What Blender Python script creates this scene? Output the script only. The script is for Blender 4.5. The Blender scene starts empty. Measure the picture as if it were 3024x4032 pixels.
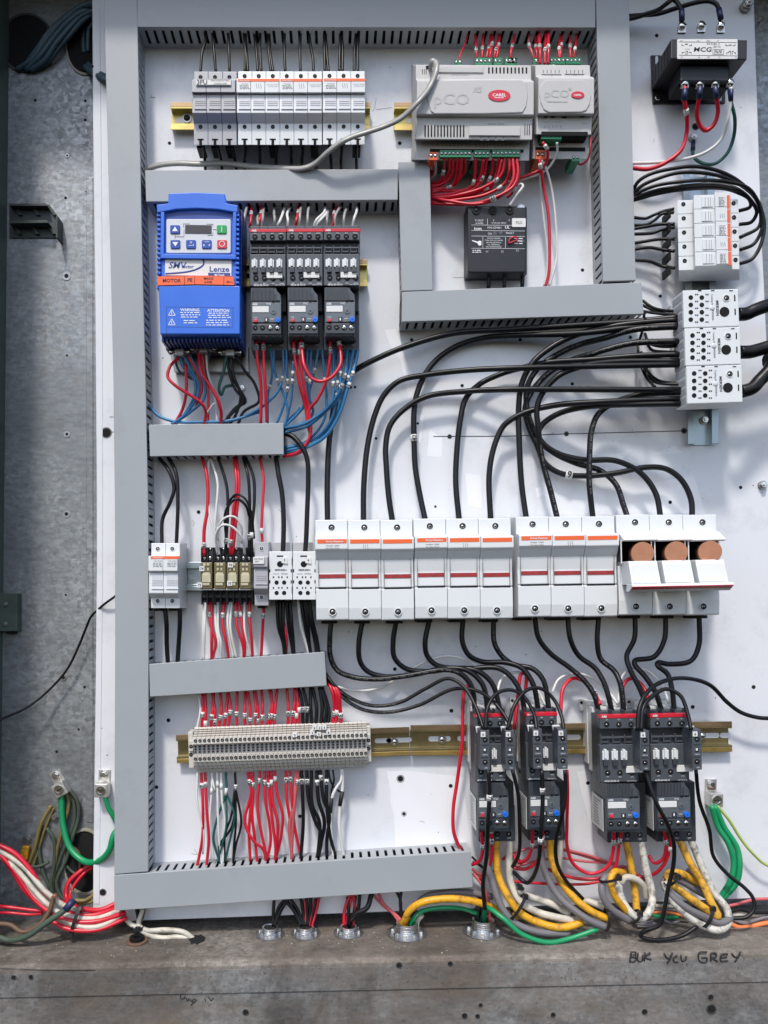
import bpy, math, random
from mathutils import Vector, Matrix
random.seed(7)
C = bpy.context.scene.collection
S = 0.0003            # metres per reference unit on the mounting panel
D = 3046.0            # camera distance from the panel, same units
VX, VY = 1327.0, 2340.0   # point of the panel straight in front of the lens
Q = 1000.0 / 1659.0

# ---------------------------------------------------------------- camera, world, sun, exposure
cam = bpy.data.objects.new('camera', bpy.data.cameras.new('camera')); C.objects.link(cam)
cam.location = (0, -D * S, 0); cam.rotation_euler = (math.pi / 2, 0, 0)
cam.data.sensor_fit = 'HORIZONTAL'; cam.data.sensor_width = 36
cam.data.lens = 36 * D / 3024.0
cam.data.shift_x = (1512 - VX) / 3024.0; cam.data.shift_y = (VY - 2016) / 3024.0
cam.data.clip_start = 0.02; cam.data.clip_end = 100
bpy.context.scene.camera = cam
world = bpy.data.worlds.new('World'); bpy.context.scene.world = world
world.use_nodes = True
wn = world.node_tree
bgn = wn.nodes.get('Background') or wn.nodes.new('ShaderNodeBackground')
sky = wn.nodes.new('ShaderNodeTexSky'); sky.sky_type = 'NISHITA'; sky.sun_disc = False
SUN_DIR = Vector((0.30, 1.0, -1.55)).normalized()      # direction the light travels
elev = math.asin(-SUN_DIR.z); azim = math.atan2(-SUN_DIR.x, -SUN_DIR.y)
sky.sun_elevation = elev; sky.sun_rotation = azim
sky.air_density = 1.0; sky.dust_density = 2.0
wn.links.new(sky.outputs[0], bgn.inputs[0]); bgn.inputs[1].default_value = 0.15
sun = bpy.data.objects.new('sun', bpy.data.lights.new('sun', 'SUN')); C.objects.link(sun)
sun.data.energy = 2.0; sun.data.angle = math.radians(6.0); sun.data.color = (1, 0.95, 0.88)
sun.rotation_euler = SUN_DIR.to_track_quat('-Z', 'Y').to_euler()
vs = bpy.context.scene.view_settings
vs.view_transform = 'Standard'; vs.look = 'None'; vs.gamma = 1; vs.use_curve_mapping = False
vs.exposure = 0.5
bpy.context.scene.cycles.max_bounces = 6

# ---------------------------------------------------------------- materials
MATS = {}
def mat(name, col, rough=0.5, metal=0.0, var=0.12, scale=40.0, bump=0.0, bscale=None, coat=0.0, dirt=None, dirt_amt=0.0, dirt_scale=12.0, spec=0.5):
    m = bpy.data.materials.new(name); m.use_nodes = True
    nt = m.node_tree; N = nt.nodes; L = nt.links
    b = N.get('Principled BSDF')
    tc = N.new('ShaderNodeTexCoord')
    geo = N.new('ShaderNodeNewGeometry')
    n1 = N.new('ShaderNodeTexNoise'); n1.inputs['Scale'].default_value = scale; n1.inputs['Detail'].default_value = 5
    L.new(geo.outputs['Position'], n1.inputs['Vector'])
    mx = N.new('ShaderNodeMix'); mx.data_type = 'RGBA'
    mx.inputs[6].default_value = (*[c * (1 - var) for c in col], 1)
    mx.inputs[7].default_value = (*[min(1, c * (1 + var)) for c in col], 1)
    L.new(n1.outputs['Fac'], mx.inputs[0])
    out = mx.outputs[2]
    if dirt_amt > 0:
        n2 = N.new('ShaderNodeTexNoise'); n2.inputs['Scale'].default_value = dirt_scale; n2.inputs['Detail'].default_value = 9
        n2.inputs['Roughness'].default_value = 0.72
        L.new(geo.outputs['Position'], n2.inputs['Vector'])
        r = N.new('ShaderNodeMapRange'); r.inputs[1].default_value = 0.64 - 0.25 * dirt_amt; r.inputs[2].default_value = 0.74 - 0.16 * dirt_amt
        r.inputs[4].default_value = min(1, dirt_amt)
        L.new(n2.outputs['Fac'], r.inputs[0])
        m2 = N.new('ShaderNodeMix'); m2.data_type = 'RGBA'
        L.new(r.outputs[0], m2.inputs[0]); L.new(out, m2.inputs[6]); m2.inputs[7].default_value = (*dirt, 1)
        out = m2.outputs[2]
    L.new(out, b.inputs['Base Color'])
    b.inputs['Metallic'].default_value = metal
    rr = N.new('ShaderNodeMapRange'); rr.inputs[3].default_value = max(0.03, rough - 0.08); rr.inputs[4].default_value = min(1, rough + 0.1)
    L.new(n1.outputs['Fac'], rr.inputs[0]); L.new(rr.outputs[0], b.inputs['Roughness'])
    b.inputs['Specular IOR Level'].default_value = spec
    b.inputs['Coat Weight'].default_value = coat
    if bump > 0:
        n3 = N.new('ShaderNodeTexNoise'); n3.inputs['Scale'].default_value = bscale or 900; n3.inputs['Detail'].default_value = 3
        L.new(geo.outputs['Position'], n3.inputs['Vector'])
        bp = N.new('ShaderNodeBump'); bp.inputs['Strength'].default_value = bump; bp.inputs['Distance'].default_value = 0.0006
        L.new(n3.outputs['Fac'], bp.inputs['Height']); L.new(bp.outputs[0], b.inputs['Normal'])
    MATS[name] = m
    return m

def galvanised(name, tint, rust=0.0, spangle=150.0, patch=2.5, rough=0.5, dark=0.55):
    m = bpy.data.materials.new(name); m.use_nodes = True
    nt = m.node_tree; N = nt.nodes; L = nt.links; b = N.get('Principled BSDF')
    geo = N.new('ShaderNodeNewGeometry')
    nw = N.new('ShaderNodeTexNoise'); nw.inputs['Scale'].default_value = 90; nw.inputs['Detail'].default_value = 4
    L.new(geo.outputs['Position'], nw.inputs['Vector'])
    ad = N.new('ShaderNodeVectorMath'); ad.operation = 'MULTIPLY_ADD'; ad.inputs[1].default_value = (0.012,) * 3
    L.new(nw.outputs['Color'], ad.inputs[0]); L.new(geo.outputs['Position'], ad.inputs[2])
    v = N.new('ShaderNodeTexVoronoi'); v.inputs['Scale'].default_value = spangle
    L.new(ad.outputs[0], v.inputs['Vector'])
    sep = N.new('ShaderNodeSeparateColor'); L.new(v.outputs['Color'], sep.inputs[0])
    big = N.new('ShaderNodeTexNoise'); big.inputs['Scale'].default_value = patch; big.inputs['Detail'].default_value = 8; big.inputs['Roughness'].default_value = 0.65
    L.new(geo.outputs['Position'], big.inputs['Vector'])
    mr = N.new('ShaderNodeMapRange'); mr.inputs[1].default_value = 0.4; mr.inputs[2].default_value = 0.62
    L.new(big.outputs['Fac'], mr.inputs[0])
    # spangle contrast varies over the sheet
    m1 = N.new('ShaderNodeMix'); m1.data_type = 'RGBA'
    m1.inputs[6].default_value = (*[c * dark for c in tint], 1); m1.inputs[7].default_value = (*[min(1, c * 1.35) for c in tint], 1)
    mm = N.new('ShaderNodeMath'); mm.operation = 'MULTIPLY'
    L.new(sep.outputs[0], mm.inputs[0]); L.new(mr.outputs[0], mm.inputs[1])
    m0 = N.new('ShaderNodeMath'); m0.operation = 'ADD'; m0.inputs[1].default_value = 0.22
    L.new(mm.outputs[0], m0.inputs[0]); L.new(m0.outputs[0], m1.inputs[0])
    fine = N.new('ShaderNodeTexNoise'); fine.inputs['Scale'].default_value = 260; fine.inputs['Detail'].default_value = 6
    mp = N.new('ShaderNodeMapping'); mp.inputs['Scale'].default_value = (0.35, 1, 1)
    L.new(geo.outputs['Position'], mp.inputs[0]); L.new(mp.outputs[0], fine.inputs['Vector'])
    m2 = N.new('ShaderNodeMix'); m2.data_type = 'RGBA'; m2.blend_type = 'MULTIPLY'; m2.inputs[0].default_value = 0.55
    fr = N.new('ShaderNodeValToRGB'); fr.color_ramp.elements[0].position = 0.3; fr.color_ramp.elements[0].color = (0.55, 0.55, 0.55, 1); fr.color_ramp.elements[1].position = 0.62
    L.new(fine.outputs['Fac'], fr.inputs[0]); L.new(m1.outputs[2], m2.inputs[6]); L.new(fr.outputs[0], m2.inputs[7])
    out = m2.outputs[2]
    if rust > 0:
        st = N.new('ShaderNodeTexNoise'); st.inputs['Scale'].default_value = 26; st.inputs['Detail'].default_value = 9; st.inputs['Roughness'].default_value = 0.7
        mp3 = N.new('ShaderNodeMapping'); mp3.inputs['Scale'].default_value = (0.55, 1, 1.2)
        L.new(geo.outputs['Position'], mp3.inputs[0]); L.new(mp3.outputs[0], st.inputs['Vector'])
        bl = N.new('ShaderNodeTexNoise'); bl.inputs['Scale'].default_value = 5.5; bl.inputs['Detail'].default_value = 10; bl.inputs['Roughness'].default_value = 0.78; bl.inputs['Distortion'].default_value = 0.4
        L.new(geo.outputs['Position'], bl.inputs['Vector'])
        br = N.new('ShaderNodeValToRGB'); br.color_ramp.elements[0].position = 0.40; br.color_ramp.elements[0].color = (0.34, 0.31, 0.29, 1); br.color_ramp.elements[1].position = 0.54; br.color_ramp.elements[1].color = (1.08, 1.06, 1.04, 1)
        L.new(bl.outputs['Fac'], br.inputs[0])
        mb_ = N.new('ShaderNodeMix'); mb_.data_type = 'RGBA'; mb_.blend_type = 'MULTIPLY'; mb_.inputs[0].default_value = 0.75
        L.new(out, mb_.inputs[6]); L.new(br.outputs[0], mb_.inputs[7]); out = mb_.outputs[2]
        sr = N.new('ShaderNodeValToRGB'); sr.color_ramp.elements[0].position = 0.36; sr.color_ramp.elements[0].color = (0.42, 0.40, 0.38, 1); sr.color_ramp.elements[1].position = 0.64; sr.color_ramp.elements[1].color = (1.0, 1.0, 1.0, 1)
        L.new(st.outputs['Fac'], sr.inputs[0])
        ms = N.new('ShaderNodeMix'); ms.data_type = 'RGBA'; ms.blend_type = 'MULTIPLY'; ms.inputs[0].default_value = 0.6
        L.new(out, ms.inputs[6]); L.new(sr.outputs[0], ms.inputs[7]); out = ms.outputs[2]
        rn = N.new('ShaderNodeTexNoise'); rn.inputs['Scale'].default_value = 7; rn.inputs['Detail'].default_value = 11; rn.inputs['Roughness'].default_value = 0.75
        mp2 = N.new('ShaderNodeMapping'); mp2.inputs['Scale'].default_value = (0.8, 1, 1.6)
        L.new(geo.outputs['Position'], mp2.inputs[0]); L.new(mp2.outputs[0], rn.inputs['Vector'])
        r2 = N.new('ShaderNodeMapRange'); r2.inputs[1].default_value = 0.6 - 0.22 * rust; r2.inputs[2].default_value = 0.68; r2.inputs[4].default_value = min(1.0, rust)
        L.new(rn.outputs['Fac'], r2.inputs[0])
        m3 = N.new('ShaderNodeMix'); m3.data_type = 'RGBA'; L.new(r2.outputs[0], m3.inputs[0]); L.new(out, m3.inputs[6])
        m3.inputs[7].default_value = (0.155, 0.120, 0.092, 1)
        sp = N.new('ShaderNodeTexNoise'); sp.inputs['Scale'].default_value = 330; sp.inputs['Detail'].default_value = 2
        L.new(geo.outputs['Position'], sp.inputs['Vector'])
        r3 = N.new('ShaderNodeMapRange'); r3.inputs[1].default_value = 0.66; r3.inputs[2].default_value = 0.7; r3.inputs[4].default_value = 0.55
        L.new(sp.outputs['Fac'], r3.inputs[0])
        m4 = N.new('ShaderNodeMix'); m4.data_type = 'RGBA'; L.new(r3.outputs[0], m4.inputs[0]); L.new(m3.outputs[2], m4.inputs[6])
        m4.inputs[7].default_value = (0.06, 0.035, 0.025, 1)
        out = m4.outputs[2]
        mt = N.new('ShaderNodeMapRange'); mt.inputs[3].default_value = 0.45; mt.inputs[4].default_value = 0.0
        L.new(r2.outputs[0], mt.inputs[0]); L.new(mt.outputs[0], b.inputs['Metallic'])
    else:
        b.inputs['Metallic'].default_value = 0.55
    L.new(out, b.inputs['Base Color'])
    rr = N.new('ShaderNodeMapRange'); rr.inputs[3].default_value = rough - 0.12; rr.inputs[4].default_value = rough + 0.2
    L.new(sep.outputs[1], rr.inputs[0]); L.new(rr.outputs[0], b.inputs['Roughness'])
    bp = N.new('ShaderNodeBump'); bp.inputs['Strength'].default_value = 0.35; bp.inputs['Distance'].default_value = 0.0005
    L.new(fine.outputs['Fac'], bp.inputs['Height']); L.new(bp.outputs[0], b.inputs['Normal'])
    MATS[name] = m
    return m

galvanised('galv_wall', (0.31, 0.33, 0.345), spangle=230, patch=4, rough=0.45, dark=0.66)
galvanised('galv_lip', (0.36, 0.37, 0.375), rust=0.95, rough=0.6, spangle=260, dark=0.75)
galvanised('galv_floor', (0.30, 0.282, 0.258), rust=0.85, rough=0.75, spangle=260, dark=0.75)
mat('green_paint', (0.075, 0.105, 0.09), 0.55, var=0.25, scale=18, dirt=(0.03, 0.035, 0.03), dirt_amt=0.5)
mat('panel', (0.715, 0.735, 0.775), 0.28, var=0.05, scale=5, bump=0.08, bscale=500, dirt=(0.53, 0.545, 0.58), dirt_amt=0.5, dirt_scale=14)
mat('duct', (0.33, 0.355, 0.375), 0.48, var=0.05, scale=14, bump=0.12, bscale=700, dirt=(0.27, 0.28, 0.29), dirt_amt=0.35, dirt_scale=13)
mat('duct_in', (0.17, 0.18, 0.19), 0.7, var=0.1)
mat('white_pl', (0.70, 0.725, 0.735), 0.34, var=0.03, scale=30, bump=0.05, dirt=(0.6, 0.6, 0.6), dirt_amt=0.15, dirt_scale=60)
mat('grey_pl', (0.40, 0.405, 0.43), 0.45, var=0.06, scale=60, dirt=(0.3, 0.3, 0.32), dirt_amt=0.3, dirt_scale=70)
mat('ctl_pl', (0.50, 0.495, 0.49), 0.6, var=0.04, scale=50, bump=0.35, bscale=2200)
mat('ctl_dk', (0.43, 0.43, 0.43), 0.6, var=0.05)
mat('base_pl', (0.62, 0.63, 0.62), 0.35, var=0.08, scale=60)
mat('print_grey', (0.16, 0.165, 0.17), 0.6)
mat('sleeve', (0.62, 0.62, 0.60), 0.6)
mat('beige', (0.56, 0.53, 0.48), 0.5, var=0.1, scale=120)
mat('blue_pl', (0.025, 0.145, 0.66), 0.36, var=0.10, scale=40, bump=0.12, bscale=1800)
mat('blue_dk', (0.012, 0.05, 0.27), 0.42, var=0.12)
mat('keypad', (0.60, 0.62, 0.66), 0.4, var=0.03)
mat('lcd', (0.05, 0.045, 0.05), 0.25)
mat('btn_blue', (0.02, 0.07, 0.38), 0.3); mat('btn_green', (0.01, 0.33, 0.08), 0.3); mat('btn_red', (0.62, 0.03, 0.05), 0.3)
mat('orange_lbl', (0.90, 0.13, 0.04), 0.5, var=0.08, scale=80)
mat('orange', (0.82, 0.13, 0.03), 0.4, var=0.08)
mat('white_lbl', (0.70, 0.70, 0.69), 0.5, var=0.03)
mat('ink', (0.025, 0.025, 0.03), 0.6)
mat('ink_grey', (0.22, 0.225, 0.24), 0.6)
mat('ink_blue', (0.02, 0.05, 0.26), 0.5)
mat('ink_white', (0.78, 0.80, 0.82), 0.5)
mat('dk_pl', (0.04, 0.047, 0.058), 0.42, var=0.12, scale=70, bump=0.1)
mat('dk_pl2', (0.066, 0.076, 0.09), 0.4, var=0.1, scale=70, bump=0.1)
mat('dk_pl3', (0.018, 0.02, 0.025), 0.5, var=0.15)
mat('clear_grey', (0.11, 0.125, 0.14), 0.22, var=0.08, coat=0.6)
mat('stripe_red', (0.58, 0.012, 0.03), 0.35)
mat('red_strip', (0.30, 0.01, 0.02), 0.25, var=0.45, scale=110, coat=0.5)
mat('knob_blue', (0.01, 0.16, 0.75), 0.28)
mat('black', (0.007, 0.007, 0.008), 0.5, var=0.2, spec=0.25)
mat('black_box', (0.007, 0.008, 0.012), 0.42, var=0.3, scale=120, bump=0.2)
mat('iron', (0.02, 0.02, 0.025), 0.45, metal=0.1, var=0.3, scale=60, bump=0.25, bscale=400)
mat('hole', (0.004, 0.004, 0.005), 0.9)
mat('metal', (0.72, 0.72, 0.71), 0.24, metal=1, var=0.2, scale=200)
mat('metal_dk', (0.36, 0.36, 0.36), 0.35, metal=0.9, var=0.3, scale=200)
mat('alu', (0.62, 0.61, 0.58), 0.42, metal=0.85, var=0.12, scale=80)
mat('film', (0.82, 0.83, 0.87), 0.22, var=0.02)  # brighter, glossier white for the painted glare on the board
mat('gold', (0.62, 0.45, 0.16), 0.28, metal=0.85, var=0.25, scale=40)
mat('bronze', (0.33, 0.23, 0.13), 0.4, metal=0.75, var=0.25, scale=40)
mat('zinc_yellow', (0.52, 0.44, 0.15), 0.34, metal=0.75, var=0.45, scale=22, dirt=(0.42, 0.30, 0.13), dirt_amt=0.6, dirt_scale=35)
mat('zinc_olive', (0.24, 0.20, 0.10), 0.33, metal=0.75, var=0.4, scale=22, dirt=(0.2, 0.15, 0.07), dirt_amt=0.5, dirt_scale=35)
mat('rail_silver', (0.36, 0.42, 0.45), 0.32, metal=0.85, var=0.2, scale=30)
mat('navy', (0.012, 0.022, 0.075), 0.4)
mat('copper', (0.50, 0.235, 0.14), 0.45, metal=0.75, var=0.15, scale=150, dirt=(0.33, 0.15, 0.09), dirt_amt=0.35, dirt_scale=160)
mat('pcb_green', (0.02, 0.22, 0.10), 0.4, var=0.15)
mat('conn_orange', (0.68, 0.12, 0.03), 0.45)
mat('relay_clear', (0.10, 0.08, 0.03), 0.18, var=0.3, scale=150, coat=0.8)
mat('relay_in', (0.50, 0.47, 0.32), 0.35, var=0.2, scale=200)
mat('logo_red', (0.60, 0.015, 0.04), 0.35)
mat('tie', (0.015, 0.015, 0.017), 0.45)
mat('rubber', (0.014, 0.014, 0.015), 0.6)
mat('grommet', (0.30, 0.29, 0.22), 0.6)
mat('bracket', (0.06, 0.072, 0.072), 0.45, metal=0.4, var=0.25, dirt=(0.14, 0.15, 0.15), dirt_amt=0.3)
mat('sunless', (0.05, 0.055, 0.06), 0.8)
W = {}
def wm(key, name, col, rough=0.38, **k): W[key] = mat('wire_' + name, col, rough, **k)
wm('k', 'black', (0.008, 0.008, 0.0095), 0.36, var=0.25, scale=150, spec=0.3)
wm('K', 'thick_black', (0.007, 0.0075, 0.009), 0.34, var=0.3, scale=90, bump=0.12, bscale=300, dirt=(0.03, 0.03, 0.03), dirt_amt=0.2, dirt_scale=90, spec=0.3)
wm('r', 'red', (0.56, 0.010, 0.030), 0.34, var=0.12, scale=60)
wm('p', 'pink', (0.50, 0.10, 0.11), 0.45, var=0.2, scale=70)
wm('b', 'blue', (0.030, 0.17, 0.36), 0.36, var=0.2, scale=60)
wm('B', 'dusty_blue', (0.045, 0.085, 0.115), 0.5, var=0.2, scale=30)
wm('w', 'white', (0.66, 0.66, 0.645), 0.42, var=0.08, scale=40)
wm('g', 'dark_green', (0.008, 0.09, 0.075), 0.38, var=0.15)
wm('G', 'green', (0.008, 0.26, 0.10), 0.36, var=0.15, scale=40)
wm('y', 'yellow', (0.72, 0.36, 0.015), 0.45, var=0.1, scale=40, dirt=(0.06, 0.045, 0.03), dirt_amt=0.62, dirt_scale=110)
wm('s', 'grey', (0.165, 0.155, 0.165), 0.42, var=0.15, scale=40, dirt=(0.09, 0.08, 0.07), dirt_amt=0.3, dirt_scale=60)
wm('c', 'cream', (0.56, 0.53, 0.45), 0.5, var=0.12, scale=40, dirt=(0.22, 0.19, 0.15), dirt_amt=0.6, dirt_scale=60)
wm('d', 'stained_white', (0.60, 0.58, 0.52), 0.5, var=0.1, scale=40, dirt=(0.02, 0.02, 0.018), dirt_amt=0.7, dirt_scale=120)
wm('D', 'stained_yellow', (0.68, 0.36, 0.03), 0.5, var=0.1, scale=40, dirt=(0.03, 0.022, 0.015), dirt_amt=0.7, dirt_scale=120)
wm('o', 'orange', (0.72, 0.20, 0.06), 0.45, var=0.12)
wm('n', 'brown', (0.13, 0.075, 0.045), 0.6, var=0.25, scale=30)
wm('e', 'dirty_green', (0.055, 0.085, 0.060), 0.6, var=0.3, scale=30, dirt=(0.04, 0.04, 0.03), dirt_amt=0.6)
wm('E', 'dirty_yellow', (0.21, 0.165, 0.05), 0.6, var=0.3, scale=30, dirt=(0.05, 0.045, 0.03), dirt_amt=0.6)
wm('l', 'yellow_green', (0.36, 0.46, 0.10), 0.4, var=0.15)
wm('t', 'grey_shiny', (0.30, 0.30, 0.285), 0.35, var=0.15, scale=60)
WNAME = dict(k='black', K='thick black', r='red', p='faded pink', b='blue', B='dusty dark blue', w='white', g='dark green', G='bright green',
             y='yellow', s='grey', c='cream', d='black stained white', D='black stained yellow', o='orange', n='brown', e='grimy green',
             E='grimy yellow', l='yellow green', t='light grey')

# ---------------------------------------------------------------- geometry helpers
def I(cr, x, y): return (cr[0] * 1000 + x * Q, cr[1] * 1000 + y * Q)
def wpx(x, y, z):                       # world position (reference units) of the point seen at x, y and standing z off the panel
    s = (D - z) / D
    return ((x - VX) * s, (y - VY) * s, z)
def P(x, y, z):
    a = wpx(x, y, z)
    return Vector((a[0] * S, -a[2] * S, -a[1] * S))

FONTS = {}
def glyphs(s, bold):
    key = (s, bold)
    if key not in FONTS:
        cu = bpy.data.curves.new('t', 'FONT'); cu.body = s; cu.size = 1; cu.resolution_u = 2
        cu.offset = 0.018 if bold else 0.0
        o = bpy.data.objects.new('t', cu)
        me = bpy.data.meshes.new_from_object(o)
        vs_ = [(v.co.x, v.co.y) for v in me.vertices]; fs = [tuple(p.vertices) for p in me.polygons]
        w = max([v[0] for v in vs_], default=0.5)
        FONTS[key] = (vs_, fs, w)
        bpy.data.objects.remove(o); bpy.data.curves.remove(cu); bpy.data.meshes.remove(me)
    return FONTS[key]

class T:
    """local frame of one thing: turns what is seen at (x, y) on crop cr, z off the panel, into local coordinates"""
    def __init__(self, x, y, z, cr=None, ang=0.0, zb=0.0):
        self.cr = cr; self.a = ang; self.zb = zb
        if cr is not None: x, y = I(cr, x, y)
        o = wpx(x, y, z); self.ox, self.oy = o[0], o[1]
    def p(self, x, y, z):
        if self.cr is not None: x, y = I(self.cr, x, y)
        wx, wy, _ = wpx(x, y, z)
        dx, dy = wx - self.ox, wy - self.oy
        c, s = math.cos(-self.a), math.sin(-self.a)
        return dx * c - dy * s, dx * s + dy * c
    def k(self, z): return (Q if self.cr is not None else 1.0) * (D - z) / D

class MB:
    def __init__(self, t=None): self.v = []; self.f = []; self.m = []; self.t = t; self.sm = []
    def add(self, vs_, fs, mi=0, smooth=False):
        n = len(self.v); self.v += vs_
        for f in fs: self.f.append(tuple(i + n for i in f)); self.m.append(mi); self.sm.append(smooth)
    def box(self, x0, y0, z0, x1, y1, z1, mi=0):
        v = [(x, y, z) for z in (z0, z1) for y in (y0, y1) for x in (x0, x1)]
        self.add(v, [(0, 1, 3, 2), (4, 6, 7, 5), (0, 4, 5, 1), (2, 3, 7, 6), (0, 2, 6, 4), (1, 5, 7, 3)], mi)
        return self
    def ibox(self, x0, y0, x1, y1, z0, z1, mi=0):          # rectangle as seen at its front face z1, extruded back to z0
        t = self.t; cx, cy = t.p((x0 + x1) / 2, (y0 + y1) / 2, z1); k = t.k(z1)
        w, h = abs(x1 - x0) / 2 * k, abs(y1 - y0) / 2 * k
        return self.box(cx - w, cy - h, z0, cx + w, cy + h, z1, mi)
    def iprof(self, x0, x1, prof, zref, mi=0):              # side profile [(y seen, z)] extruded across
        t = self.t; cy = sum(p[0] for p in prof) / len(prof)
        a, _ = t.p(x0, cy, zref); b, _ = t.p(x1, cy, zref); xm = (x0 + x1) / 2
        pts = [(t.p(xm, y, z)[1], z) for y, z in prof]; n = len(pts)
        v = [(a, y, z) for y, z in pts] + [(b, y, z) for y, z in pts]
        self.add(v, [tuple(range(n)), tuple(range(2 * n - 1, n - 1, -1))] + [(i, (i + 1) % n, (i + 1) % n + n, i + n) for i in range(n)], mi)
        return self
    def iprofy(self, y0, y1, prof, zref, mi=0):             # profile [(x seen, z)] extruded downwards
        t = self.t; cx = sum(p[0] for p in prof) / len(prof)
        _, a = t.p(cx, y0, zref); _, b = t.p(cx, y1, zref); ym = (y0 + y1) / 2
        pts = [(t.p(x, ym, z)[0], z) for x, z in prof]; n = len(pts)
        v = [(x, a, z) for x, z in pts] + [(x, b, z) for x, z in pts]
        self.add(v, [tuple(range(n)), tuple(range(2 * n - 1, n - 1, -1))] + [(i, (i + 1) % n, (i + 1) % n + n, i + n) for i in range(n)], mi)
        return self
    def poly(self, pts, z0, z1, mi=0):                      # local xy outline extruded in z
        n = len(pts)
        v = [(x, y, z0) for x, y in pts] + [(x, y, z1) for x, y in pts]
        self.add(v, [tuple(range(n)), tuple(range(2 * n - 1, n - 1, -1))] + [(i, (i + 1) % n, (i + 1) % n + n, i + n) for i in range(n)], mi)
        return self
    def ipoly(self, pts, z0, z1, mi=0): return self.poly([self.t.p(x, y, z1) for x, y in pts], z0, z1, mi)
    def cyl(self, cx, cy, z0, z1, r, n=14, mi=0, r2=None, ax='z', smooth=True):
        r2 = r if r2 is None else r2; v = []
        for z, rr in ((z0, r), (z1, r2)):
            for i in range(n):
                a = 2 * math.pi * i / n; u, w = math.cos(a) * rr, math.sin(a) * rr
                v.append({'z': (cx + u, cy + w, z), 'y': (cx + u, z, cy + w), 'x': (z, cx + u, cy + w)}[ax])
        self.add(v, [tuple(range(n))], mi); k = len(self.v) - 2 * n
        self.f.append(tuple(range(k + 2 * n - 1, k + n - 1, -1))); self.m.append(mi); self.sm.append(False)
        for i in range(n):
            self.f.append((k + i, k + (i + 1) % n, k + (i + 1) % n + n, k + i + n)); self.m.append(mi); self.sm.append(smooth)
        return self
    def icyl(self, x, y, z0, z1, r, n=14, mi=0, r2=None):   # r in crop units
        cx, cy = self.t.p(x, y, z1); k = self.t.k(z1)
        return self.cyl(cx, cy, z0, z1, r * k, n, mi, None if r2 is None else r2 * k)
    def dome(self, cx, cy, z, r, h, n=14, mi=0, rings=3):
        v = []; 
        for j in range(rings + 1):
            a = j / (rings + 0.35) * math.pi / 2; rr = r * math.cos(a); zz = z + h * math.sin(a)
            v += [(cx + rr * math.cos(2 * math.pi * i / n), cy + rr * math.sin(2 * math.pi * i / n), zz) for i in range(n)]
        fs = []
        for j in range(rings):
            for i in range(n): fs.append((j * n + i, j * n + (i + 1) % n, (j + 1) * n + (i + 1) % n, (j + 1) * n + i))
        fs.append(tuple(rings * n + i for i in range(n)))
        self.add(v, fs, mi, True); return self
    def ring(self, cx, cy, z0, z1, r0, r1, n=20, mi=0, ax='z', smooth=False):
        v = []
        for z, rr in ((z0, r0), (z0, r1), (z1, r1), (z1, r0)):
            for i in range(n):
                a = 2 * math.pi * i / n; u, w = math.cos(a) * rr, math.sin(a) * rr
                v.append({'z': (cx + u, cy + w, z), 'y': (cx + u, z, cy + w)}[ax])
        fs = []
        for j in range(4):
            for i in range(n): fs.append((j * n + i, j * n + (i + 1) % n, ((j + 1) % 4) * n + (i + 1) % n, ((j + 1) % 4) * n + i))
        self.add(v, fs, mi, smooth); return self
    def text(self, s, x, y, z, size, mi=0, rot=0.0, align='c', bold=False, crop=True, sx=1.0, slant=0.0):
        """x, y = middle of the word as seen (crop units); size = cap height seen"""
        gv, gf, w = glyphs(s, bold)
        if crop: cx, cy = self.t.p(x, y, z); k = size * self.t.k(z) / 0.70
        else: cx, cy = x, y; k = size / 0.70
        ox = {'c': w / 2, 'l': 0, 'r': w}[align]
        c, sn = math.cos(rot), math.sin(rot)
        v = []
        for gx, gy in gv:
            a, b = (gx - ox) * k * sx + (gy - 0.35) * k * slant, -(gy - 0.35) * k
            v.append((cx + a * c - b * sn, cy + a * sn + b * c, z))
        self.add(v, gf, mi); return self
    def fuzz(self, x0, y0, x1, y1, z, rows, mi=0, h=0.45, seed=1):      # rows of print too small to read: word-like dashes
        rnd = random.Random(seed); dy = (y1 - y0) / rows
        for r in range(rows):
            x = x0 + rnd.random() * (x1 - x0) * 0.06; ye = y0 + r * dy
            end = x1 - rnd.random() * (x1 - x0) * 0.15
            while x < end:
                w = (0.6 + rnd.random() * 1.8) * dy
                self.ibox(x, ye + dy * 0.2, min(x + w, end), ye + dy * (0.2 + h), z - 0.6, z, mi); x += w + dy * 0.5
        return self
    def tube(self, pts, rads, n=8, mi=0, cap=True):           # pts: world-unit (x, y, z) local points
        pts = [Vector(p) for p in pts]; m = len(pts)
        tang = [(pts[min(i + 1, m - 1)] - pts[max(i - 1, 0)]).normalized() for i in range(m)]
        up = Vector((0, 0, 1))
        if abs(tang[0].dot(up)) > 0.9: up = Vector((1, 0, 0))
        nrm = (up - tang[0] * up.dot(tang[0])).normalized(); v = []
        for i in range(m):
            nrm = nrm - tang[i] * nrm.dot(tang[i])
            if nrm.length < 1e-6: nrm = tang[i].orthogonal()
            nrm.normalize(); bi = tang[i].cross(nrm); r = rads[i] if isinstance(rads, list) else rads
            if not isinstance(r, (list, tuple)): r = (r, r)
            for j in range(n):
                a = 2 * math.pi * j / n
                v.append(tuple(pts[i] + nrm * math.cos(a) * r[0] + bi * math.sin(a) * r[1]))
        fs = [(i * n + j, i * n + (j + 1) % n, (i + 1) * n + (j + 1) % n, (i + 1) * n + j) for i in range(m - 1) for j in range(n)]
        self.add(v, fs, mi, True)
        if cap:
            k = len(self.v) - m * n
            for f in (tuple(range(k + n - 1, k - 1, -1)), tuple(range(k + (m - 1) * n, k + m * n))):
                self.f.append(f); self.m.append(mi); self.sm.append(False)
        return self
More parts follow.
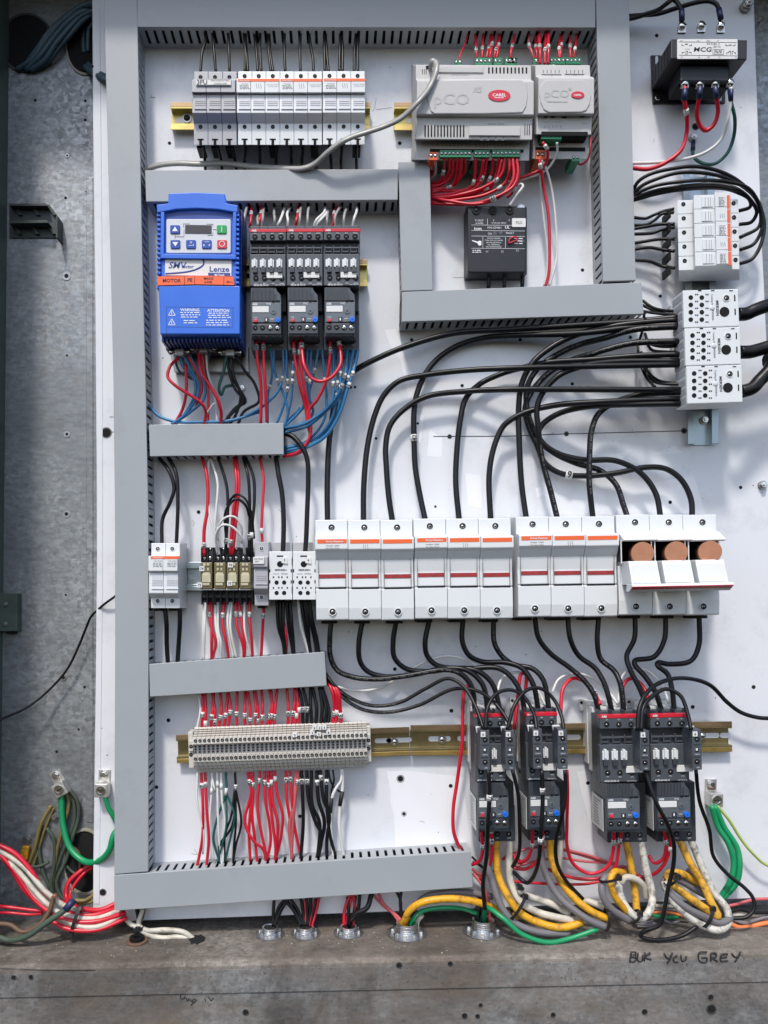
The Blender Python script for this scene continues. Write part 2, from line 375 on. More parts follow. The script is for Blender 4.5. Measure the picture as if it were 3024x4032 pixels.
    def mesh(self, name, mats):
        me = bpy.data.meshes.new(name)
        zb = self.t.zb if self.t else 0
        me.from_pydata([(x * S, -(z - zb) * S, -y * S) for x, y, z in self.v], [], self.f)
        for mm in mats: me.materials.append(MATS[mm] if isinstance(mm, str) else mm)
        me.polygons.foreach_set('material_index', self.m); me.polygons.foreach_set('use_smooth', self.sm)
        me.update()
        import bmesh
        b = bmesh.new(); b.from_mesh(me); bmesh.ops.recalc_face_normals(b, faces=b.faces); b.to_mesh(me); b.free()
        return me
    def build(self, name, mats, parent=None, bevel=0, loc=(0, 0, 0)):
        if not isinstance(mats, (list, tuple)): mats = [mats]
        o = bpy.data.objects.new(name, self.mesh(name, mats)); C.objects.link(o)
        o.location = (loc[0] * S, -loc[2] * S, -loc[1] * S)
        if parent: o.parent = parent
        if bevel:
            b = o.modifiers.new('b', 'BEVEL'); b.width = bevel * S; b.segments = 2; b.limit_method = 'ANGLE'; b.angle_limit = 0.6
            b.harden_normals = False
        return o

def tag(o, label, cat, group=None, kind=None):
    if label: o['label'] = label
    if cat: o['category'] = cat
    if group: o['group'] = group
    if kind: o['kind'] = kind
    return o
def thing(name, t, label, cat, group=None):
    o = bpy.data.objects.new(name, None); C.objects.link(o); o.empty_display_size = 0.01
    o.location = (t.ox * S, -t.zb * S, -t.oy * S); o.rotation_euler = (0, t.a, 0)
    return tag(o, label, cat, group)
def clone(root, dx, dy, h, label, da=0.0):
    k = (D - h) / D
    def cp(o, par):
        c = o.copy(); C.objects.link(c)
        if par: c.parent = par
        for ch in o.children: cp(ch, c)
        return c
    r = cp(root, None); r.location = (root.location.x + dx * k * S, root.location.y, root.location.z - dy * k * S)
    r.rotation_euler = (0, root.rotation_euler.y + da, 0)
    if label: r['label'] = label
    return r
SCREWS = {}
def screw(parent, t, x, y, z, r, style='recess', name='terminal_screw'):
    """style recess: screw deep in a dark round hole; flush: bright head"""
    cx, cy = t.p(x, y, z); rr = round(r * t.k(z), 1); rot = random.randrange(3)
    key = (rr, style, rot)
    if key not in SCREWS:
        mb = MB(); a = 0.3 + rot * 0.5
        if style == 'recess':
            mb.ring(0, 0, -1, 1.2, rr * 0.98, rr * 1.22, 16, 2)
            mb.cyl(0, 0, -3, 0.6, rr, 16, 0); mb.dome(0, rr * 0.12, 0.6, rr * 0.62, rr * 0.25, 12, 1, 2)
        elif style == 'dark':
            mb.cyl(0, 0, -3, 0.6, rr, 16, 0); mb.dome(0, rr * 0.2, 0.6, rr * 0.42, rr * 0.15, 10, 1, 2)
        else:
            mb.cyl(0, 0, -2, 0.6, rr * 1.12, 16, 0); mb.dome(0, 0, 0.6, rr * 0.95, rr * 0.35, 14, 1, 3)
        h = rr * (0.5 if style != 'flush' else 0.75)
        top = 0.6 + rr * (0.27 if style == 'recess' else 0.17 if style == 'dark' else 0.37)
        for q in (a, a + math.pi / 2):
            c, s = math.cos(q), math.sin(q); w = rr * 0.09
            oy = rr * 0.12 if style == 'recess' else rr * 0.2 if style == 'dark' else 0
            mb.poly([(c * h - s * w, oy + s * h + c * w), (-c * h - s * w, oy - s * h + c * w), (-c * h + s * w, oy - s * h - c * w), (c * h + s * w, oy + s * h - c * w)], top - 1, top + 0.3, 0)
        SCREWS[key] = mb.mesh(name, ['hole', 'metal' if style == 'flush' else 'metal_dk', 'white_pl' if style == 'recess' else 'hole'])
    o = bpy.data.objects.new(name, SCREWS[key]); C.objects.link(o); o.parent = parent
    o.location = (cx * S, -(z - t.zb) * S, -cy * S)
    return o
def rrect(x0, y0, x1, y1, r, n=4):
    pts = []
    for cx, cy, a0 in ((x1 - r, y0 + r, -90), (x1 - r, y1 - r, 0), (x0 + r, y1 - r, 90), (x0 + r, y0 + r, 180)):
        for i in range(n + 1):
            a = math.radians(a0 + 90 * i / n); pts.append((cx + r * math.cos(a), cy + r * math.sin(a)))
    return pts
ORD = ['first', 'second', 'third', 'fourth', 'fifth', 'sixth', 'seventh', 'eighth', 'ninth', 'tenth', 'eleventh', 'twelfth', 'thirteenth',
       'fourteenth', 'fifteenth', 'sixteenth', 'seventeenth', 'eighteenth', 'nineteenth', 'twentieth']
def ordinal(i):
    if i < 20: return ORD[i]
    t_, u = divmod(i + 1, 10)
    return ['', '', 'twentieth', 'thirtieth', 'fortieth'][t_] if u == 0 else ['', '', 'twenty', 'thirty', 'forty'][t_] + '-' + ORD[u - 1]
# ---------------------------------------------------------------- the setting: sheet-metal enclosure
def struct(name, mb, m, bevel=0, parent=None):
    o = mb.build(name, m, parent, bevel)
    if parent is None: o['kind'] = 'structure'
    return o
mb = MB(); mb.box(-1700, -2490, -118, 3400, 1420, -110)
back_wall = struct('back_wall', mb, 'galv_wall')
mb = MB(); mb.add([(-1336, -2490, -112), (-1336, -2490, 330), (-1376, 1400, 330), (-1376, 1400, -112), (-1350, -2490, -112), (-1350, -2490, 330), (-1390, 1400, 330), (-1390, 1400, -112)],
                  [(0, 1, 2, 3), (7, 6, 5, 4), (0, 4, 5, 1), (1, 5, 6, 2), (2, 6, 7, 3), (3, 7, 4, 0)])
struct('side_wall', mb, 'green_paint')
for xa, xb, zz in ((340, 366, -107),):
    mb = MB(); p0 = wpx(xa, 0, zz)[0]; p1 = wpx(xb, 0, zz)[0]; mb.box(p0, -1700, -110, p1, 930, zz); struct('wall_fold', mb, 'galv_wall', 1.5)
mb = MB(); mb.box(-1700, -2505, -118, 3400, -2492, 360)
struct('top_wall', mb, 'green_paint')
def floor_y(wx): return 1302 - 0.021 * wx
def floor_pt(x, y):                                        # world point of the floor seen at x, y
    z = 0
    for _ in range(12):
        wx = (x - VX) * (D - z) / D; z = D * (1 - floor_y(wx) / (y - VY))
    return (wx, floor_y(wx), z)
X0, X1 = -1700, 3400
def sheet(prof, x0=X0, x1=X1, n=1):
    """profile (dy below the floor line, z) swept along the sloping floor line"""
    m = MB(); k = len(prof); v = []
    for x in (x0, x1): v += [(x, floor_y(x) + dy, z) for dy, z in prof]
    m.add(v, [tuple(range(k)), tuple(range(2 * k - 1, k - 1, -1))] + [(i, (i + 1) % k, (i + 1) % k + k, i + k) for i in range(k)])
    return m
struct('enclosure_floor', sheet([(0, -110), (0, 262), (2, 272), (8, 281), (16, 286), (26, 288), (26, 280), (12, 276), (8, 262), (8, -110)]), 'galv_floor')
struct('front_lip', sheet([(26.5, 288), (112, 288), (113, 284), (113, 280), (26.5, 280)]), 'galv_lip', 1.5)
struct('front_skirt', sheet([(108, 283), (420, 283), (420, 277), (108, 277)]), 'galv_lip')

def disc_at(name, cr, x, y, z, r, m='hole', parent=None, rim=None, depth=0.8):
    t = T(x, y, z, cr, 0, z); b = MB(t); b.icyl(x, y, z - 1, z + depth, r, 18)
    if rim: b.ring(0, 0, z - 1, z + depth + 0.9, r * t.k(z), r * t.k(z) * rim, 18, 1)
    ms = [m] + (['metal_dk'] if rim else [])
    o = bpy.data.objects.new(name, b.mesh(name, ms)); C.objects.link(o)
    o.location = (t.ox * S, -z * S, -t.oy * S)
    if parent: o.parent = parent
    return o
for c, lst in {(0, 0): [(230, 655, 9), (557, 658, 9), (557, 783, 9), (428, 1292, 9), (268, 640, 3), (560, 1250, 4), (195, 1580, 4)],
               (0, 1): [(437, 662, 7), (572, 662, 8), (573, 984, 8), (572, 1632, 8), (198, 567, 3)],
               (0, 2): [(429, 568, 7), (553, 1170, 9), (513, 1447, 8), (370, 1592, 9), (547, 135, 4)]}.items():
    for x, y, r in lst: disc_at('drilled_hole', c, x, y, -110, r, parent=back_wall)
for c, x, y, r in (((0, 1), 435, 145, 14), ((0, 1), 438, 1178, 10), ((0, 2), 435, 40, 12), ((0, 2), 415, 1108, 11), ((0, 0), 440, 1018, 7)):
    disc_at('rivet_nut', c, x, y, -110, r, parent=back_wall, rim=2.0, depth=1.5)
# three large cable holes
def cable_hole(cr, x, y, rx, ry, label, rim):
    t = T(x, y, -110, cr, 0, -110); k = t.k(-110)
    e = thing('cable_hole', t, label, 'hole', 'large cable holes in the back wall')
    m = MB(t); n = 36; pts = [(math.cos(2 * math.pi * i / n) * rx * k, math.sin(2 * math.pi * i / n) * ry * k) for i in range(n)]
    m.poly(pts, -111, -109); m.build('opening', 'hole', e)
    m = MB(t)
    v = []
    for s_, z in ((1.0, -110), (1.09, -110), (1.09, -104), (1.0, -104)): v += [(a * s_, b * s_, z) for a, b in pts]
    m.add(v, [(j * n + i, j * n + (i + 1) % n, ((j + 1) % 4) * n + (i + 1) % n, ((j + 1) % 4) * n + i) for j in range(4) for i in range(n)])
    m.build('rim', rim, e, 1)
cable_hole((0, 0), 175, 285, 165, 180, 'round dark cable hole high up beside the green side wall', 'sunless')
cable_hole((0, 0), 560, 300, 120, 180, 'round dark cable hole with pale rubber rim half behind the white panel', 'grommet')
cable_hole((0, 3), 555, 650, 130, 200, 'big dark cable hole low down behind the grey ground cable loop', 'grommet')

# ---------------------------------------------------------------- white mounting panel
tp = T(1500, 1800, 0)
pe = thing('mounting_board', tp, 'large white painted steel board carrying all the electrical gear', 'mounting board')
outl = [(362, -90), (366, 500), (373, 1000), (379, 1500), (381, 2200), (376, 2700), (371, 3100), (367, 3400), (366, 3632), (3062, 3534), (3050, 2000), (2998, 900), (2966, -90)]
mb = MB(tp); mb.ipoly(outl, -9, 0); panel = mb.build('sheet', 'panel', pe, 2.5)
mb = MB(tp); mb.ipoly([(366, -90), (392, -90), (404, 1200), (404, 2300), (396, 3000), (391, 3560), (368, 3560), (383, 2200)], -0.5, 2.2)
mb.build('folded_edge', 'panel', pe, 2)
holes = {(0, 0): [(1107, 935, 11), (1258, 655, 5), (603, 433, 9)], (1, 0): [(952, 935, 12), (535, 1070, 3), (890, 440, 3)],
         (2, 0): [(972, 232, 12), (1225, 828, 20), (1645, 145, 4), (1523, 703, 3)],
         (2, 1): [(487, 105, 11), (995, 275, 11), (80, 560, 11), (420, 848, 11), (382, 1175, 13), (1150, 1155, 15), (1520, 1525, 11), (1603, 1512, 4), (1060, 1622, 12), (800, 545, 11), (1660, 1560, 3)],
         (1, 1): [(1030, 560, 11), (630, 870, 11), (660, 870, 9), (1360, 860, 11), (798, 1205, 9), (1070, 1107, 8), (1278, 1193, 13), (1185, 1650, 8), (-595, 680, 4)],
         (0, 2): [(1297, 27, 12), (1100, 1387, 13), (665, 1440, 3), (700, 1615, 4)], (1, 2): [(920, 1053, 12), (1290, 1325, 13), (620, 810, 4), (1448, 905, 3), (278, 187, 3)],
         (2, 2): [(1605, 1170, 13), (1207, 1300, 13), (1355, 1240, 4), (118, 958, 4), (220, 805, 3)],
         (1, 3): [(957, 110, 19), (1285, 157, 13), (980, 340, 11), (300, 355, 12), (745, 215, 3), (1205, 460, 3)], (2, 3): [(522, 138, 12)],
         (0, 3): [(672, 852, 20), (1022, 165, 12)], (0, 1): [(695, 1168, 30)]}
for c, lst in holes.items():
    for x, y, r in lst:
        disc_at('drilled_hole', c, x, y, 0, r, parent=None, depth=0.5).parent = None
for c, x, y, r in (((2, 1), 1150, 1155, 21), ((1, 3), 957, 110, 26), ((0, 1), 695, 1168, 37), ((2, 1), 382, 1175, 17), ((1, 3), 980, 340, 17), ((1, 1), 1278, 1193, 16), ((2, 0), 1225, 828, 25), ((0, 3), 672, 852, 25)):
    t = T(x, y, 0, c); m = MB(t); k = t.k(0); m.ring(0, 0, -0.5, 0.7, r * k * 0.8, r * k, 18); o = m.build('drilled_hole_burr', 'ink_grey' if r < 30 else 'print_grey'); o.location = (t.ox * S, 0, -t.oy * S); o.parent = pe; o.location = o.location - pe.location
for o in list(C.objects):                      # holes of the panel become its children
    if o.name.startswith('drilled_hole') and o.parent is None:
        mw = Matrix.Translation(o.location); o.parent = pe
        o.location = o.location - pe.location
def on_panel(name, fn, m, parent=pe):
    b = MB(tp); fn(b); return b.build(name, m, parent)
def line(b, cr, pts, w, z0=-0.5, z1=0.7):
    tt = b.t; ps = [tt.p(*I(cr, x, y), z1) for x, y in pts]
    for (ax, ay), (bx, by) in zip(ps, ps[1:]):
        dx, dy = bx - ax, by - ay; l = math.hypot(dx, dy) or 1; nx, ny = -dy / l * w / 2, dx / l * w / 2
        b.poly([(ax + nx, ay + ny), (bx + nx, by + ny), (bx - nx, by - ny), (ax - nx, ay - ny)], z0, z1)
on_panel('scored_line', lambda b: line(b, (1, 1), [(1172, 1192), (1659, 1190), (2040, 1175), (2860, 1154)], 3.2), 'ink')
on_panel('pencil_mark', lambda b: (line(b, (0, 1), [(715, 1064), (745, 1064)], 3), line(b, (0, 1), [(722, 1163), (745, 1163)], 3)), 'ink_grey')
for c_s, p_s in (((0, 0), [(985, 622), (1000, 640), (1012, 632)]), ((0, 0), [(975, 635), (1015, 636)]), ((1, 0), [(798, 640), (790, 700), (775, 730)]), ((1, 0), [(800, 715), (900, 702)]),
        ((1, 1), [(1300, 155), (1375, 153)]), ((1, 3), [(1083, 390), (1100, 387), (1115, 398)]), ((1, 3), [(165, 1350 - 3000), (180, 1375 - 3000)]), ((2, 0), [(955, 905), (953, 930)]), ((0, 2), [(1255, 80), (1270, 95), (1262, 120)]),
        ((2, 1), [(283, 1165), (300, 1172)]), ((0, 3), [(1250, 600), (1290, 606), (1270, 570)]), ((1, 2), [(175, 130), (190, 140)])):
    on_panel('scratch', lambda b: line(b, c_s, p_s, 1.4), 'ink_grey')
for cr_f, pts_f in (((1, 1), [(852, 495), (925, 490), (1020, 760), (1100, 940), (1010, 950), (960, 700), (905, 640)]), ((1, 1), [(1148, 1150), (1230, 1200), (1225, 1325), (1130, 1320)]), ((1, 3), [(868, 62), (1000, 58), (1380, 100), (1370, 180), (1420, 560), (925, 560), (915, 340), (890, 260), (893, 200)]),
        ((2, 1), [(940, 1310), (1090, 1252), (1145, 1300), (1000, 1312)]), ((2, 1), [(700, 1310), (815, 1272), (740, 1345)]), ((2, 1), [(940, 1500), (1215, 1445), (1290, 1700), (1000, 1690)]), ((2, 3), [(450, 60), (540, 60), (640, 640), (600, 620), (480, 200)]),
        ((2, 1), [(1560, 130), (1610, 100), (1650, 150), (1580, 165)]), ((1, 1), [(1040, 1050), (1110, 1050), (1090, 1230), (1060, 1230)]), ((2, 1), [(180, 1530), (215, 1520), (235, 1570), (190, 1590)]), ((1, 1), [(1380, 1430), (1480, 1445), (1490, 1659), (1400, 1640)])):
    on_panel('film_residue', lambda b: b.ipoly([I(cr_f, *q) for q in pts_f], 0, 0.25), 'film')  # thin bright patches paint sunlight reflected onto the board
random.seed(3)
def specks(b):
    for _ in range(90):
        x, y = random.uniform(620, 2950), random.uniform(200, 3500); cx, cy = b.t.p(x, y, 0.5); r = random.uniform(0.8, 2.2)
        b.poly([(cx + r * math.cos(a) * random.uniform(.6, 1.2), cy + r * math.sin(a) * random.uniform(.6, 1.2)) for a in (0, 1.3, 2.5, 3.8, 5)], -0.5, 0.5)
on_panel('paint_chips', specks, 'ink_grey')['kind'] = 'stuff'
# lip and skirt holes
lip = bpy.data.objects['front_lip']; skirt = bpy.data.objects['front_skirt']
for c, x, y, r, z in (((0, 3), 90, 1408, 13, 288), ((0, 3), 203, 1405, 13, 288), ((1, 3), 948, 1328, 16, 288), ((1, 3), 1282, 1318, 13, 288),
                      ((0, 3), 1605, 1635, 16, 283), ((1, 3), 1480, 1588, 11, 283), ((1, 3), 1375, 1658, 15, 283), ((1, 3), 1460, 1660, 12, 283), ((2, 3), 892, 1632, 15, 283), ((2, 3), 295, 1652, 13, 283),
                      ((2, 3), 1323, 1537, 15, 283), ((2, 3), 1328, 1615, 26, 283)):
    disc_at('drilled_hole', c, x, y, z, r, parent=None, rim=1.35).parent = lip if z == 288 else skirt
def strokes(name, cr, segs, z, w, parent):
    t = T(1500, 3700, z, None, 0, z); b = MB(t)
    for s_ in segs:
        pts = [(*t.p(*I(cr, x, y), z), z + 0.4) for x, y in s_]
        pts = smooth_path(pts, 3)
        b.tube([(x, y, zz) for x, y, zz in pts], (w), 6)
    o = b.build(name, 'ink', None); o.location = (t.ox * S, -z * S, -t.oy * S); o.parent = parent
    return o
def smooth_path(p, sub=6):
    p = [Vector(q) for q in p]; out = []
    if len(p) == 2: return [p[0].lerp(p[1], i / sub) for i in range(sub + 1)]
    for i in range(len(p) - 1):
        p0 = p[i - 1] if i > 0 else p[i] * 2 - p[i + 1]; p1, p2 = p[i], p[i + 1]; p3 = p[i + 2] if i + 2 < len(p) else p2 * 2 - p1
        t0 = 0.0; t1 = t0 + max(1e-3, (p1 - p0).length) ** 0.5; t2 = t1 + max(1e-3, (p2 - p1).length) ** 0.5; t3 = t2 + max(1e-3, (p3 - p2).length) ** 0.5
        for j in range(sub):
            t = t1 + (t2 - t1) * j / sub
            a1 = p0 * ((t1 - t) / (t1 - t0)) + p1 * ((t - t0) / (t1 - t0)); a2 = p1 * ((t2 - t) / (t2 - t1)) + p2 * ((t - t1) / (t2 - t1)); a3 = p2 * ((t3 - t) / (t3 - t2)) + p3 * ((t - t2) / (t3 - t2))
            b1 = a1 * ((t2 - t) / (t2 - t0)) + a2 * ((t - t0) / (t2 - t0)); b2 = a2 * ((t3 - t) / (t3 - t1)) + a3 * ((t - t1) / (t3 - t1))
            out.append(b1 * ((t2 - t) / (t2 - t1)) + b2 * ((t - t1) / (t2 - t1)))
    out.append(p[-1]); return out
strokes('handwriting', (2, 3), [[(805, 1240), (800, 1275), (795, 1305)], [(805, 1242), (835, 1245), (825, 1268), (803, 1272)], [(803, 1272), (838, 1280), (825, 1303), (796, 1305)],
    [(850, 1245), (845, 1285), (850, 1300), (875, 1298), (880, 1260)], [(895, 1245), (890, 1300)], [(930, 1245), (893, 1275), (935, 1292)],
    [(1020, 1250), (1040, 1280), (1055, 1285)], [(1075, 1245), (1055, 1290), (1040, 1315)], [(1105, 1265), (1082, 1280), (1085, 1305), (1112, 1308)], [(1130, 1262), (1135, 1298), (1160, 1290), (1165, 1270)],
    [(1300, 1242), (1250, 1245), (1245, 1290), (1265, 1308), (1295, 1305), (1298, 1280), (1265, 1280)], [(1325, 1300), (1328, 1250), (1360, 1252), (1355, 1275), (1330, 1278), (1368, 1302)],
    [(1435, 1255), (1395, 1258), (1390, 1300), (1435, 1298)], [(1393, 1278), (1430, 1275)], [(1462, 1250), (1485, 1275), (1505, 1268)], [(1520, 1238), (1500, 1280), (1480, 1305)]], 288.5, 2.9, lip)
strokes('handwriting', (0, 3), [[(1202, 1492), (1180, 1520), (1182, 1545), (1205, 1542), (1208, 1525)], [(1215, 1540), (1225, 1560), (1235, 1545)], [(1240, 1550), (1258, 1568), (1262, 1548), (1285, 1555)], [(1285, 1552), (1262, 1575), (1245, 1588)],
    [(1338, 1545), (1342, 1560)], [(1362, 1530), (1378, 1560), (1392, 1540)]], 283.5, 1.8, skirt)
strokes('seam', (0, 3), [[(0, 1348), (300, 1358), (620, 1360)]], 288.3, 1.0, lip)

# ---------------------------------------------------------------- slotted wiring ducts
H = 118
def duct(label, L, R, slots='both', slot0=20, name='wiring_duct', fingers=True, endcap=False):
    """L, R: matching points seen along the two front edges"""
    t = T((L[0][0] + R[0][0]) / 2, (L[0][1] + R[0][1]) / 2, H)
    e = thing(name, t, label, 'wiring duct', 'grey slotted wiring ducts')
    lp = [t.p(x, y, H) for x, y in L]; rp = [t.p(x, y, H) for x, y in R]
    m = MB(t); m.poly(lp + rp[::-1], 106, H); m.build('cover', 'duct', e, 2)
    def inset(a, b, d): 
        l = math.hypot(b[0] - a[0], b[1] - a[1]); return (a[0] + (b[0] - a[0]) * d / l, a[1] + (b[1] - a[1]) * d / l)
    for A, B in ((lp, rp), (rp, lp)):
        a_out = [inset(a, b, 2.5) for a, b in zip(A, B)]; a_in = [inset(a, b, 6.5) for a, b in zip(A, B)]
        m = MB(t)
        m.poly(a_out + a_in[::-1], 0, 24); m.poly(a_out + a_in[::-1], 96, 106)
        # fingers along the wall
        d = 0
        for i in range(len(A) - 1):
            (x0, y0), (x1, y1) = a_out[i], a_out[i + 1]; (u0, v0), (u1, v1) = a_in[i], a_in[i + 1]
            ln = math.hypot(x1 - x0, y1 - y0); s_ = 0.0; p = 32.5; w = 11.0
            while s_ < ln:
                e1 = min(ln, s_ + p - w); f0, f1 = s_ / ln, e1 / ln
                if e1 - s_ > 0.5:
                    q = lambda f: ((x0 + (x1 - x0) * f, y0 + (y1 - y0) * f), (u0 + (u1 - u0) * f, v0 + (v1 - v0) * f))
                    (a0, b0), (a1, b1) = q(f0), q(f1)
                    m.poly([a0, a1, b1, b0], 24, 96)
                s_ += p
        m.build('slotted_wall', 'duct', e)
    m = MB(t)
    m.poly([inset(a, b, 7) for a, b in zip(lp, rp)] + [inset(b, a, 7) for a, b in zip(lp, rp)][::-1], 0.5, 5)
    m.build('base', 'duct_in', e)
    # solid black filler stands in for the shade seen through the slots
    m = MB(t); m.poly([inset(a, b, 22) for a, b in zip(lp, rp)] + [inset(b, a, 22) for a, b in zip(lp, rp)][::-1], 5, 92)
    f = m.build('wire_fill', 'black', e); f['label'] = 'dark mass of wires inside the duct'
    return e
duct('long grey vertical duct down the left side of the panel', [(408, -60), (434, 1000), (446, 1500), (452, 2000), (453, 2500), (451, 3000), (450, 3443)],
     [(538, -60), (560, 1000), (573, 1500), (583, 2000), (585, 2500), (584, 3000), (583, 3432)])
duct('grey duct along the top edge of the panel above the fuses', [(540, -60), (2345, -60)], [(540, 106), (2345, 108)])
duct('long grey vertical duct between the controllers and the transformer', [(2346, -60), (2372, 1000), (2376, 1108)], [(2475, -60), (2501, 1000), (2504, 1104)])
duct('grey horizontal duct above the blue motor drive', [(571, 670), (1567, 665)], [(575, 794), (1566, 787)])
duct('short grey vertical duct left of the black phase monitor', [(1569, 637), (1581, 1146)], [(1692, 637), (1704, 1142)])
duct('grey horizontal duct below the black phase monitor', [(1583, 1149), (2526, 1111)], [(1581, 1267), (2535, 1236)])
duct('short grey duct below the blue motor drive', [(586, 1672), (1116, 1666)], [(590, 1797), (1117, 1789)])
duct('grey duct above the long terminal strip', [(587, 2615), (1279, 2567)], [(590, 2744), (1286, 2700)])
duct('grey duct along the bottom edge of the panel', [(449, 3446), (1854, 3353)], [(450, 3586), (1862, 3494)])

# ---------------------------------------------------------------- DIN rails
def rail(label, x0, y0, x1, y1, m, m2, group='metal mounting rails', vertical=False, ang=0.0, slots=(), z=34, cr=None):
    t = T((x0 + x1) / 2, (y0 + y1) / 2, z, cr, ang); k = t.k(z)
    w, h = abs(x1 - x0) / 2 * k, abs(y1 - y0) / 2 * k
    e = thing('mounting_rail', t, label, 'mounting rail', group)
    if vertical: w, h = h, w
    # hat profile across h
    prof = [(-h, z), (-h, z - 4), (-h * 0.62, z - 4), (-h * 0.62, 1), (h * 0.62, 1), (h * 0.62, z - 4), (h, z - 4), (h, z), (h * 0.55, z), (h * 0.55, 5), (-h * 0.55, 5), (-h * 0.55, z)]
    b = MB(t); n = len(prof); v = []
    for s_ in (-w, w):
        for y, zz in prof: v.append((s_, y, zz) if not vertical else (y, s_, zz))
    b.add(v, [(0, 1, 2, 11), (2, 3, 10, 11), (3, 4, 9, 10), (4, 5, 8, 9), (5, 6, 7, 8)] + [(n + 11, n + 2, n + 1, n), (n + 11, n + 10, n + 3, n + 2), (n + 10, n + 9, n + 4, n + 3), (n + 9, n + 8, n + 5, n + 4), (n + 8, n + 7, n + 6, n + 5)]
          + [(i, (i + 1) % n, (i + 1) % n + n, i + n) for i in range(n)])
    b.build('rail', m, e, 1.2)
    if not vertical:
        m_lo, m_hi = ('gold', 'bronze') if m.startswith('zinc') else (m, m)
        for ya, yb_, mm_ in ((h * 0.70, h * 0.99, m_lo), (-h * 0.99, -h * 0.66, m_hi)):
            b = MB(t); b.box(-w + 0.5, ya, z - 1, w - 0.5, yb_, z + 0.8); b.build('flange', mm_, e, 0.8)
    for sx, sl in slots:
        b = MB(t); b.poly(rrect(sx - sl / 2, -h * 0.17, sx + sl / 2, h * 0.17, h * 0.165) if not vertical else rrect(-h * 0.17, sx - sl / 2, h * 0.17, sx + sl / 2, h * 0.165), 4, 5.6)
        b.build('slot', m2, e)
    return e, t, h
rail('short yellow rail end left of the grey fuse holders', 671, 403, 1458, 511, 'zinc_yellow', 'panel', slots=[(-350, 46), (-300, 40)])
rail('yellow rail behind the two white controllers', 1552, 403, 2330, 513, 'zinc_yellow', 'panel', slots=[(-318, 34)])
rail('yellow green rail behind the three small contactors', 968, 1021, 1447, 1128, 'zinc_yellow', 'hole', slots=[(-232, 20)])
rail('pale blue grey rail behind the row of small relays', 610, 2213, 1250, 2326, 'rail_silver', 'panel', slots=[(-172, 34), (-128, 34)])
rail('brass coloured rail under the long terminal strip', 694, 2878, 1614, 2990, 'zinc_olive', 'panel', ang=-0.034, slots=[(352, 66), (415, 100)])
er, tr, hr = rail('brass coloured rail behind the four large contactors', 1617, 2848, 2883, 2968, 'zinc_olive', 'panel', ang=-0.012, slots=[(-510, 88), (-405, 70), (15, 60), (490, 40), (560, 60), (612, 40)])
tb = MB(tr); tb.text('Weidmuller', *I((1, 2), 1165, 1560), 5.9, 11, bold=True, sx=1.5, crop=False) if False else tb.text('Weidmuller', *tr.p(*I((1, 2), 1165, 1560), 6), 6.2, 9, crop=False, bold=True, sx=1.4); tb.build('embossed_name', 'bronze', er)
rail('silver vertical rail on the right under the white distribution blocks', 2700, 680, 2822, 1748, 'rail_silver', 'panel', vertical=True, ang=-0.018)
def bolt(label, cr, x, y, r, z=6, name='bolt', cat='bolt', dark=False, hexa=True):
    t = T(x, y, z, cr); k = t.k(z); e = thing(name, t, label, cat)
    b = MB(t); b.cyl(0, 0, 0, z, r * 1.35 * k, 20); b.build('washer', 'metal_dk', e)
    b = MB(t)
    if hexa: b.cyl(0, 0, z, z + r * 0.5, r * k, 6, smooth=False); b.cyl(0, 0, z + r * 0.5, z + r * 0.75, r * k * 0.5, 12)
    else: b.dome(0, 0, z, r * k, r * 0.45 * k)
    b.build('head', 'black' if dark else 'metal', e, 0.8)
bolt('black pan head screw in the slot of the upper left rail', (0, 0), 1221, 769, 22, 10, 'screw', 'screw', True, False)
bolt('shiny screw in the left slot of the bottom brass rail', (1, 2), 918, 1528, 18, 12, 'screw', 'screw', hexa=False)
bolt('shiny screw in the right slot of the bottom brass rail', (1, 2), 1230, 1512, 20, 12, 'screw', 'screw', hexa=False)
bolt('shiny round screw at the right end of the brass rail', (2, 2), 1270, 1488, 18, 20, 'screw', 'screw', hexa=False)
bolt('zinc bolt on the panel below the blue motor drive', (0, 1), 1580, 875, 18, 8)
bolt('zinc bolt on the lower end of the right vertical rail', (2, 1), 1283, 1085, 22, 10)
bolt('zinc ring terminal bolt below the transformer', (2, 0), 1211, 898, 20, 10)
bolt('blurred bolt on the panel corner at the upper right', (2, 0), 1570, 18, 26, 30)
bolt('bolt at the right edge below the distribution blocks', (2, 1), 1668, 1508, 20, 12)
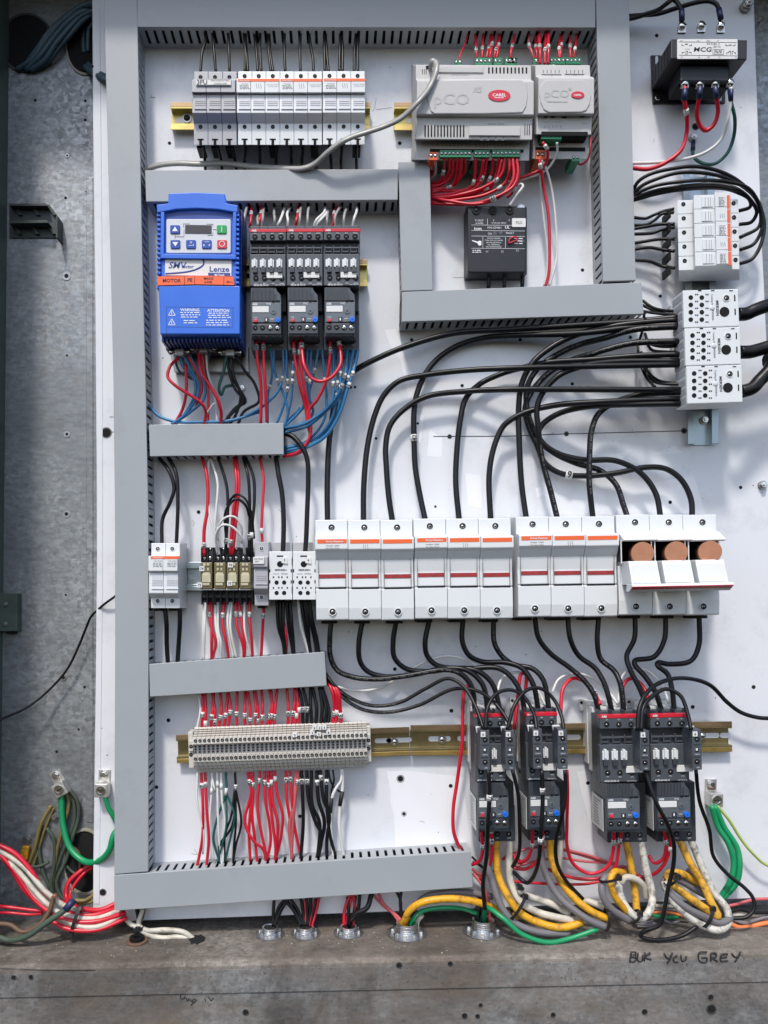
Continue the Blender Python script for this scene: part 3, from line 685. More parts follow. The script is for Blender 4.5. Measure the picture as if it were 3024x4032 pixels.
# ---------------------------------------------------------------- small fuse holders (DIN rail type)
def fuse_symbol(b, x, y, z, s, mi=0):
    for i in (-1, 0, 1):
        for (a0, b0, a1, b1) in ((0, -1, -0.25, -0.3), (-0.25, -0.3, 0.3, 0.3), (0.3, 0.3, 0.1, 1)):
            xs = x + i * s * 0.9
            A = b.t.p(xs + a0 * s * 0.5, y + b0 * s, z); B = b.t.p(xs + a1 * s * 0.5, y + b1 * s, z)
            dx, dy = B[0] - A[0], B[1] - A[1]; l = math.hypot(dx, dy); nx, ny = -dy / l * 0.7, dx / l * 0.7
            b.poly([(A[0] + nx, A[1] + ny), (B[0] + nx, B[1] + ny), (B[0] - nx, B[1] - ny), (A[0] - nx, A[1] - ny)], z - 0.5, z, mi)
def small_fuse(label, cr, x0, pw, n, ys, body='white_pl', stripe=True, cat='fuse holder', group='three pole fuse holders in the upper row', ang=0.0, win='keypad', black_at=(), top_dark=True):
    """ys: top, step, label bottom, lower step, bottom as seen"""
    y0, y1, y2, y3, y4 = ys
    t = T(x0 + n * pw / 2, (y0 + y4) / 2, 150, cr, ang)
    e = thing('fuse_holder', t, label, cat, group)
    ZT, ZN, ZH, ZL = 150, 196, 184, 152
    for i in range(n):
        a, c = x0 + i * pw + 0.9, x0 + (i + 1) * pw - 0.9; m_ = (a + c) / 2
        b = MB(t)
        b.iprof(a, c, [(y0, 12), (y0, ZT), (y1, ZT), (y1 + 2, ZN), (y2 - 4, ZN), (y2, ZN - 4), (y2 + 6, ZH), (y3 - 5, ZH + 2), (y3, ZH), (y3 + (y4 - y3) * 0.32, ZL + 3), (y4, ZL), (y4, 12)], 160)
        b.build('pole', body, e, 1.6)
        b = MB(t); hy0, hy1 = y2 + 16, y3 - 34
        b.ibox(a + pw * 0.1, hy0, c - pw * 0.1, hy1, ZH - 4, ZH + 1.5, 0)
        b.ibox(a + pw * 0.06, hy0 - 7, c - pw * 0.06, hy0 - 4, ZH, ZH + 1, 1)
        for q in (0.46, 0.60, 0.74): b.ibox(a + pw * 0.12, hy0 + (hy1 - hy0) * q, c - pw * 0.12, hy0 + (hy1 - hy0) * (q + 0.035), ZH + 1, ZH + 2.2, 1)
        b.ibox(a + pw * 0.06, hy1 - 1, c - pw * 0.06, hy1 + 5, ZH, ZH + 5, 0)
        b.build('pull_handle', [win, 'ink_grey'], e, 0.6)
        screw(e, t, m_, y0 + (y1 - y0) * 0.68 if y1 - y0 < 60 else y0 + (y1 - y0) * 0.45, ZT + 1, 13, 'dark' if top_dark else 'recess')
        screw(e, t, m_, y3 + (y4 - y3) * (0.42 if top_dark else 0.5), ZL + 3, 13, 'dark' if top_dark else 'recess')
        if top_dark:
            b = MB(t); b.ibox(m_ - 20, y4 - 42, m_ + 20, y4 - 33, ZL - 2, ZL + 1.6); b.ibox(m_ - 9, y4 - 42, m_ + 9, y4 + 1, ZL - 2, ZL + 1.6)
            b.build('wire_slot', 'hole', e)
        if i in black_at or not top_dark:
            b = MB(t); b.ibox(m_ - 26, y4 + 2, m_ + 26, y4 + 18, 40, 112); b.build('terminal_clamp', 'black', e, 1)
    if stripe:
        b = MB(t); b.ibox(x0 + 2, y1 + 3, x0 + n * pw - 2, y1 + 21, ZN - 2, ZN + 0.8); b.build('orange_stripe', 'orange', e)
        b = MB(t); k = x0
        b.text('Ferraz Shawmut', x0 + pw * 0.5, y1 + 12, ZN + 1.4, 7, 0, bold=True); b.build('brand_print', 'ink_white', e)
        b = MB(t)
        if n == 3:
            b.text('UltraSafe', x0 + pw * 0.5, y1 + 36, ZN + 0.8, 9); b.fuzz(x0 + 12, y1 + 44, x0 + pw - 12, y1 + 72, ZN + 0.8, 3)
            fuse_symbol(b, x0 + pw * 1.5, y1 + 50, ZN + 0.8, 16); b.text('DO NOT SWITCH', x0 + pw * 2.5, y1 + 40, ZN + 0.8, 7); b.text('UNDER LOAD', x0 + pw * 2.5, y1 + 52, ZN + 0.8, 7)
        else:
            for i in range(n):
                b.text('UltraSafe', x0 + pw * (i + .5), y1 + 34, ZN + 0.8, 10); b.fuzz(x0 + pw * i + 14, y1 + 44, x0 + pw * (i + 1) - 14, y1 + 76, ZN + 0.8, 3, h=0.5, seed=i)
        b.build('print', 'ink_grey', e)
    return e, t
YS = (467, 511, 608, 742, 947)
proto, tpz = small_fuse('white three pole fuse holder with orange stripe beside the grey holder', (1, 0), -107, 92.0, 3, YS, black_at=(2,))
clone(proto, (168 + 107) * Q, 0, 150, 'middle white three pole fuse holder with orange stripe in upper row')
clone(proto, (447 + 107) * Q, -1, 150, 'rightmost white three pole fuse holder of the upper row')
g3, t3 = small_fuse('grey three pole fuse holder with taped 3FU label', (1, 0), -396, 94.0, 3, (468, 520, 606, 742, 948), body='grey_pl', stripe=False, win='grey_pl', black_at=(0, 1, 2))
b = MB(t3); b.ibox(-378, 513, -150, 558, 190, 201); b.build('paper_label', 'white_lbl', g3, 0.8)
b = MB(t3); b.text('3FU', -340, 536, 201.6, 28, bold=True, sx=1.05); b.text('MAX FUSE RATING', -222, 526, 201.6, 10); b.text('ATDR20 AMP', -220, 546, 201.6, 10)
for a in ((-376, 515, -152, 518), (-376, 553, -152, 556)): b.ibox(*a, 200.4, 201.3)
b.build('lettering', 'ink', g3)
two, t2 = small_fuse('white two pole fuse holder at the left end of the relay row', (0, 2), 983, 95.0, 2, (230, 312, 415, 560, 655), top_dark=False, group='fuse holders beside the relays')
# grey single holder
sg, ts = small_fuse('single grey fuse holder with rating label right of the relays', (1, 2), 3, 92.0, 1, (222, 318, 388, 530, 638), body='grey_pl', stripe=False, top_dark=False, group='fuse holders beside the relays', win='grey_pl')
b = MB(ts); b.ibox(-6, 322, 66, 366, 190, 201); b.build('paper_label', 'white_lbl', sg, 0.8)
b = MB(ts); b.text('RATING', 30, 333, 201.6, 11); b.text('AMP', 18, 350, 201.6, 10); b.build('lettering', 'ink', sg)

# ---------------------------------------------------------------- right-hand five pole fuse holder, mounted sideways
t = T(1300, 1520, 150, (2, 0), -0.018); e = thing('fuse_holder', t, 'white five pole fuse holder mounted sideways under the looping black wires', 'fuse holder')
for i in range(5):
    y0 = 1291 + i * 92.5; y1 = y0 + 91; o_ = i * 2.2
    b = MB(t)
    b.iprofy(y0, y1, [(1106 + o_, 45), (1106 + o_, 150), (1208 + o_, 152), (1214 + o_, 186), (1352 + o_, 188), (1354 + o_, 200), (1452 + o_, 200), (1456 + o_, 150), (1502 + o_, 150), (1502 + o_, 45)], 165)
    b.build('pole', 'white_pl', e, 1.6)
    b = MB(t); yy = y0 - 18
    b.ibox(1266 + o_, yy + 12, 1340 + o_, yy + 78, 184, 190, 0)
    for q in (1288, 1308, 1322): b.ibox(q + o_, yy + 14, q + 2.5 + o_, yy + 76, 189, 191, 1)
    b.build('pull_handle', ['white_pl', 'ink_grey'], e, 0.8)
    b = MB(t); b.ibox(1431 + o_, yy + 2, 1449 + o_, yy + 88, 198, 201); b.build('orange_stripe', 'orange', e)
    b = MB(t)
    if i % 2 == 0: b.fuzz(1375 + o_, yy + 12, 1420 + o_, yy + 80, 200.8, 7, h=0.4, seed=i); b.text('UltraSafe', 1388 + o_, yy + 45, 200.9, 9, rot=math.pi / 2)
    else: fuse_symbol(b, 1398 + o_, yy + 44, 200.8, 14)
    b.build('print', 'ink_grey', e)
    screw(e, t, 1146 + o_, y0 + 43, 151, 14, 'dark'); screw(e, t, 1474 + o_ * 1.5, y0 + 36, 151, 14, 'dark')
    b = MB(t); b.ibox(1048, y0 + 80, 1066, y0 + 128, 40, 100); b.build('terminal_clamp', 'black', e, 1)

# ---------------------------------------------------------------- large fuse holders
def big_pole(e, t, x, w, yt, brand, door=True):
    a, c = x + 1.2, x + w - 1.2
    b = MB(t)
    if door:
        b.iprof(a, c, [(yt, 10), (yt, 190), (yt + 108, 192), (yt + 113, 232), (yt + 120, 236), (yt + 190, 236), (yt + 212, 226), (yt + 262, 208), (yt + 345, 202), (yt + 440, 204), (yt + 446, 196), (yt + 452, 208), (yt + 575, 208), (yt + 650, 202), (yt + 656, 196), (yt + 656, 10)], 208)
        b.build('pole', 'white_pl', e, 2.4)
        b = MB(t); b.ibox(a + 11, yt + 127, c - 9, yt + 153, 232, 237); b.build('orange_stripe', 'orange', e)
        b = MB(t); b.ibox(a + 20, yt + 355, c - 14, yt + 381, 196, 204.5); b.build('red_indicator', 'red_strip', e)
        b = MB(t); b.ibox(a + 20, yt + 441, c - 12, yt + 449, 196, 209); b.build('slot', 'hole', e)
        b = MB(t)      # seams framing the door
        b.ibox(c - 19, yt + 235, c - 17, yt + 440, 196, 212); b.build('seam', 'ink_grey', e)
        b = MB(t); b.ibox(a + 17, yt + 240, a + 19, yt + 440, 196, 211)
        b.build('seam', 'ink_grey', e)
        if brand == 1:
            b = MB(t); b.text('Ferraz Shawmut', x + w * 0.58, yt + 140, 237.8, 12, bold=True); b.build('brand_print', 'ink_white', e)
            b = MB(t); b.text('UltraSafe  US6J3I', x + w * 0.52, yt + 168, 236.8, 9); b.text('Use Class J Fuses', x + w * 0.52, yt + 184, 236.8, 9); b.build('print', 'ink', e)
        if brand == 2:
            b = MB(t); fuse_symbol(b, x + w * 0.53, yt + 176, 236.8, 15); b.build('print', 'ink_grey', e)
    else:
        b.iprof(a, c, [(yt, 10), (yt, 190), (yt + 108, 192), (yt + 116, 215), (yt + 160, 262), (yt + 168, 262), (yt + 174, 250), (yt + 176, 110), (yt + 330, 110), (yt + 335, 198), (yt + 560, 205), (yt + 650, 201), (yt + 656, 195), (yt + 656, 10)], 208)
        b.build('pole', 'white_pl', e, 2)
    screw(e, t, x + w * 0.49, yt + 50, 191, 21, 'recess'); screw(e, t, x + w * 0.52, yt + 600, 208, 21, 'recess')
    b = MB(t); b.ibox(x + 38, yt + 658, x + 142, yt + 678, 20, 96); b.build('terminal_clamp', 'black', e, 1.5)
def big_block(label, cr, x, w, yt, ang, door=True):
    t = T(x + w * 1.5, yt + 328, 190, cr, ang)
    e = thing('large_fuse_holder', t, label, 'fuse holder', 'large three pole fuse holders')
    for i in range(3): big_pole(e, t, x + i * w, w, yt - 0.0, (1, 2, 0)[i] if door else 3, door)
    return e, t
bb, bt = big_block('large white three pole fuse holder beside the two white distribution blocks', (1, 2), 402, 214, 78, -0.014)
clone(bb, 642 * Q, -9 * Q, 190, 'large closed three pole fuse holder, second from the left', -0.002)
clone(bb, (1659 + 63 - 402 - 4) * Q, -22 * Q, 190, 'large closed three pole fuse holder next to the open one', -0.004).scale = (1.013, 1, 1)
ob, ot = big_block('large fuse holder with its three carriers open showing copper fuses', (2, 2), 722, 220, 44, -0.020, False)
for i in range(3):
    x = 722 + 220 * i; yt = 44 - 4.4 * i
    b = MB(ot)      # side cheeks of the cavity
    for q in (x + 14, x + 212): b.iprofy(yt + 168, yt + 320, [(q, 108), (q, 250), (q + 8, 250), (q + 8, 108)], 250)
    b.build('cheek', 'white_pl', ob, 1)
    b = MB(ot); b.ibox(x + 22, yt + 176, x + 212, yt + 330, 100, 112); b.build('cavity', 'hole', ob)
    b = MB(ot)      # copper capped fuse, tilted towards the lens
    p0 = Vector((*ot.p(x + 128, yt + 262, 130), 130)); p1 = Vector((*ot.p(x + 158, yt + 250, 262), 262))
    r = 72 * ot.k(262); m_ = 28; ax = (p1 - p0).normalized()
    b.tube([p0, p1 - ax * 2.5, p1], [r, r, r * 0.965], 36); b.build('copper_fuse', 'copper', ob)
    b = MB(ot)      # swung-down carrier
    X, Y = x + 78, yt + 302
    b.iprof(X, X + 188, [(Y + 6, 150), (Y, 268), (Y + 152, 300), (Y + 158, 150)], 285)
    b.build('fuse_carrier', 'white_pl', ob, 2.2)
    b = MB(ot); pts = []
    for xx, yy in ((X + 12, Y + 24), (X + 178, Y + 24), (X + 180, Y + 144), (X + 16, Y + 144)):
        z = 270 + 32 * (yy - Y) / 152; px, py = ot.p(xx, yy, z); pts.append((px, py, z + 1))
    b.add(pts + [(a_, b_, c_ - 4) for a_, b_, c_ in pts], [(0, 1, 2, 3), (7, 6, 5, 4), (0, 4, 5, 1), (1, 5, 6, 2), (2, 6, 7, 3), (3, 7, 4, 0)])
    b.build('carrier_face', 'keypad', ob, 0.8)
    b = MB(ot); b.iprof(X + 2, X + 226, [(Y + 150, 296), (Y + 150, 345), (Y + 166, 350), (Y + 202, 318), (Y + 198, 290)], 335)
    b.build('carrier_lip', 'white_pl', ob, 1.5)
    b = MB(ot); b.iprof(X + 10, X + 222, [(Y + 166, 351), (Y + 169, 352), (Y + 186, 336), (Y + 184, 333)], 340); b.build('red_stripe', 'stripe_red', ob)

# ---------------------------------------------------------------- relays on sockets
def relay(label, cr, x, w, tags):
    t = T(x + w / 2, 440, 120, cr); e = thing('relay', t, label, 'relay', 'four small plug-in relays')
    b = MB(t); b.ibox(x, 285, x + w - 3, 352, 10, 78); b.ibox(x, 258, x + w - 3, 288, 10, 52)
    b.ibox(x + 2, 536, x + w - 5, 588, 10, 78); b.ibox(x + 2, 586, x + w - 5, 628, 10, 60); b.ibox(x + 2, 350, x + w - 4, 536, 10, 50)
    for q in (x, x + w / 2 - 4, x + w - 9): b.ibox(q, 256, q + 5, 350, 40, 92); b.ibox(q + 2, 540, q + 7, 632, 40, 88)
    b.build('socket', 'dk_pl3', e, 1)
    for q in (x + 24, x + w - 26):
        screw(e, t, q, 272, 54, 12, 'flush'); screw(e, t, q, 328, 80, 13, 'flush'); screw(e, t, q, 555, 80, 12, 'dark'); screw(e, t, q, 603, 62, 12, 'dark')
    b = MB(t); b.ibox(x - 2, 356, x + w - 12, 528, 50, 138); b.build('relay_case', 'relay_clear', e, 2)
    b = MB(t); b.ibox(x + 8, 432, x + w - 22, 486, 138, 144); b.ibox(x + 14, 422, x + w - 28, 434, 138, 142); b.ibox(x + 8, 490, x + w - 30, 506, 138, 142)
    for q in (x + 14, x + 38): b.ibox(q, 362, q + 18, 378, 136, 141); b.ibox(q + 2, 392, q + 14, 410, 136, 140)
    b.build('relay_mechanism', 'relay_in', e, 1)
    b = MB(t); b.ibox(x - 4, 524, x + w - 14, 537, 60, 132); b.build('retaining_clip', 'white_pl', e, 1)
    for tx, ty, s_ in tags:
        b = MB(t); b.ibox(tx - 16, ty - 16, tx + 16, ty + 16, 138, 146, 0); b.text(s_, tx, ty, 146.7, 15, 1, bold=True); b.build('number_tag', ['white_lbl', 'ink'], e)
    return e
relay('small relay with tags 74 and 73, leftmost of four', (0, 2), 1312, 86, [(1318, 396, '74'), (1303, 503, '73')])
relay('small relay without tags, second from the left', (0, 2), 1400, 86, [])
relay('small relay with tags 76 and 75, third of four', (0, 2), 1482, 86, [(1505, 372, '76'), (1500, 492, '75')])
relay('small relay at the right, next to the grey fuse holder', (0, 2), 1566, 86, [])

# ---------------------------------------------------------------- small distribution blocks
def mersen(label, cr, x, tagtxt):
    t = T(x + 76, 440, 176, cr); e = thing('distribution_block', t, label, 'distribution block', 'small white distribution blocks')
    b = MB(t); b.ibox(x + 1, 284, x + 152, 600, 60, 176)
    b.build('housing', 'white_pl', e, 2)
    b = MB(t); b.ibox(x, 224, x + 152, 290, 2, 50); b.build('mounting_foot', 'grey_pl', e, 2)
    b = MB(t); b.ibox(x, 600, x + 152, 640, 2, 40); b.build('mounting_foot', 'grey_pl', e, 2)
    for hx, hy, r in ((72, 367, 20), (50, 487, 14), (99, 487, 14), (50, 555, 14), (99, 555, 14)):
        b = MB(t); b.icyl(x + hx, hy, 174, 176.8, r, 18); b.build('terminal_hole', 'hole', e)
    b = MB(t); b.ibox(x + 50, 310, x + 94, 319, 174, 176.8)
    for hy in (452, 522):
        for hx in (29, 64, 85, 119): b.ibox(x + hx - 4, hy - 6, x + hx + 4, hy + 6, 174, 176.8)
    for hy in (410, 482): b.ibox(x + 2, hy - 10, x + 9, hy + 10, 174, 176.8); b.ibox(x + 142, hy - 10, x + 149, hy + 10, 174, 176.8)
    for hy in (350, 535): b.ibox(x + 148, hy - 22, x + 151.5, hy + 22, 174, 176.8)
    b.build('slot', 'hole', e)
    b = MB(t); b.text('MERSEN', x + 76, 405, 176.8, 12, bold=True, sx=1.25); b.text('Cat No.   FSPDB2A', x + 76, 430, 176.8, 8); b.build('print', 'ink', e)
    b = MB(t); cx, cy = t.p(x + 102, 340, 182); w = 11
    b.poly([(cx - w - 2, cy - w), (cx + w - 2, cy - w + 3), (cx + w, cy + w + 3), (cx - w, cy + w)], 176.5, 181); b.text(tagtxt, x + 102, 341, 181.8, 14, 1, bold=True)
    b.build('number_tag', ['white_lbl', 'ink'], e)
    return e
mersen('small white distribution block right of the single grey fuse holder', (1, 2), 98, '5')
mersen('small white distribution block touching the large fuse holder row', (1, 2), 253, '6')

# ---------------------------------------------------------------- big distribution blocks, sideways
def big_dist(i, label):
    x, y = 1147 + 11 * i, 232 + 248 * i
    t = T(x + 180, y + 120, 245, (2, 1), -0.03); e = thing('power_distribution_block', t, label, 'distribution block', 'large white power distribution blocks')
    b = MB(t); b.ibox(x, y, x + 362, y + 246, 150, 245); b.build('housing', 'white_pl', e, 3)
    b = MB(t); b.ibox(x + 90, y + 10, x + 330, y + 225, 8, 150); b.build('foot_block', 'grey_pl', e, 3)
    b = MB(t); lx, ly = t.p(x, y + 6, 245)
    for q in range(4): b.box(lx - 3, ly + 6 + q * 34, 158, lx + 1, ly + 30 + q * 34, 236)
    b.build('wire_entry', 'grey_pl', e, 1.5)
    for hx in (48, 120):
        for q in range(4):
            b = MB(t); b.icyl(x + hx, y + 52 + 48 * q, 243, 246, 15, 18); b.build('terminal_hole', 'hole', e)
    b = MB(t); b.icyl(x + 268, y + 145, 242, 246.2, 32, 24); b.build('main_terminal_hole', 'hole', e)
    screw(e, t, x + 280, y + 56, 246, 19, 'recess')
    b = MB(t)
    for q in range(5):
        for hx in (80, 92, 148, 160): b.ibox(x + hx - 4 , y + 28 + q * 45, x + hx + 4, y + 37 + q * 45, 243, 245.8)
    for hx, hy in ((335, 55), (338, 145)): b.ibox(x + hx - 4, y + hy - 20, x + hx + 4, y + hy + 20, 243, 246)
    for hx in (95, 180, 300): b.ibox(x + hx, y + 4, x + hx + 22, y + 10, 243, 246)
    b.build('slot', 'hole', e)
    b = MB(t); b.text('MERSEN', x + 222, y + 120, 245.8, 17, bold=True, rot=math.pi / 2, sx=1.15); b.text('Catalog No.', x + 188, y + 72, 245.8, 12, rot=math.pi / 2)
    b.text('FSPDB3A', x + 192, y + 168, 245.8, 12, rot=math.pi / 2); b.build('print', 'ink', e)
    b = MB(t); cx, cy = t.p(x + 187, y + 120, 245); b.dome(cx, cy, 245, 10, 3); b.build('indicator_dot', 'keypad', e)
    b = MB(t); b.ibox(x - 95 + 10, y + 100, x + 10, y + 175, 2, 26); b.build('mounting_foot', 'grey_pl', e, 3)
    return e
big_dist(0, 'top large white power distribution block on the right'); big_dist(1, 'middle large white power distribution block on the right'); big_dist(2, 'bottom large white power distribution block on the right')

# ---------------------------------------------------------------- controllers
def conn(e, t, x0, x1, y0, y1, z0, z1, n, m='pcb_green', name='terminal_plug'):
    b = MB(t); b.ibox(x0, y0, x1, y1, z0, z1); b.build(name, m, e, 1.2)
    p = (x1 - x0) / n
    for i in range(n): screw(e, t, x0 + p * (i + 0.5), (y0 + y1) / 2 - 2, z1 + 0.6, min(p * 0.36, 11), 'flush', 'plug_screw')
def louvres(b, x0, x1, y0, y1, n, z, lean=0):
    for i in range(n):
        x = x0 + (x1 - x0) * i / (n - 1); k = (x1 - x0) / n * 0.22
        b.ibox(x - k, y0, x + k, y1, z - 4, z + 0.8)
t = T(1450, 740, 210, (1, 0), 0.006); e = thing('controller', t, 'large white programmable controller with red oval badge and green plugs', 'controller', 'white building controllers')
b = MB(t); b.iprof(1060, 1822, [(425, 2), (425, 168), (520, 172), (526, 206), (533, 210), (748, 210), (758, 202), (764, 192), (912, 188), (920, 150), (1048, 146), (1048, 2)], 195)
b.build('housing', 'ctl_pl', e, 3)
b = MB(t); b.ipoly([(1130, 535), (1150, 525), (1500, 520), (1750, 520), (1780, 545), (1790, 620), (1780, 690), (1755, 735), (1500, 742), (1180, 742), (1155, 725), (1135, 660), (1128, 590)], 206, 214); b.build('front_cover', 'ctl_pl', e, 3)
b = MB(t); b.text('pCO', 1290, 645, 214.9, 72, slant=0.0, bold=True, sx=1.15); b.text('XS', 1460, 585, 214.9, 34, slant=0.1, bold=True); b.build('embossed_name', 'ctl_dk', e)
b = MB(t); cx, cy = t.p(1602, 625, 215); b.poly([(cx + 41 * math.cos(a / 14 * math.pi), cy + 21 * math.sin(a / 14 * math.pi)) for a in range(28)], 213, 216.5); b.text('CAREL', 1602, 620, 217.2, 19, 1, bold=True, sx=1.1); b.ibox(1572, 636, 1632, 640, 216, 217.1, 1)
b.build('badge', ['logo_red', 'ink_white'], e)
b = MB(t); louvres(b, 1118, 1370, 818, 890, 13, 190); louvres(b, 1100, 1125, 452, 486, 3, 170); louvres(b, 1535, 1780, 440, 480, 11, 170); louvres(b, 1770, 1800, 812, 880, 3, 190)
b.build('vent_slots', 'hole', e)
b = MB(t); b.ibox(1200, 436, 1500, 472, 160, 175); b.build('clock_card_cover', 'ctl_pl', e, 1.5)
b = MB(t); b.ibox(1405, 825, 1740, 885, 185, 196); b.build('serial_card_cover', 'ctl_pl', e, 2)
b = MB(t); b.text('Clock Card', 1345, 484, 173, 11, sx=1.5); b.text('Serial Card', 1580, 808, 192, 11, sx=1.5); b.text('J5', 1212, 506, 173, 9)
for q in (1470, 1565): b.text('[ ]', q + 35, 896, 189.6, 26, sx=2)
for i, q in enumerate((1170, 1198, 1232, 1255, 1280, 1306, 1332, 1358, 1384, 1410, 1450, 1475, 1500, 1525, 1570, 1595, 1620, 1645, 1670, 1695)): b.ibox(q, 938 + (i % 3) * 4, q + 3, 962, 150, 151.4)
b.build('lettering', 'ink_grey', e)
b = MB(t); b.ibox(1150, 974, 1760, 992, 146, 150.6); b.ibox(1124, 428, 1160, 446, 160, 172); b.build('socket_recess', 'hole', e)
conn(e, t, 1144, 1200, 992, 1045, 40, 160, 2, 'conn_orange'); conn(e, t, 1214, 1422, 980, 1026, 40, 160, 8); conn(e, t, 1438, 1542, 980, 1026, 40, 160, 4); conn(e, t, 1556, 1741, 978, 1024, 40, 160, 7)
conn(e, t, 1312, 1358, 390, 424, 90, 118, 2); conn(e, t, 1447, 1554, 376, 424, 80, 118, 4); conn(e, t, 1568, 1622, 376, 424, 80, 118, 2); conn(e, t, 1640, 1720, 376, 424, 80, 118, 3)
t = T(375, 740, 210, (2, 0), 0.006); e = thing('controller', t, 'smaller white controller module with oval badge beside the large controller', 'controller', 'white building controllers')
b = MB(t); b.iprof(190, 552, [(425, 2), (425, 160), (498, 166), (504, 204), (512, 210), (742, 210), (752, 200), (758, 186), (880, 180), (884, 140), (905, 136), (960, 132), (1040, 128), (1040, 2)], 190)
b.build('housing', 'ctl_pl', e, 3)
b = MB(t); b.ipoly([(250, 522), (480, 520), (512, 535), (535, 575), (545, 625), (535, 680), (512, 720), (480, 732), (270, 734), (235, 715), (215, 670), (207, 620), (212, 570), (230, 535)], 206, 214); b.build('front_cover', 'ctl_pl', e, 3)
b = MB(t); b.text('pCO', 318, 610, 214.9, 50, bold=True, sx=1.15); b.text('e', 405, 576, 214.9, 30, bold=True); b.build('embossed_name', 'ctl_dk', e)
b = MB(t); cx, cy = t.p(456, 621, 215); b.poly([(cx + 24 * math.cos(a / 14 * math.pi), cy + 13 * math.sin(a / 14 * math.pi)) for a in range(28)], 213, 216.5); b.text('CAREL', 456, 620, 217.2, 12, 1, bold=True)
b.build('badge', ['logo_red', 'ink_white'], e)
b = MB(t); b.text('tLAN expansion board', 322, 664, 214.9, 10, bold=True); b.text('J9', 285, 494, 168, 12); b.text('J10', 438, 492, 168, 12); b.text('J4', 293, 794, 184, 12); b.text('Serial', 500, 790, 184, 8); b.text('Address', 500, 806, 184, 8)
for q in (230, 256, 282, 308, 334, 382, 408, 434, 460, 486): b.ibox(q, 455, q + 3, 472, 160, 166.8)
for q in (240, 266, 292, 318, 345): b.ibox(q, 818, q + 3, 834, 178, 183.6)
for a in ((220, 484, 350, 486), (372, 482, 500, 484), (232, 796, 275, 798), (310, 796, 360, 798)): b.ibox(*a, 160, 184.5 if a[1] > 700 else 167.5)
b.build('lettering', 'ink_grey', e)
b = MB(t); b.ibox(218, 842, 522, 886, 134, 181); b.ibox(180, 962, 505, 985, 126, 133.5)
for q in ((232, 762, 256, 768), (280, 762, 308, 768), (352, 762, 384, 770), (470, 760, 500, 766)): b.ibox(*q, 184, 187)
b.build('socket_recess', 'hole', e)
conn(e, t, 218, 352, 862, 908, 90, 176, 5); conn(e, t, 182, 244, 978, 1040, 40, 140, 2, 'conn_orange'); conn(e, t, 418, 468, 1002, 1054, 40, 128, 2); 
conn(e, t, 206, 312, 418, 446, 60, 150, 4); conn(e, t, 168, 208, 380, 420, 80, 118, 1); conn(e, t, 275, 376, 376, 416, 80, 118, 4); conn(e, t, 380, 482, 376, 416, 80, 118, 4); conn(e, t, 0, 60, 376, 416, 80, 118, 2); conn(e, t, 270, 380, 975, 1005, 60, 100, 4)

# ---------------------------------------------------------------- blue motor drive
t = T(1290, 1700, 300, (0, 0), 0.012); e = thing('motor_drive', t, 'tall blue variable speed motor drive with keypad and orange label strip', 'motor drive')
ZF = 250
b = MB(t)
b.ibox(1052, 1334, 1548, 2180, 30, ZF - 14); b.build('body', 'blue_pl', e, 4)
b = MB(t); b.ipoly([(1100, 1262), (1285, 1256), (1468, 1264), (1478, 1326), (1552, 1340), (1552, 1388), (1420, 1366), (1285, 1360), (1150, 1366), (1026, 1390), (1022, 1336), (1098, 1328)], 60, ZF); b.build('top_cap', 'blue_pl', e, 3)
for s_, x in ((-1, 1024), (1, 1538)):
    for i in range(17):
        y = 1396 + i * 31.5
        if y < 1900: 
            b = MB(t); b.ibox(x, y, x + 24, y + 15, 60, ZF - 6); b.build('cooling_fin', 'blue_pl', e, 0.8)
b = MB(t); b.ibox(1048, 1385, 1072, 1664, ZF - 20, ZF); b.ibox(1520, 1385, 1542, 1664, ZF - 20, ZF); b.ibox(1048, 1660, 1542, 1690, ZF - 20, ZF); b.build('front_frame', 'blue_pl', e, 2)
b = MB(t); b.ibox(1060, 1388, 1532, 1440, ZF - 22, ZF - 13); b.build('keypad_recess', 'blue_dk', e)
b = MB(t); b.ipoly(rrect(1086, 1430, 1508, 1654, 12), ZF - 16, ZF - 6); b.build('keypad', 'keypad', e, 2)
b = MB(t); b.ibox(1209, 1470, 1382, 1524, ZF - 7, ZF - 4); b.build('display', 'lcd', e)
zt = ZF - 5
for x, y, m in ((1143, 1497, 'btn_blue'), (1448, 1497, 'btn_green'), (1145, 1594, 'btn_blue'), (1247, 1594, 'btn_blue'), (1350, 1594, 'btn_blue'), (1450, 1594, 'btn_red')):
    b = MB(t); b.ipoly(rrect(x - 32, y - 28, x + 32, y + 28, 9), zt - 3, zt + 3); b.build('button', m, e, 1.5)
b = MB(t)
b.ipoly([(1143, 1480), (1162, 1510), (1124, 1510)], zt, zt + 4); b.ipoly([(1145, 1610), (1164, 1581), (1126, 1581)], zt, zt + 4)
b.ibox(1446, 1480, 1450, 1514, zt, zt + 4); cx, cy = t.p(1450, 1592, zt + 4); b.ring(cx, cy, zt, zt + 4, 8.5, 10.5, 20)
b.text('M', 1247, 1584, zt + 4, 13, bold=True); b.ibox(1230, 1601, 1266, 1604, zt, zt + 4); b.ibox(1263, 1592, 1266, 1602, zt, zt + 4)
b.text('R', 1333, 1602, zt + 4, 14, bold=True); b.text('F', 1368, 1602, zt + 4, 14, bold=True); b.ibox(1335, 1578, 1366, 1581, zt, zt + 4)
b.build('button_marks', 'ink_white', e)
b = MB(t)
for a in ((1142, 1526, 1145, 1560), (1142, 1544, 1204, 1547), (1200, 1500, 1203, 1547), (1196, 1462, 1199, 1485), (1196, 1460, 1240, 1463), (1350, 1462, 1392, 1465), (1389, 1462, 1392, 1480), (1390, 1497, 1414, 1500), (1389, 1515, 1392, 1536), (1355, 1534, 1392, 1537)): b.ibox(*a, zt - 3, zt)
b.build('keypad_lines', 'ink_grey', e)
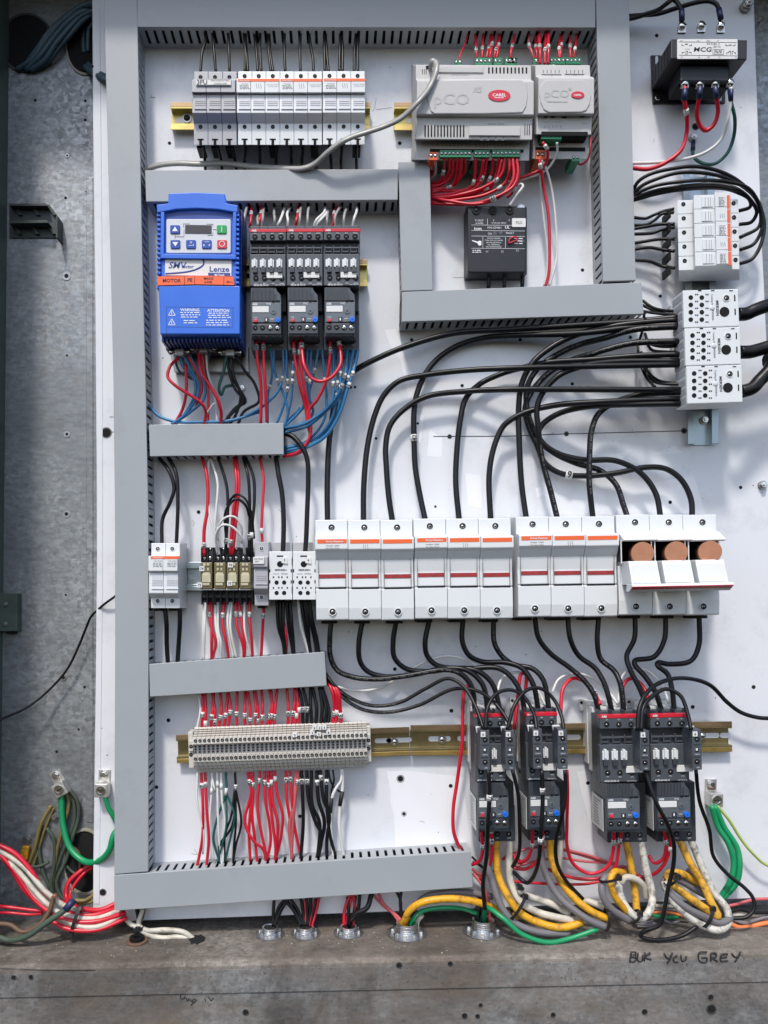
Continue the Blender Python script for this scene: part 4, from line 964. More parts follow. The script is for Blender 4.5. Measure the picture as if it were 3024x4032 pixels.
b = MB(t); b.ibox(1078, 1690, 1512, 1800, ZF - 18, ZF - 10); b.build('name_plate', 'white_lbl', e)
b = MB(t); b.text('SMV', 1160, 1732, ZF - 9.3, 40, bold=True, slant=0.25, sx=1.05); b.text('ector', 1232, 1740, ZF - 9.3, 22, bold=True, slant=0.25)
b.text('Lenze', 1432, 1757, ZF - 9.3, 34, bold=True, sx=1.15); b.ibox(1360, 1782, 1504, 1800, ZF - 10, ZF - 9.2)
pts = [t.p(x, y, ZF - 9) for x, y in ((1318, 1688), (1330, 1705), (1328, 1728), (1290, 1755), (1220, 1775), (1080, 1788))]
b.tube(smooth_path([(x, y, ZF - 9.6) for x, y in pts]), (0.8, 3.2), 6)
b.build('lettering', 'ink_blue', e)
b = MB(t); b.text('40-Tech', 1432, 1796, ZF - 8.6, 14, bold=True); b.build('lettering', 'ink_white', e)
b = MB(t); b.ipoly([(1036, 1866), (1300, 1862), (1568, 1868), (1566, 2182), (1046, 2182)], 60, ZF + 2); b.build('lower_cover', 'blue_pl', e, 3)
b = MB(t); b.ipoly([(1027, 1806), (1280, 1802), (1524, 1807), (1531, 1862), (1280, 1857), (1030, 1864)], ZF - 14, ZF + 4); b.build('orange_label', 'orange_lbl', e)
b = MB(t); zl = ZF + 4.8
b.text('MOTOR', 1122, 1832, zl, 23, bold=True); b.text('PE', 1240, 1828, zl, 23, bold=True); b.text('MAINS', 1362, 1818, zl, 15, bold=True); b.text('(LINE)', 1360, 1841, zl, 14, bold=True)
for q in (1204, 1270, 1460): b.ibox(q, 1804, q + 3, 1860, zl - 1, zl)
b.ibox(1494, 1840, 1522, 1843, zl - 1, zl); cx, cy = t.p(1488, 1841, zl); b.ring(cx, cy, zl - 1, zl, 2.5, 4.5, 12)
b.build('lettering', 'ink', e)
b = MB(t); zl = ZF + 2.8
for a in ((1086, 2006, 1522, 2009), (1086, 2136, 1522, 2139), (1086, 2006, 1089, 2182), (1520, 2006, 1523, 2139)): b.ibox(*a, zl - 2, zl - 0.4)
b.build('label_frame', 'blue_dk', e)
b = MB(t); b.text('WARNING', 1240, 2024, zl, 18, bold=True); b.text('ATTENTION', 1426, 2028, zl, 18, bold=True)
b.fuzz(1175, 2036, 1312, 2080, zl, 3, h=0.38, seed=4); b.fuzz(1195, 2088, 1290, 2118, zl, 2, h=0.38, seed=5); b.fuzz(1355, 2040, 1512, 2082, zl, 3, h=0.38, seed=6); b.fuzz(1345, 2086, 1512, 2132, zl, 3, h=0.38, seed=8)
for yy in (2042, 2104):
    for (x0, y0, x1, y1) in ((1100, yy + 18, 1122, yy - 22), (1122, yy - 22, 1145, yy + 18), (1100, yy + 18, 1145, yy + 18), (1122, yy - 8, 1122, yy + 12)):
        A = t.p(x0, y0, zl); B = t.p(x1, y1, zl); dx, dy = B[0] - A[0], B[1] - A[1]; l = math.hypot(dx, dy); nx, ny = -dy / l * 1.1, dx / l * 1.1
        b.poly([(A[0] + nx, A[1] + ny), (B[0] + nx, B[1] + ny), (B[0] - nx, B[1] - ny), (A[0] - nx, A[1] - ny)], zl - 0.6, zl)
b.build('lettering', 'ink_white', e)
b = MB(t)
for i in range(20): b.ibox(1056 + i * 25.5, 2186, 1070 + i * 25.5, 2230, 120, 216)
b.build('grille_ribs', 'blue_dk', e, 0.8)
b = MB(t); b.ibox(1062, 2184, 1562, 2236, 60, 190); b.ibox(1084, 2236, 1560, 2290, 60, 120); b.build('terminal_housing', 'dk_pl3', e, 2)
for i in range(5):
    b = MB(t); b.ibox(1572 + i * 5, 1370 + i * 10, 1576 + i * 5, 2240, 40, 200 - i * 34); b.build('heatsink_fin', 'blue_dk', e)
b = MB(t); b.ipoly([(1100, 2260), (1622, 2260), (1626, 2430), (1140, 2430)], 2, 30); b.build('base_plate', 'metal_dk', e, 2)
for x0, x1, yy in ((1112, 1232, 2285), (1250, 1405, 2268), (1432, 1570, 2288)):
    b = MB(t); b.ibox(x0, yy, x1, yy + 24, 100, 126); b.ibox((x0 + x1) / 2 - 30, yy - 12, (x0 + x1) / 2 + 30, yy + 38, 100, 132); b.build('cable_clamp', 'metal_dk', e, 4)
    for q in (x0 + 6, x1 - 6): screw(e, t, q, yy + 12, 128, 15, 'flush')

# ---------------------------------------------------------------- contactors
def small_text(b, s, x, y, z, h): b.text(s, x, y, z, h, bold=True)
def overload(e, t, x0, yt, w, z, pegs):
    """thermal overload: x0, yt = top left of the ribbed part"""
    X = lambda q: x0 + q * w / 200.0
    b = MB(t); b.ipoly([(X(0), yt), (X(165), yt), (X(172), yt + 22), (X(196), yt + 50), (X(200), yt + 92), (X(200), yt + 318), (X(4), yt + 318)], 40, z - 4); b.build('overload_body', 'dk_pl2', e, 2)
    b = MB(t)
    for i in range(19):
        q = 4 + i * 8.6
        b.ibox(X(q), yt + (2 if i < 17 else 30), X(q + 4.6), yt + 86, z - 5, z + 1.5)
    b.build('ribs', 'dk_pl2', e)
    b = MB(t); b.ibox(X(8), yt + 98, X(198), yt + 228, z - 5, z + 1); b.build('clear_cover', 'clear_grey', e, 1.5)
    b = MB(t); b.ibox(X(12), yt + 122, X(118), yt + 162, z, z + 3); b.build('marker_plate', 'white_lbl', e, 0.8)
    b = MB(t); b.icyl(X(148), yt + 155, z, z + 4, 19, 20); b.ibox(X(140), yt + 153, X(156), yt + 156, z + 3, z + 5, 1); b.ibox(X(147), yt + 146, X(150), yt + 163, z + 3, z + 5, 1); b.build('setting_dial', ['clear_grey', 'dk_pl3'], e, 0.6)
    b = MB(t); b.ibox(X(22), yt + 206, X(44), yt + 226, z, z + 8); b.build('stop_button', 'btn_red', e, 1.5)
    b = MB(t); b.icyl(X(178), yt + 210, z, z + 14, 17, 16, 0); b.ibox(X(170), yt + 208, X(186), yt + 212, z + 13, z + 15, 1); b.ibox(X(176), yt + 202, X(180), yt + 218, z + 13, z + 15, 1); b.build('reset_knob', ['knob_blue', 'btn_blue'], e, 0.8)
    b = MB(t); b.ibox(X(90), yt + 196, X(118), yt + 226, z, z + 2, 0); b.ibox(X(98), yt + 202, X(106), yt + 218, z + 1, z + 3, 1); b.build('test_window', ['dk_pl3', 'ink_white'], e)
    b = MB(t); small_text(b, 'ABB', X(28), yt + 109, z + 2, 13); b.text('TF42', X(116), yt + 107, z + 2, 11); b.text('STOP', X(32), yt + 196, z + 2, 7); b.text('RESET', X(142), yt + 206, z + 2, 7)
    b.text('95  NC  96   97  NO  98', X(102), yt + 292, z + 1, 8); b.build('lettering', 'ink_white', e)
    b = MB(t); b.ibox(X(140), yt + 84, X(156), yt + 98, z - 2, z + 2.2); b.ibox(X(164), yt + 84, X(190), yt + 94, z - 2, z + 2.2); b.build('slot', 'hole', e)
    b = MB(t); b.ibox(X(8), yt + 238, X(198), yt + 304, z - 10, z + 3); b.build('control_terminals', 'dk_pl', e, 2)
    for i, q in enumerate((30, 78, 128, 174)): screw(e, t, X(q), yt + 264, z + 3.6, 16, 'dark' if i < pegs else 'flush')
    b = MB(t)
    for q in (8, 56, 104, 150, 196): b.ibox(X(q - 1.5), yt + 304, X(q + 1.5), yt + 324, z - 50, z - 2)
    b.build('partition', 'dk_pl', e)
def contactor(label, cr, x0, y0, w, n, tabs, name, model, zf=225, dz_over=0, group='contactors', H_=305, bracket=False, aux=(), ang=0.0, ow=None, ox=0, tagt=(), white_pegs='wide', wires_low=True):
    """x0, y0 = top left of the red stripe; w = width; all as seen at the front"""
    t = T(x0 + w / 2, y0 + 150, zf, cr, ang); e = thing('contactor', t, label, 'contactor', group)
    X = lambda q: x0 + q * w / 240.0
    k = H_ / 385.0
    b = MB(t); b.ibox(X(0), y0 + 2, X(240), y0 + H_, 112 if bracket else 20, zf - 22); b.build('body', 'dk_pl', e, 2)
    if bracket:
        b = MB(t); lx, ly = t.p(X(0), y0 + 2, zf - 22); rx, ry = t.p(X(240), y0 + H_, zf - 22)
        b.box(lx - 2, ly - 30, 4, rx, ry - 40, 60); b.box(lx + 1, ly - 16, 60, rx - 4, ry - 20, 112); b.box(lx - 16, ly - 34, 4, lx + 20, ly + 12, 12); b.build('mounting_base', 'base_pl', e, 2)
        b = MB(t); b.cyl(lx - 6, ly - 20, 10, 12.6, 6); b.build('screw_hole', 'hole', e)
    b = MB(t); b.ibox(X(2), y0 + 2, X(238), y0 + 78 * k, zf - 30, zf); b.build('upper_terminals', 'dk_pl2', e, 2)
    b = MB(t); b.ibox(X(0), y0, X(240), y0 + 21, zf - 26, zf + 1.5); b.build('red_stripe', 'stripe_red', e, 1)
    b = MB(t); b.ibox(X(4), y0 + 170 * k, X(236), y0 + H_ - 2, zf - 30, zf - 6); b.build('front_cover', 'dk_pl2', e, 2)
    b = MB(t); b.ibox(X(10), y0 + 84 * k, X(230), y0 + 124 * k, zf - 24, zf - 20); b.build('recess', 'dk_pl3', e)
    b = MB(t); p = 220 / n
    b.ibox(X(12), y0 + 124 * k, X(228), y0 + 134 * k, zf - 22, zf - 10)
    for i in range(n): b.ibox(X(16 + p * i), y0 + 134 * k, X(16 + p * i + 40), y0 + 160 * k, zf - 22, zf - 12)
    for i in range(n + 1): b.ibox(X(8 + p * i), y0 + 112 * k, X(14 + p * i), y0 + 165 * k, zf - 22, zf - 10)
    b.build('guide_rails', 'dk_pl2', e, 1)
    b = MB(t)
    for i in range(n): b.ibox(X(18 + p * i), y0 + 136 * k, X(18 + p * i + 34), y0 + 148 * k, zf - 14, zf - 11)
    b.build('slot', 'hole', e)
    for i in range(n):
        px = 14 + p * i * (0.98 if n == 4 else 0.78) + (0 if n == 4 else 6)
        b = MB(t)
        if white_pegs == 'wide': b.ibox(X(px), y0 + 206 * k, X(px + 38), y0 + 258 * k, zf - 8, zf - 1); b.ibox(X(px + 12), y0 + 198 * k, X(px + 27), y0 + 250 * k, zf - 8, zf + 6)
        else: b.ibox(X(px + 12), y0 + 200 * k, X(px + 30), y0 + 256 * k, zf - 8, zf + 4)
        b.build('indicator_tab', 'white_pl', e, 1.2)
        b = MB(t)
        if white_pegs != 'wide': b.ibox(X(px - 2), y0 + 200 * k, X(px + 8), y0 + 255 * k, zf - 8, zf - 5)
        b.ibox(X(px + 8), y0 + 258 * k, X(px + 36), y0 + 292 * k, zf - 8, zf + 4); b.build('tab_socket', 'dk_pl' if white_pegs == 'wide' else 'dk_pl3', e, 1)
    b = MB(t); b.ibox(X(tabs), y0 + 292 * k, X(tabs + 102), y0 + 330 * k, zf - 6, zf - 2); b.build('marker_plate', 'white_lbl', e, 0.8)
    ps = 225 / n
    for i in range(n):
        screw(e, t, X(8 + ps * (i + 0.5)), y0 + 54 * k, zf + 0.8, 18, 'dark'); screw(e, t, X(14 + ps * (i + 0.5)), y0 + (0.86 * H_ if n == 4 else 0.858 * H_), zf - 4.5, 18, 'dark')
    b = MB(t); small_text(b, 'ABB', X(30), y0 + 11, zf + 2.2, 13)
    for i in range(n):
        b.text(('1L1', '3L2', '5L3', '13NO')[i], X(8 + ps * (i + 0.5)), y0 + 30, zf + 0.9, 8); b.text(('2T1', '4T2', '6T3', '14NO')[i], X(14 + ps * (i + 0.5)), y0 + H_ - (18 if n == 4 else 36), zf - 5, 8)
    b.text(model, X(76), y0 + H_ - 8, zf - 5, 11, bold=True); b.text('1SBL277001R1300', X(200), y0 + H_ - 9, zf - 5, 6)
    b.build('lettering', 'ink_white', e)
    b = MB(t)      # rear step with the upper wire terminals
    b.ibox(X(4), y0 - (18 if n == 4 else 26), X(236), y0 + 10, 20, 150)
    for i in range(n + 1): b.ibox(X(6 + i * 228 / n - 2), y0 - (18 if n == 4 else 30), X(6 + i * 228 / n + 2), y0 + 4, 150, 196)
    b.build('rear_terminals', 'dk_pl2', e, 1.5)
    o2 = ow or 200 * w / 240
    zo = zf - 8 + dz_over
    overload(e, t, x0 + ox, y0 + H_ + 8, o2, zo, 2)
    b = MB(t)      # lower power terminals
    yb = y0 + H_ + 8
    b.ibox(x0 + ox + 6, yb + 150, x0 + ox + o2 * 1.2, yb + (415 if n == 4 else 385), 20, zo - 85); b.build('power_terminals', 'dk_pl', e, 3)
    for i in range(3): screw(e, t, x0 + ox + o2 * (0.26 + 0.37 * i), yb + (350 if n == 4 else 335), zo - 84, 18, 'dark')
    b = MB(t)
    for i in range(3): b.text(('2T1', '4T2', '6T3')[i], x0 + ox + o2 * (0.26 + 0.37 * i), yb + (378 if n == 4 else 362), zo - 84, 9)
    b.build('lettering', 'ink_white', e)
    b = MB(t); b.ibox(x0 + ox + 4, yb - 2, x0 + ox + o2 * 1.16, yb + 160, 20, zo - 60); b.build('overload_back', 'dk_pl3', e, 2)
    if bracket:
        tt = T(0, 0, 0); b = MB(t); xx, yy = t.p(x0 + ox, yb + 120, zo)
        b.box(xx - 3, yy, 60, xx - 1, yy + 118, zo - 30); b.build('side_plate', 'base_pl', e)
        b = MB(t)
        for q in range(9): b.box(xx - 4, yy + 12 + q * 11, 80, xx - 2.6, yy + 15 + q * 11, zo - 50 - (q * 37 % 40))
        b.build('side_print', 'ink_grey', e)
    for ax_, ay_, s_ in aux:
        b = MB(t); b.ipoly([(ax_ - 28, ay_ - 22), (ax_ + 20, ay_ - 26), (ax_ + 26, ay_ - 6), (ax_ - 20, ay_ + 20)], zf - 4, zf + 10); b.build('white_clip', 'white_pl', e, 1.5)
        b = MB(t); b.ibox(ax_ + 2, ay_, ax_ + 64, ay_ + 262, zf - 20, zf + 66); ax = b.build('auxiliary_contact', 'dk_pl2', e, 2)
        b = MB(t); xx, yy = t.p(ax_ + 2, ay_, zf + 66)
        for q in range(6): b.box(xx - 0.8, yy + 10 + q * 22, zf + 4 + (q * 13 % 9), xx + 0.3, yy + 16 + q * 22, zf + 54 - (q * 29 % 17))
        b.build('side_print', 'ink_grey', ax).location = (0, 0, 0)
        b = MB(t); b.ibox(ax_ + 10, ay_ + 92, ax_ + 56, ay_ + 98, zf + 60, zf + 68); b.ibox(ax_ + 10, ay_ + 172, ax_ + 56, ay_ + 178, zf + 60, zf + 68); b.build('ridge', 'dk_pl', ax)
        b = MB(t); b.ibox(ax_ + 22, ay_ + 116, ax_ + 44, ay_ + 142, zf + 64, zf + 68, 0); b.ibox(ax_ + 26, ay_ + 122, ax_ + 38, ay_ + 136, zf + 66, zf + 71, 1); b.build('indicator_tab', ['dk_pl3', 'white_pl'], ax)
        for dy in (62, 208):
            screw(ax, t, ax_ + 34, ay_ + dy, zf + 67, 17, 'dark')
        b = MB(t); b.text('CA4-01', ax_ + 34, ay_ + 160, zf + 67, 8); b.text('..2NC', ax_ + 40, ay_ + 246, zf + 67, 8); b.build('lettering', 'ink_white', ax)
        b = MB(t); b.ibox(ax_ + 6, ay_ + 12, ax_ + 36, ay_ + 44, zf + 60, zf + 70, 0); b.text(s_, ax_ + 21, ay_ + 28, zf + 70.8, 17, 1, bold=True); b.build('number_tag', ['white_lbl', 'ink'], ax)
    return e, t
c3, tc3 = contactor('small contactor nearest the blue drive in the upper trio', (1, 0), -30, 1495, 241, 4, 112, '', 'AF26-30-10-13', zf=215, H_=375, group='small contactors in the upper trio', ox=8)
clone(c3, 242 * Q, -2 * Q, 215, 'middle small contactor of the upper trio')
clone(c3, 484 * Q, -3 * Q, 215, 'rightmost small contactor of the upper trio beside the yellow rail')
GL = 'large contactors on the bottom brass rail'
cA, tA = contactor('large contactor on the bottom rail, nearest the terminal strip', (1, 2), 1440, 1346, 205, 3, 130, '', 'AF30-30-00-13', zf=220, H_=440, bracket=True, aux=[(1476, 1452, '6'), (1640, 1452, '6')], ang=-0.018, ow=205, ox=20, group=GL)
cB = clone(cA, (1659 + 117 - 1440) * Q, -8 * Q, 220, 'large contactor on the bottom rail, second from the left')
cC, tC = contactor('large contactor on the bottom rail, third from the left', (2, 2), 597, 1352, 255, 3, 165, '', 'AF30-30-00-13', zf=220, H_=440, bracket=True, aux=[(862, 1455, '6')], ang=-0.022, ow=222, ox=44, group=GL)
cD = clone(cC, 332 * Q, -6 * Q, 220, 'large contactor at the right end of the bottom rail')

# ---------------------------------------------------------------- phase monitor
t = T(1580, 1560, 110, (1, 0), 0.01); e = thing('phase_monitor', t, 'black square phase monitor with white printing and PLD label', 'phase monitor')
b = MB(t); b.ipoly(rrect(1386, 1345, 1784, 1796, 14), 2, 60); b.ipoly(rrect(1398, 1352, 1776, 1780, 10), 60, 118); b.build('case', 'black_box', e, 4)
b = MB(t); z = 118.8
b.text('Y-OUT', 1472, 1440, z, 13); b.text('10 AMPS', 1472, 1458, z, 10); b.text('Y', 1565, 1440, z, 12); b.text('18-30 VAC INPUT', 1600, 1456, z, 9); b.text('C', 1668, 1438, z, 12)
b.text('icm', 1462, 1492, z, 19, bold=True, sx=1.3); b.text('P/N ICM401', 1570, 1487, z, 13); b.text('ON', 1540, 1526, z, 12); b.text('FAULT', 1672, 1522, z, 13); b.text('UL', 1655, 1484, z, 18, bold=True)
for y in (1470, 1506, 1542, 1622): b.ibox(1420, y, 1770, y + 2, z - 1, z)
b.ibox(1524, 1428, 1526, 1468, z - 1, z); b.ibox(1494, 1545, 1496, 1620, z - 1, z); b.ibox(1642, 1548, 1644, 1620, z - 1, z)
for i, s_ in enumerate(('SHOCK HAZARD', 'TURN OFF ALL POWER', 'BEFORE SERVICING', 'ALL TERMINALS', 'MAY BE ENERGIZED')): b.text(s_, 1566, 1556 + i * 14, z, 8)
b.ipoly([(1425, 1568), (1462, 1578), (1472, 1572), (1485, 1575), (1485, 1602), (1468, 1604), (1460, 1588), (1425, 1574)], z - 1, z)
b.text('L1', 1522, 1642, z, 12); b.text('L2', 1622, 1642, z, 12); b.text('L3', 1720, 1636, z, 12); b.fuzz(1424, 1630, 1490, 1654, z, 2, seed=2)
b.fuzz(1700, 1552, 1764, 1600, z, 3, seed=3, h=.35)
b.build('lettering', 'ink_white', e)
b = MB(t); b.icyl(1574, 1523, 116, 120, 13); b.icyl(1612, 1520, 116, 120, 13); b.build('indicator_lamp', 'dk_pl2', e)
b = MB(t); b.ipoly(rrect(1686, 1425, 1775, 1482, 6), 118, 121); b.build('paper_label', 'white_lbl', e)
b = MB(t); b.text('PLD', 1731, 1453, 121.8, 17); b.build('lettering', 'ink', e)
b = MB(t); b.tube(smooth_path([(*t.p(x, y, 124), 124) for x, y in ((1664, 1585), (1672, 1560), (1712, 1548), (1718, 1566), (1690, 1580), (1662, 1590))]), 2.6, 6); b.build('wire_jumper', W['r'], e)
for x in (1453, 1560, 1672): b = MB(t); b.icyl(x, 1372, 60, 122, 28, 16); b.build('terminal_boss', 'black', e, 1); screw(e, t, x, 1368, 123, 14, 'dark')
for x in (1530, 1628, 1725): b = MB(t); b.ibox(x - 34, 1694, x + 34, 1742, 60, 106); b.build('terminal_boss', 'black', e, 3)
b = MB(t); b.ibox(1470, 1772, 1640, 1784, 56, 64); b.build('base_label', 'ink_grey', e)
for x, y in ((1415, 1760), (1745, 1358)):
    b = MB(t); b.icyl(x, y, 60, 66, 26, 20, 0); b.icyl(x, y, 66, 74, 17, 6, 1); b.build('mounting_screw', ['alu', 'metal'], e, 0.8)

# ---------------------------------------------------------------- transformer
t = T(1250, 380, 200, (2, 0), 0.012); e = thing('transformer', t, 'black control transformer with white MCG nameplate at the upper right', 'transformer')
b = MB(t); b.ipoly([(934, 360), (1000, 360), (1000, 372), (1420, 372), (1420, 560), (1420, 672), (948, 676)], 1, 8); b.build('base_plate', 'iron', e, 1.5)
b = MB(t)
for x, y in ((972, 392), (1388, 632)): b.ipoly(rrect(x - 9, y - 26, x + 9, y + 26, 8), 7, 9)
b.build('slot', 'panel', e)
b = MB(t)
Zc = 190
cx0, cy0 = t.p(1066, 254, Zc); cx1, cy1 = t.p(1562, 388, Zc)
b.box(cx0, cy0, 8, cx1, cy1, Zc); b.build('laminated_core', 'iron', e, 3)
b = MB(t)
for q in range(6): b.box(cx0 - 1.2, cy0 + 6, 25 + q * 27, cx0 + 1, cy1 - 6, 27 + q * 27)
b.build('core_seam', 'hole', e)
b = MB(t); x0_, y0_ = t.p(1128, 240, 160); x1_, y1_ = t.p(1452, 498, 160)
b.box(x0_, cy0 - 24, 50, x1_, cy0, 160); b.box(x0_, cy1, 50, x1_, cy1 + 66, 160); b.build('coil', 'black_box', e, 8)
b = MB(t); b.box(x0_ - 10, cy0 - 30, 80, x1_ + 6, cy0 - 22, 140); b.build('terminal_board', 'black', e, 2)
b = MB(t); b.box(x0_ - 4, cy1 + 62, 70, x1_ + 4, cy1 + 74, 140); b.build('terminal_board', 'black', e, 2)
b = MB(t); b.ipoly(rrect(1106, 255, 1500, 384, 8), Zc, Zc + 2.5); b.build('nameplate', 'white_lbl', e)
b = MB(t); z = Zc + 3.2
b.text('MCG', 1272, 322, z, 28, bold=True, slant=0.15, sx=1.35); b.text('SO 0180L C', 1342, 287, z, 12); b.text('.180 VA', 1362, 305, z, 12); b.text('480', 1166, 288, z, 9, bold=True); b.text('600', 1452, 294, z, 9, bold=True); b.text('SO-0180L', 1172, 320, z, 6)
for a in ((1118, 274, 1496, 276), (1118, 361, 1496, 363), (1135, 296, 1150, 299), (1135, 286, 1138, 298), (1184, 296, 1200, 299), (1198, 286, 1201, 298), (1422, 296, 1440, 299), (1422, 288, 1425, 298), (1468, 296, 1486, 299), (1483, 288, 1486, 298),
          (1136, 340, 1154, 343), (1136, 340, 1139, 352), (1160, 352, 1166, 355), (1162, 334, 1165, 354), (1162, 332, 1174, 335), (1172, 334, 1175, 354), (1182, 340, 1198, 343), (1196, 340, 1199, 352),
          (1338, 322, 1410, 324), (1338, 354, 1410, 356), (1338, 322, 1340, 356), (1408, 322, 1410, 356), (1428, 342, 1445, 345), (1428, 342, 1431, 355), (1443, 334, 1446, 345), (1443, 332, 1456, 335), (1454, 334, 1457, 356), (1464, 334, 1467, 356), (1464, 332, 1476, 335), (1476, 342, 1488, 345), (1486, 342, 1489, 355)): b.ibox(*a, z - 1, z)
b.fuzz(1346, 328, 1404, 350, z, 2, seed=5)
for x, s_ in ((1133, 'H1'), (1243, 'H2'), (1310, '60Hz'), (1372, 'H3')): b.text(s_, x, 266, z, 8)
for x, s_ in ((1136, 'X4'), (1248, 'X2'), (1312, 'SEC'), (1380, 'X3'), (1490, 'X1')): b.text(s_, x, 373, z, 8)
b.build('lettering', 'ink', e)
for x, y, zz in ((1138, 166, 130), (1265, 162, 130), (1392, 166, 130), (1157, 545, 150), (1255, 545, 150), (1355, 543, 150), (1452, 540, 150)):
    b = MB(t); b.ibox(x - 25, y - 28 if y > 300 else y, x + 25, y + 24 if y > 300 else y + 46, zz - 14, zz - 4, 1); b.icyl(x, y, zz - 4, zz, 26, 20, 0); q = t.p(x, y, zz)
    b.dome(q[0], q[1], zz, 25 * t.k(zz), 9, 18, 0); o = 0.5 + x % 5; c_, s_ = math.cos(o) * 13, math.sin(o) * 13
    b.poly([(q[0] + c_, q[1] + s_), (q[0] + c_ * 1 + 2, q[1] + s_ - 2), (q[0] - c_ + 2, q[1] - s_ - 2), (q[0] - c_, q[1] - s_)], zz + 8, zz + 10.5, 2)
    b.build('binding_screw', ['metal', 'alu', 'hole'], e)
b = MB(t); b.icyl(983, 632, 8, 20, 20, 6, 0); b.icyl(983, 632, 8, 24, 13, 12, 1); b.build('mounting_nut', ['metal', 'hole'], e, 1)

# ---------------------------------------------------------------- terminal strip
t = T(-382, 1560, 110, (1, 2), -0.033); strip = []
e = thing('terminal_block', t, 'first beige terminal block from the left on the long strip', 'terminal block', 'beige terminal blocks on the long strip')
x0, x1 = -396.5, -369
b = MB(t)
b.iprof(x0, x1, [(1432, 10), (1432, 78), (1444, 86), (1450, 78), (1458, 96), (1464, 88), (1472, 106), (1478, 98), (1488, 120), (1494, 114), (1500, 130), (1545, 132), (1548, 104), (1610, 104), (1614, 132), (1662, 130), (1664, 112), (1684, 112), (1686, 96), (1704, 92), (1706, 70), (1726, 66), (1726, 10)], 118)
b.build('housing', 'beige', e, 0.7)
b = MB(t); b.ibox(x0 + 4, 1552, x1 - 4, 1610, 100, 107); b.build('marker_slot', 'ink_grey', e)
b = MB(t)
for y in (1560, 1578, 1596): b.ibox(x0 + 8, y - 5, x1 - 8, y + 5, 104, 108)
b.build('test_hole', 'hole', e)
for y in (1522, 1640):
    b = MB(t); b.icyl((x0 + x1) / 2, y, 128, 133.4, 10.5, 12, 0); b.icyl((x0 + x1) / 2, y + 2, 130, 134.2, 6, 8, 1); b.build('terminal_screw', ['hole', 'metal_dk'], e)
pitch = 29.05 * Q
for i in range(1, 39):
    c = clone(e, i * pitch, -i * pitch * 0.034, 110, 'beige terminal block, %s from the left on the long strip' % ordinal(i))
for x, y, label in ((-412, 1560, 'tan end clamp at the left of the terminal strip'), (748, 1520, 'tan end clamp at the right of the terminal strip')):
    tt = T(x, y, 90, (1, 2), -0.033); ee = thing('end_clamp', tt, label, 'end clamp', 'terminal strip end clamps')
    b = MB(tt); b.ibox(x - 16, y - 96, x + 16, y + 140, 10, 88); b.ibox(x - 14, y - 40, x + 14, y + 30, 88, 100); b.build('housing', 'zinc_olive' if False else 'beige', ee, 2)
    for dy in (-2, 52): screw(ee, tt, x, y + dy, 101 if dy < 30 else 89, 12, 'dark')
# paper number tags on the strip
for i, (x, y, s_) in enumerate(((267, 1484, '5'), (395, 1438, '5'), (427, 1437, '5'), (460, 1436, '5'), (382, 1470, '3'), (424, 1478, '5'), (487, 1468, '8'))):
    tt = T(x, y, 128, (1, 2), 0.1 * (i % 3 - 1)); b = MB(tt); b.ibox(x - 14, y - 13, x + 14, y + 13, 96, 136, 0); b.text(s_, x, y, 137, 13, 1, bold=True)
    o = b.build('number_tag', ['white_lbl', 'ink']); o.location = (tt.ox * S, 0, -tt.oy * S); o.rotation_euler = (0, tt.a, 0)
    tag(o, '%s white number tag from the left stuck on the terminal strip' % ordinal([0, 2, 4, 5, 1, 3, 6][i]), 'tag', 'white tags on the terminal strip')

# ---------------------------------------------------------------- grounding lugs
def lug(label, cr, x, y, ang, zb, copper=False):
    t = T(x, y, zb + 20, cr, ang, zb); e = thing('ground_lug', t, label, 'ground lug', 'grounding lugs')
    k = t.k(zb + 20); b = MB(t); b.box(-40 * k, -82 * k, zb, 34 * k, 34 * k, zb + 7); b.build('plate', 'alu', e, 1.2)
    b = MB(t); b.cyl(-4 * k, -52 * k, zb + 7, zb + 12, 26 * k, 18); b.cyl(-4 * k, -52 * k, zb + 12, zb + 22, 19 * k, 6, smooth=False); b.build('hex_bolt', 'metal', e, 0.8)
    if copper: b = MB(t); b.box(-26 * k, -34 * k, zb + 7, 26 * k, -12 * k, zb + 9); b.build('rusty_patch', W['n'], e)
    b = MB(t); b.box(-42 * k, -6 * k, zb + 6, 42 * k, 82 * k, zb + 52); b.build('clamp_block', 'alu', e, 3)
    b = MB(t); b.ring(0, 36 * k, zb + 50, zb + 56, 20 * k, 31 * k, 24, 0); b.cyl(0, 36 * k, zb + 48, zb + 54, 20 * k, 20, 0); b.box(-17 * k, 33 * k, zb + 53, 17 * k, 39 * k, zb + 55, 1); b.build('clamp_screw', ['metal', 'hole'], e)
lug('aluminium ground lug on the left edge of the white panel', (0, 3), 676, 138, 0.03, 0)
lug('aluminium ground lug tilted on the galvanised back wall', (0, 3), 386, 138, -0.5, -110)
lug('aluminium ground lug with rusty patch at the lower right', (2, 3), 1340, 200, 0.02, 0, True)

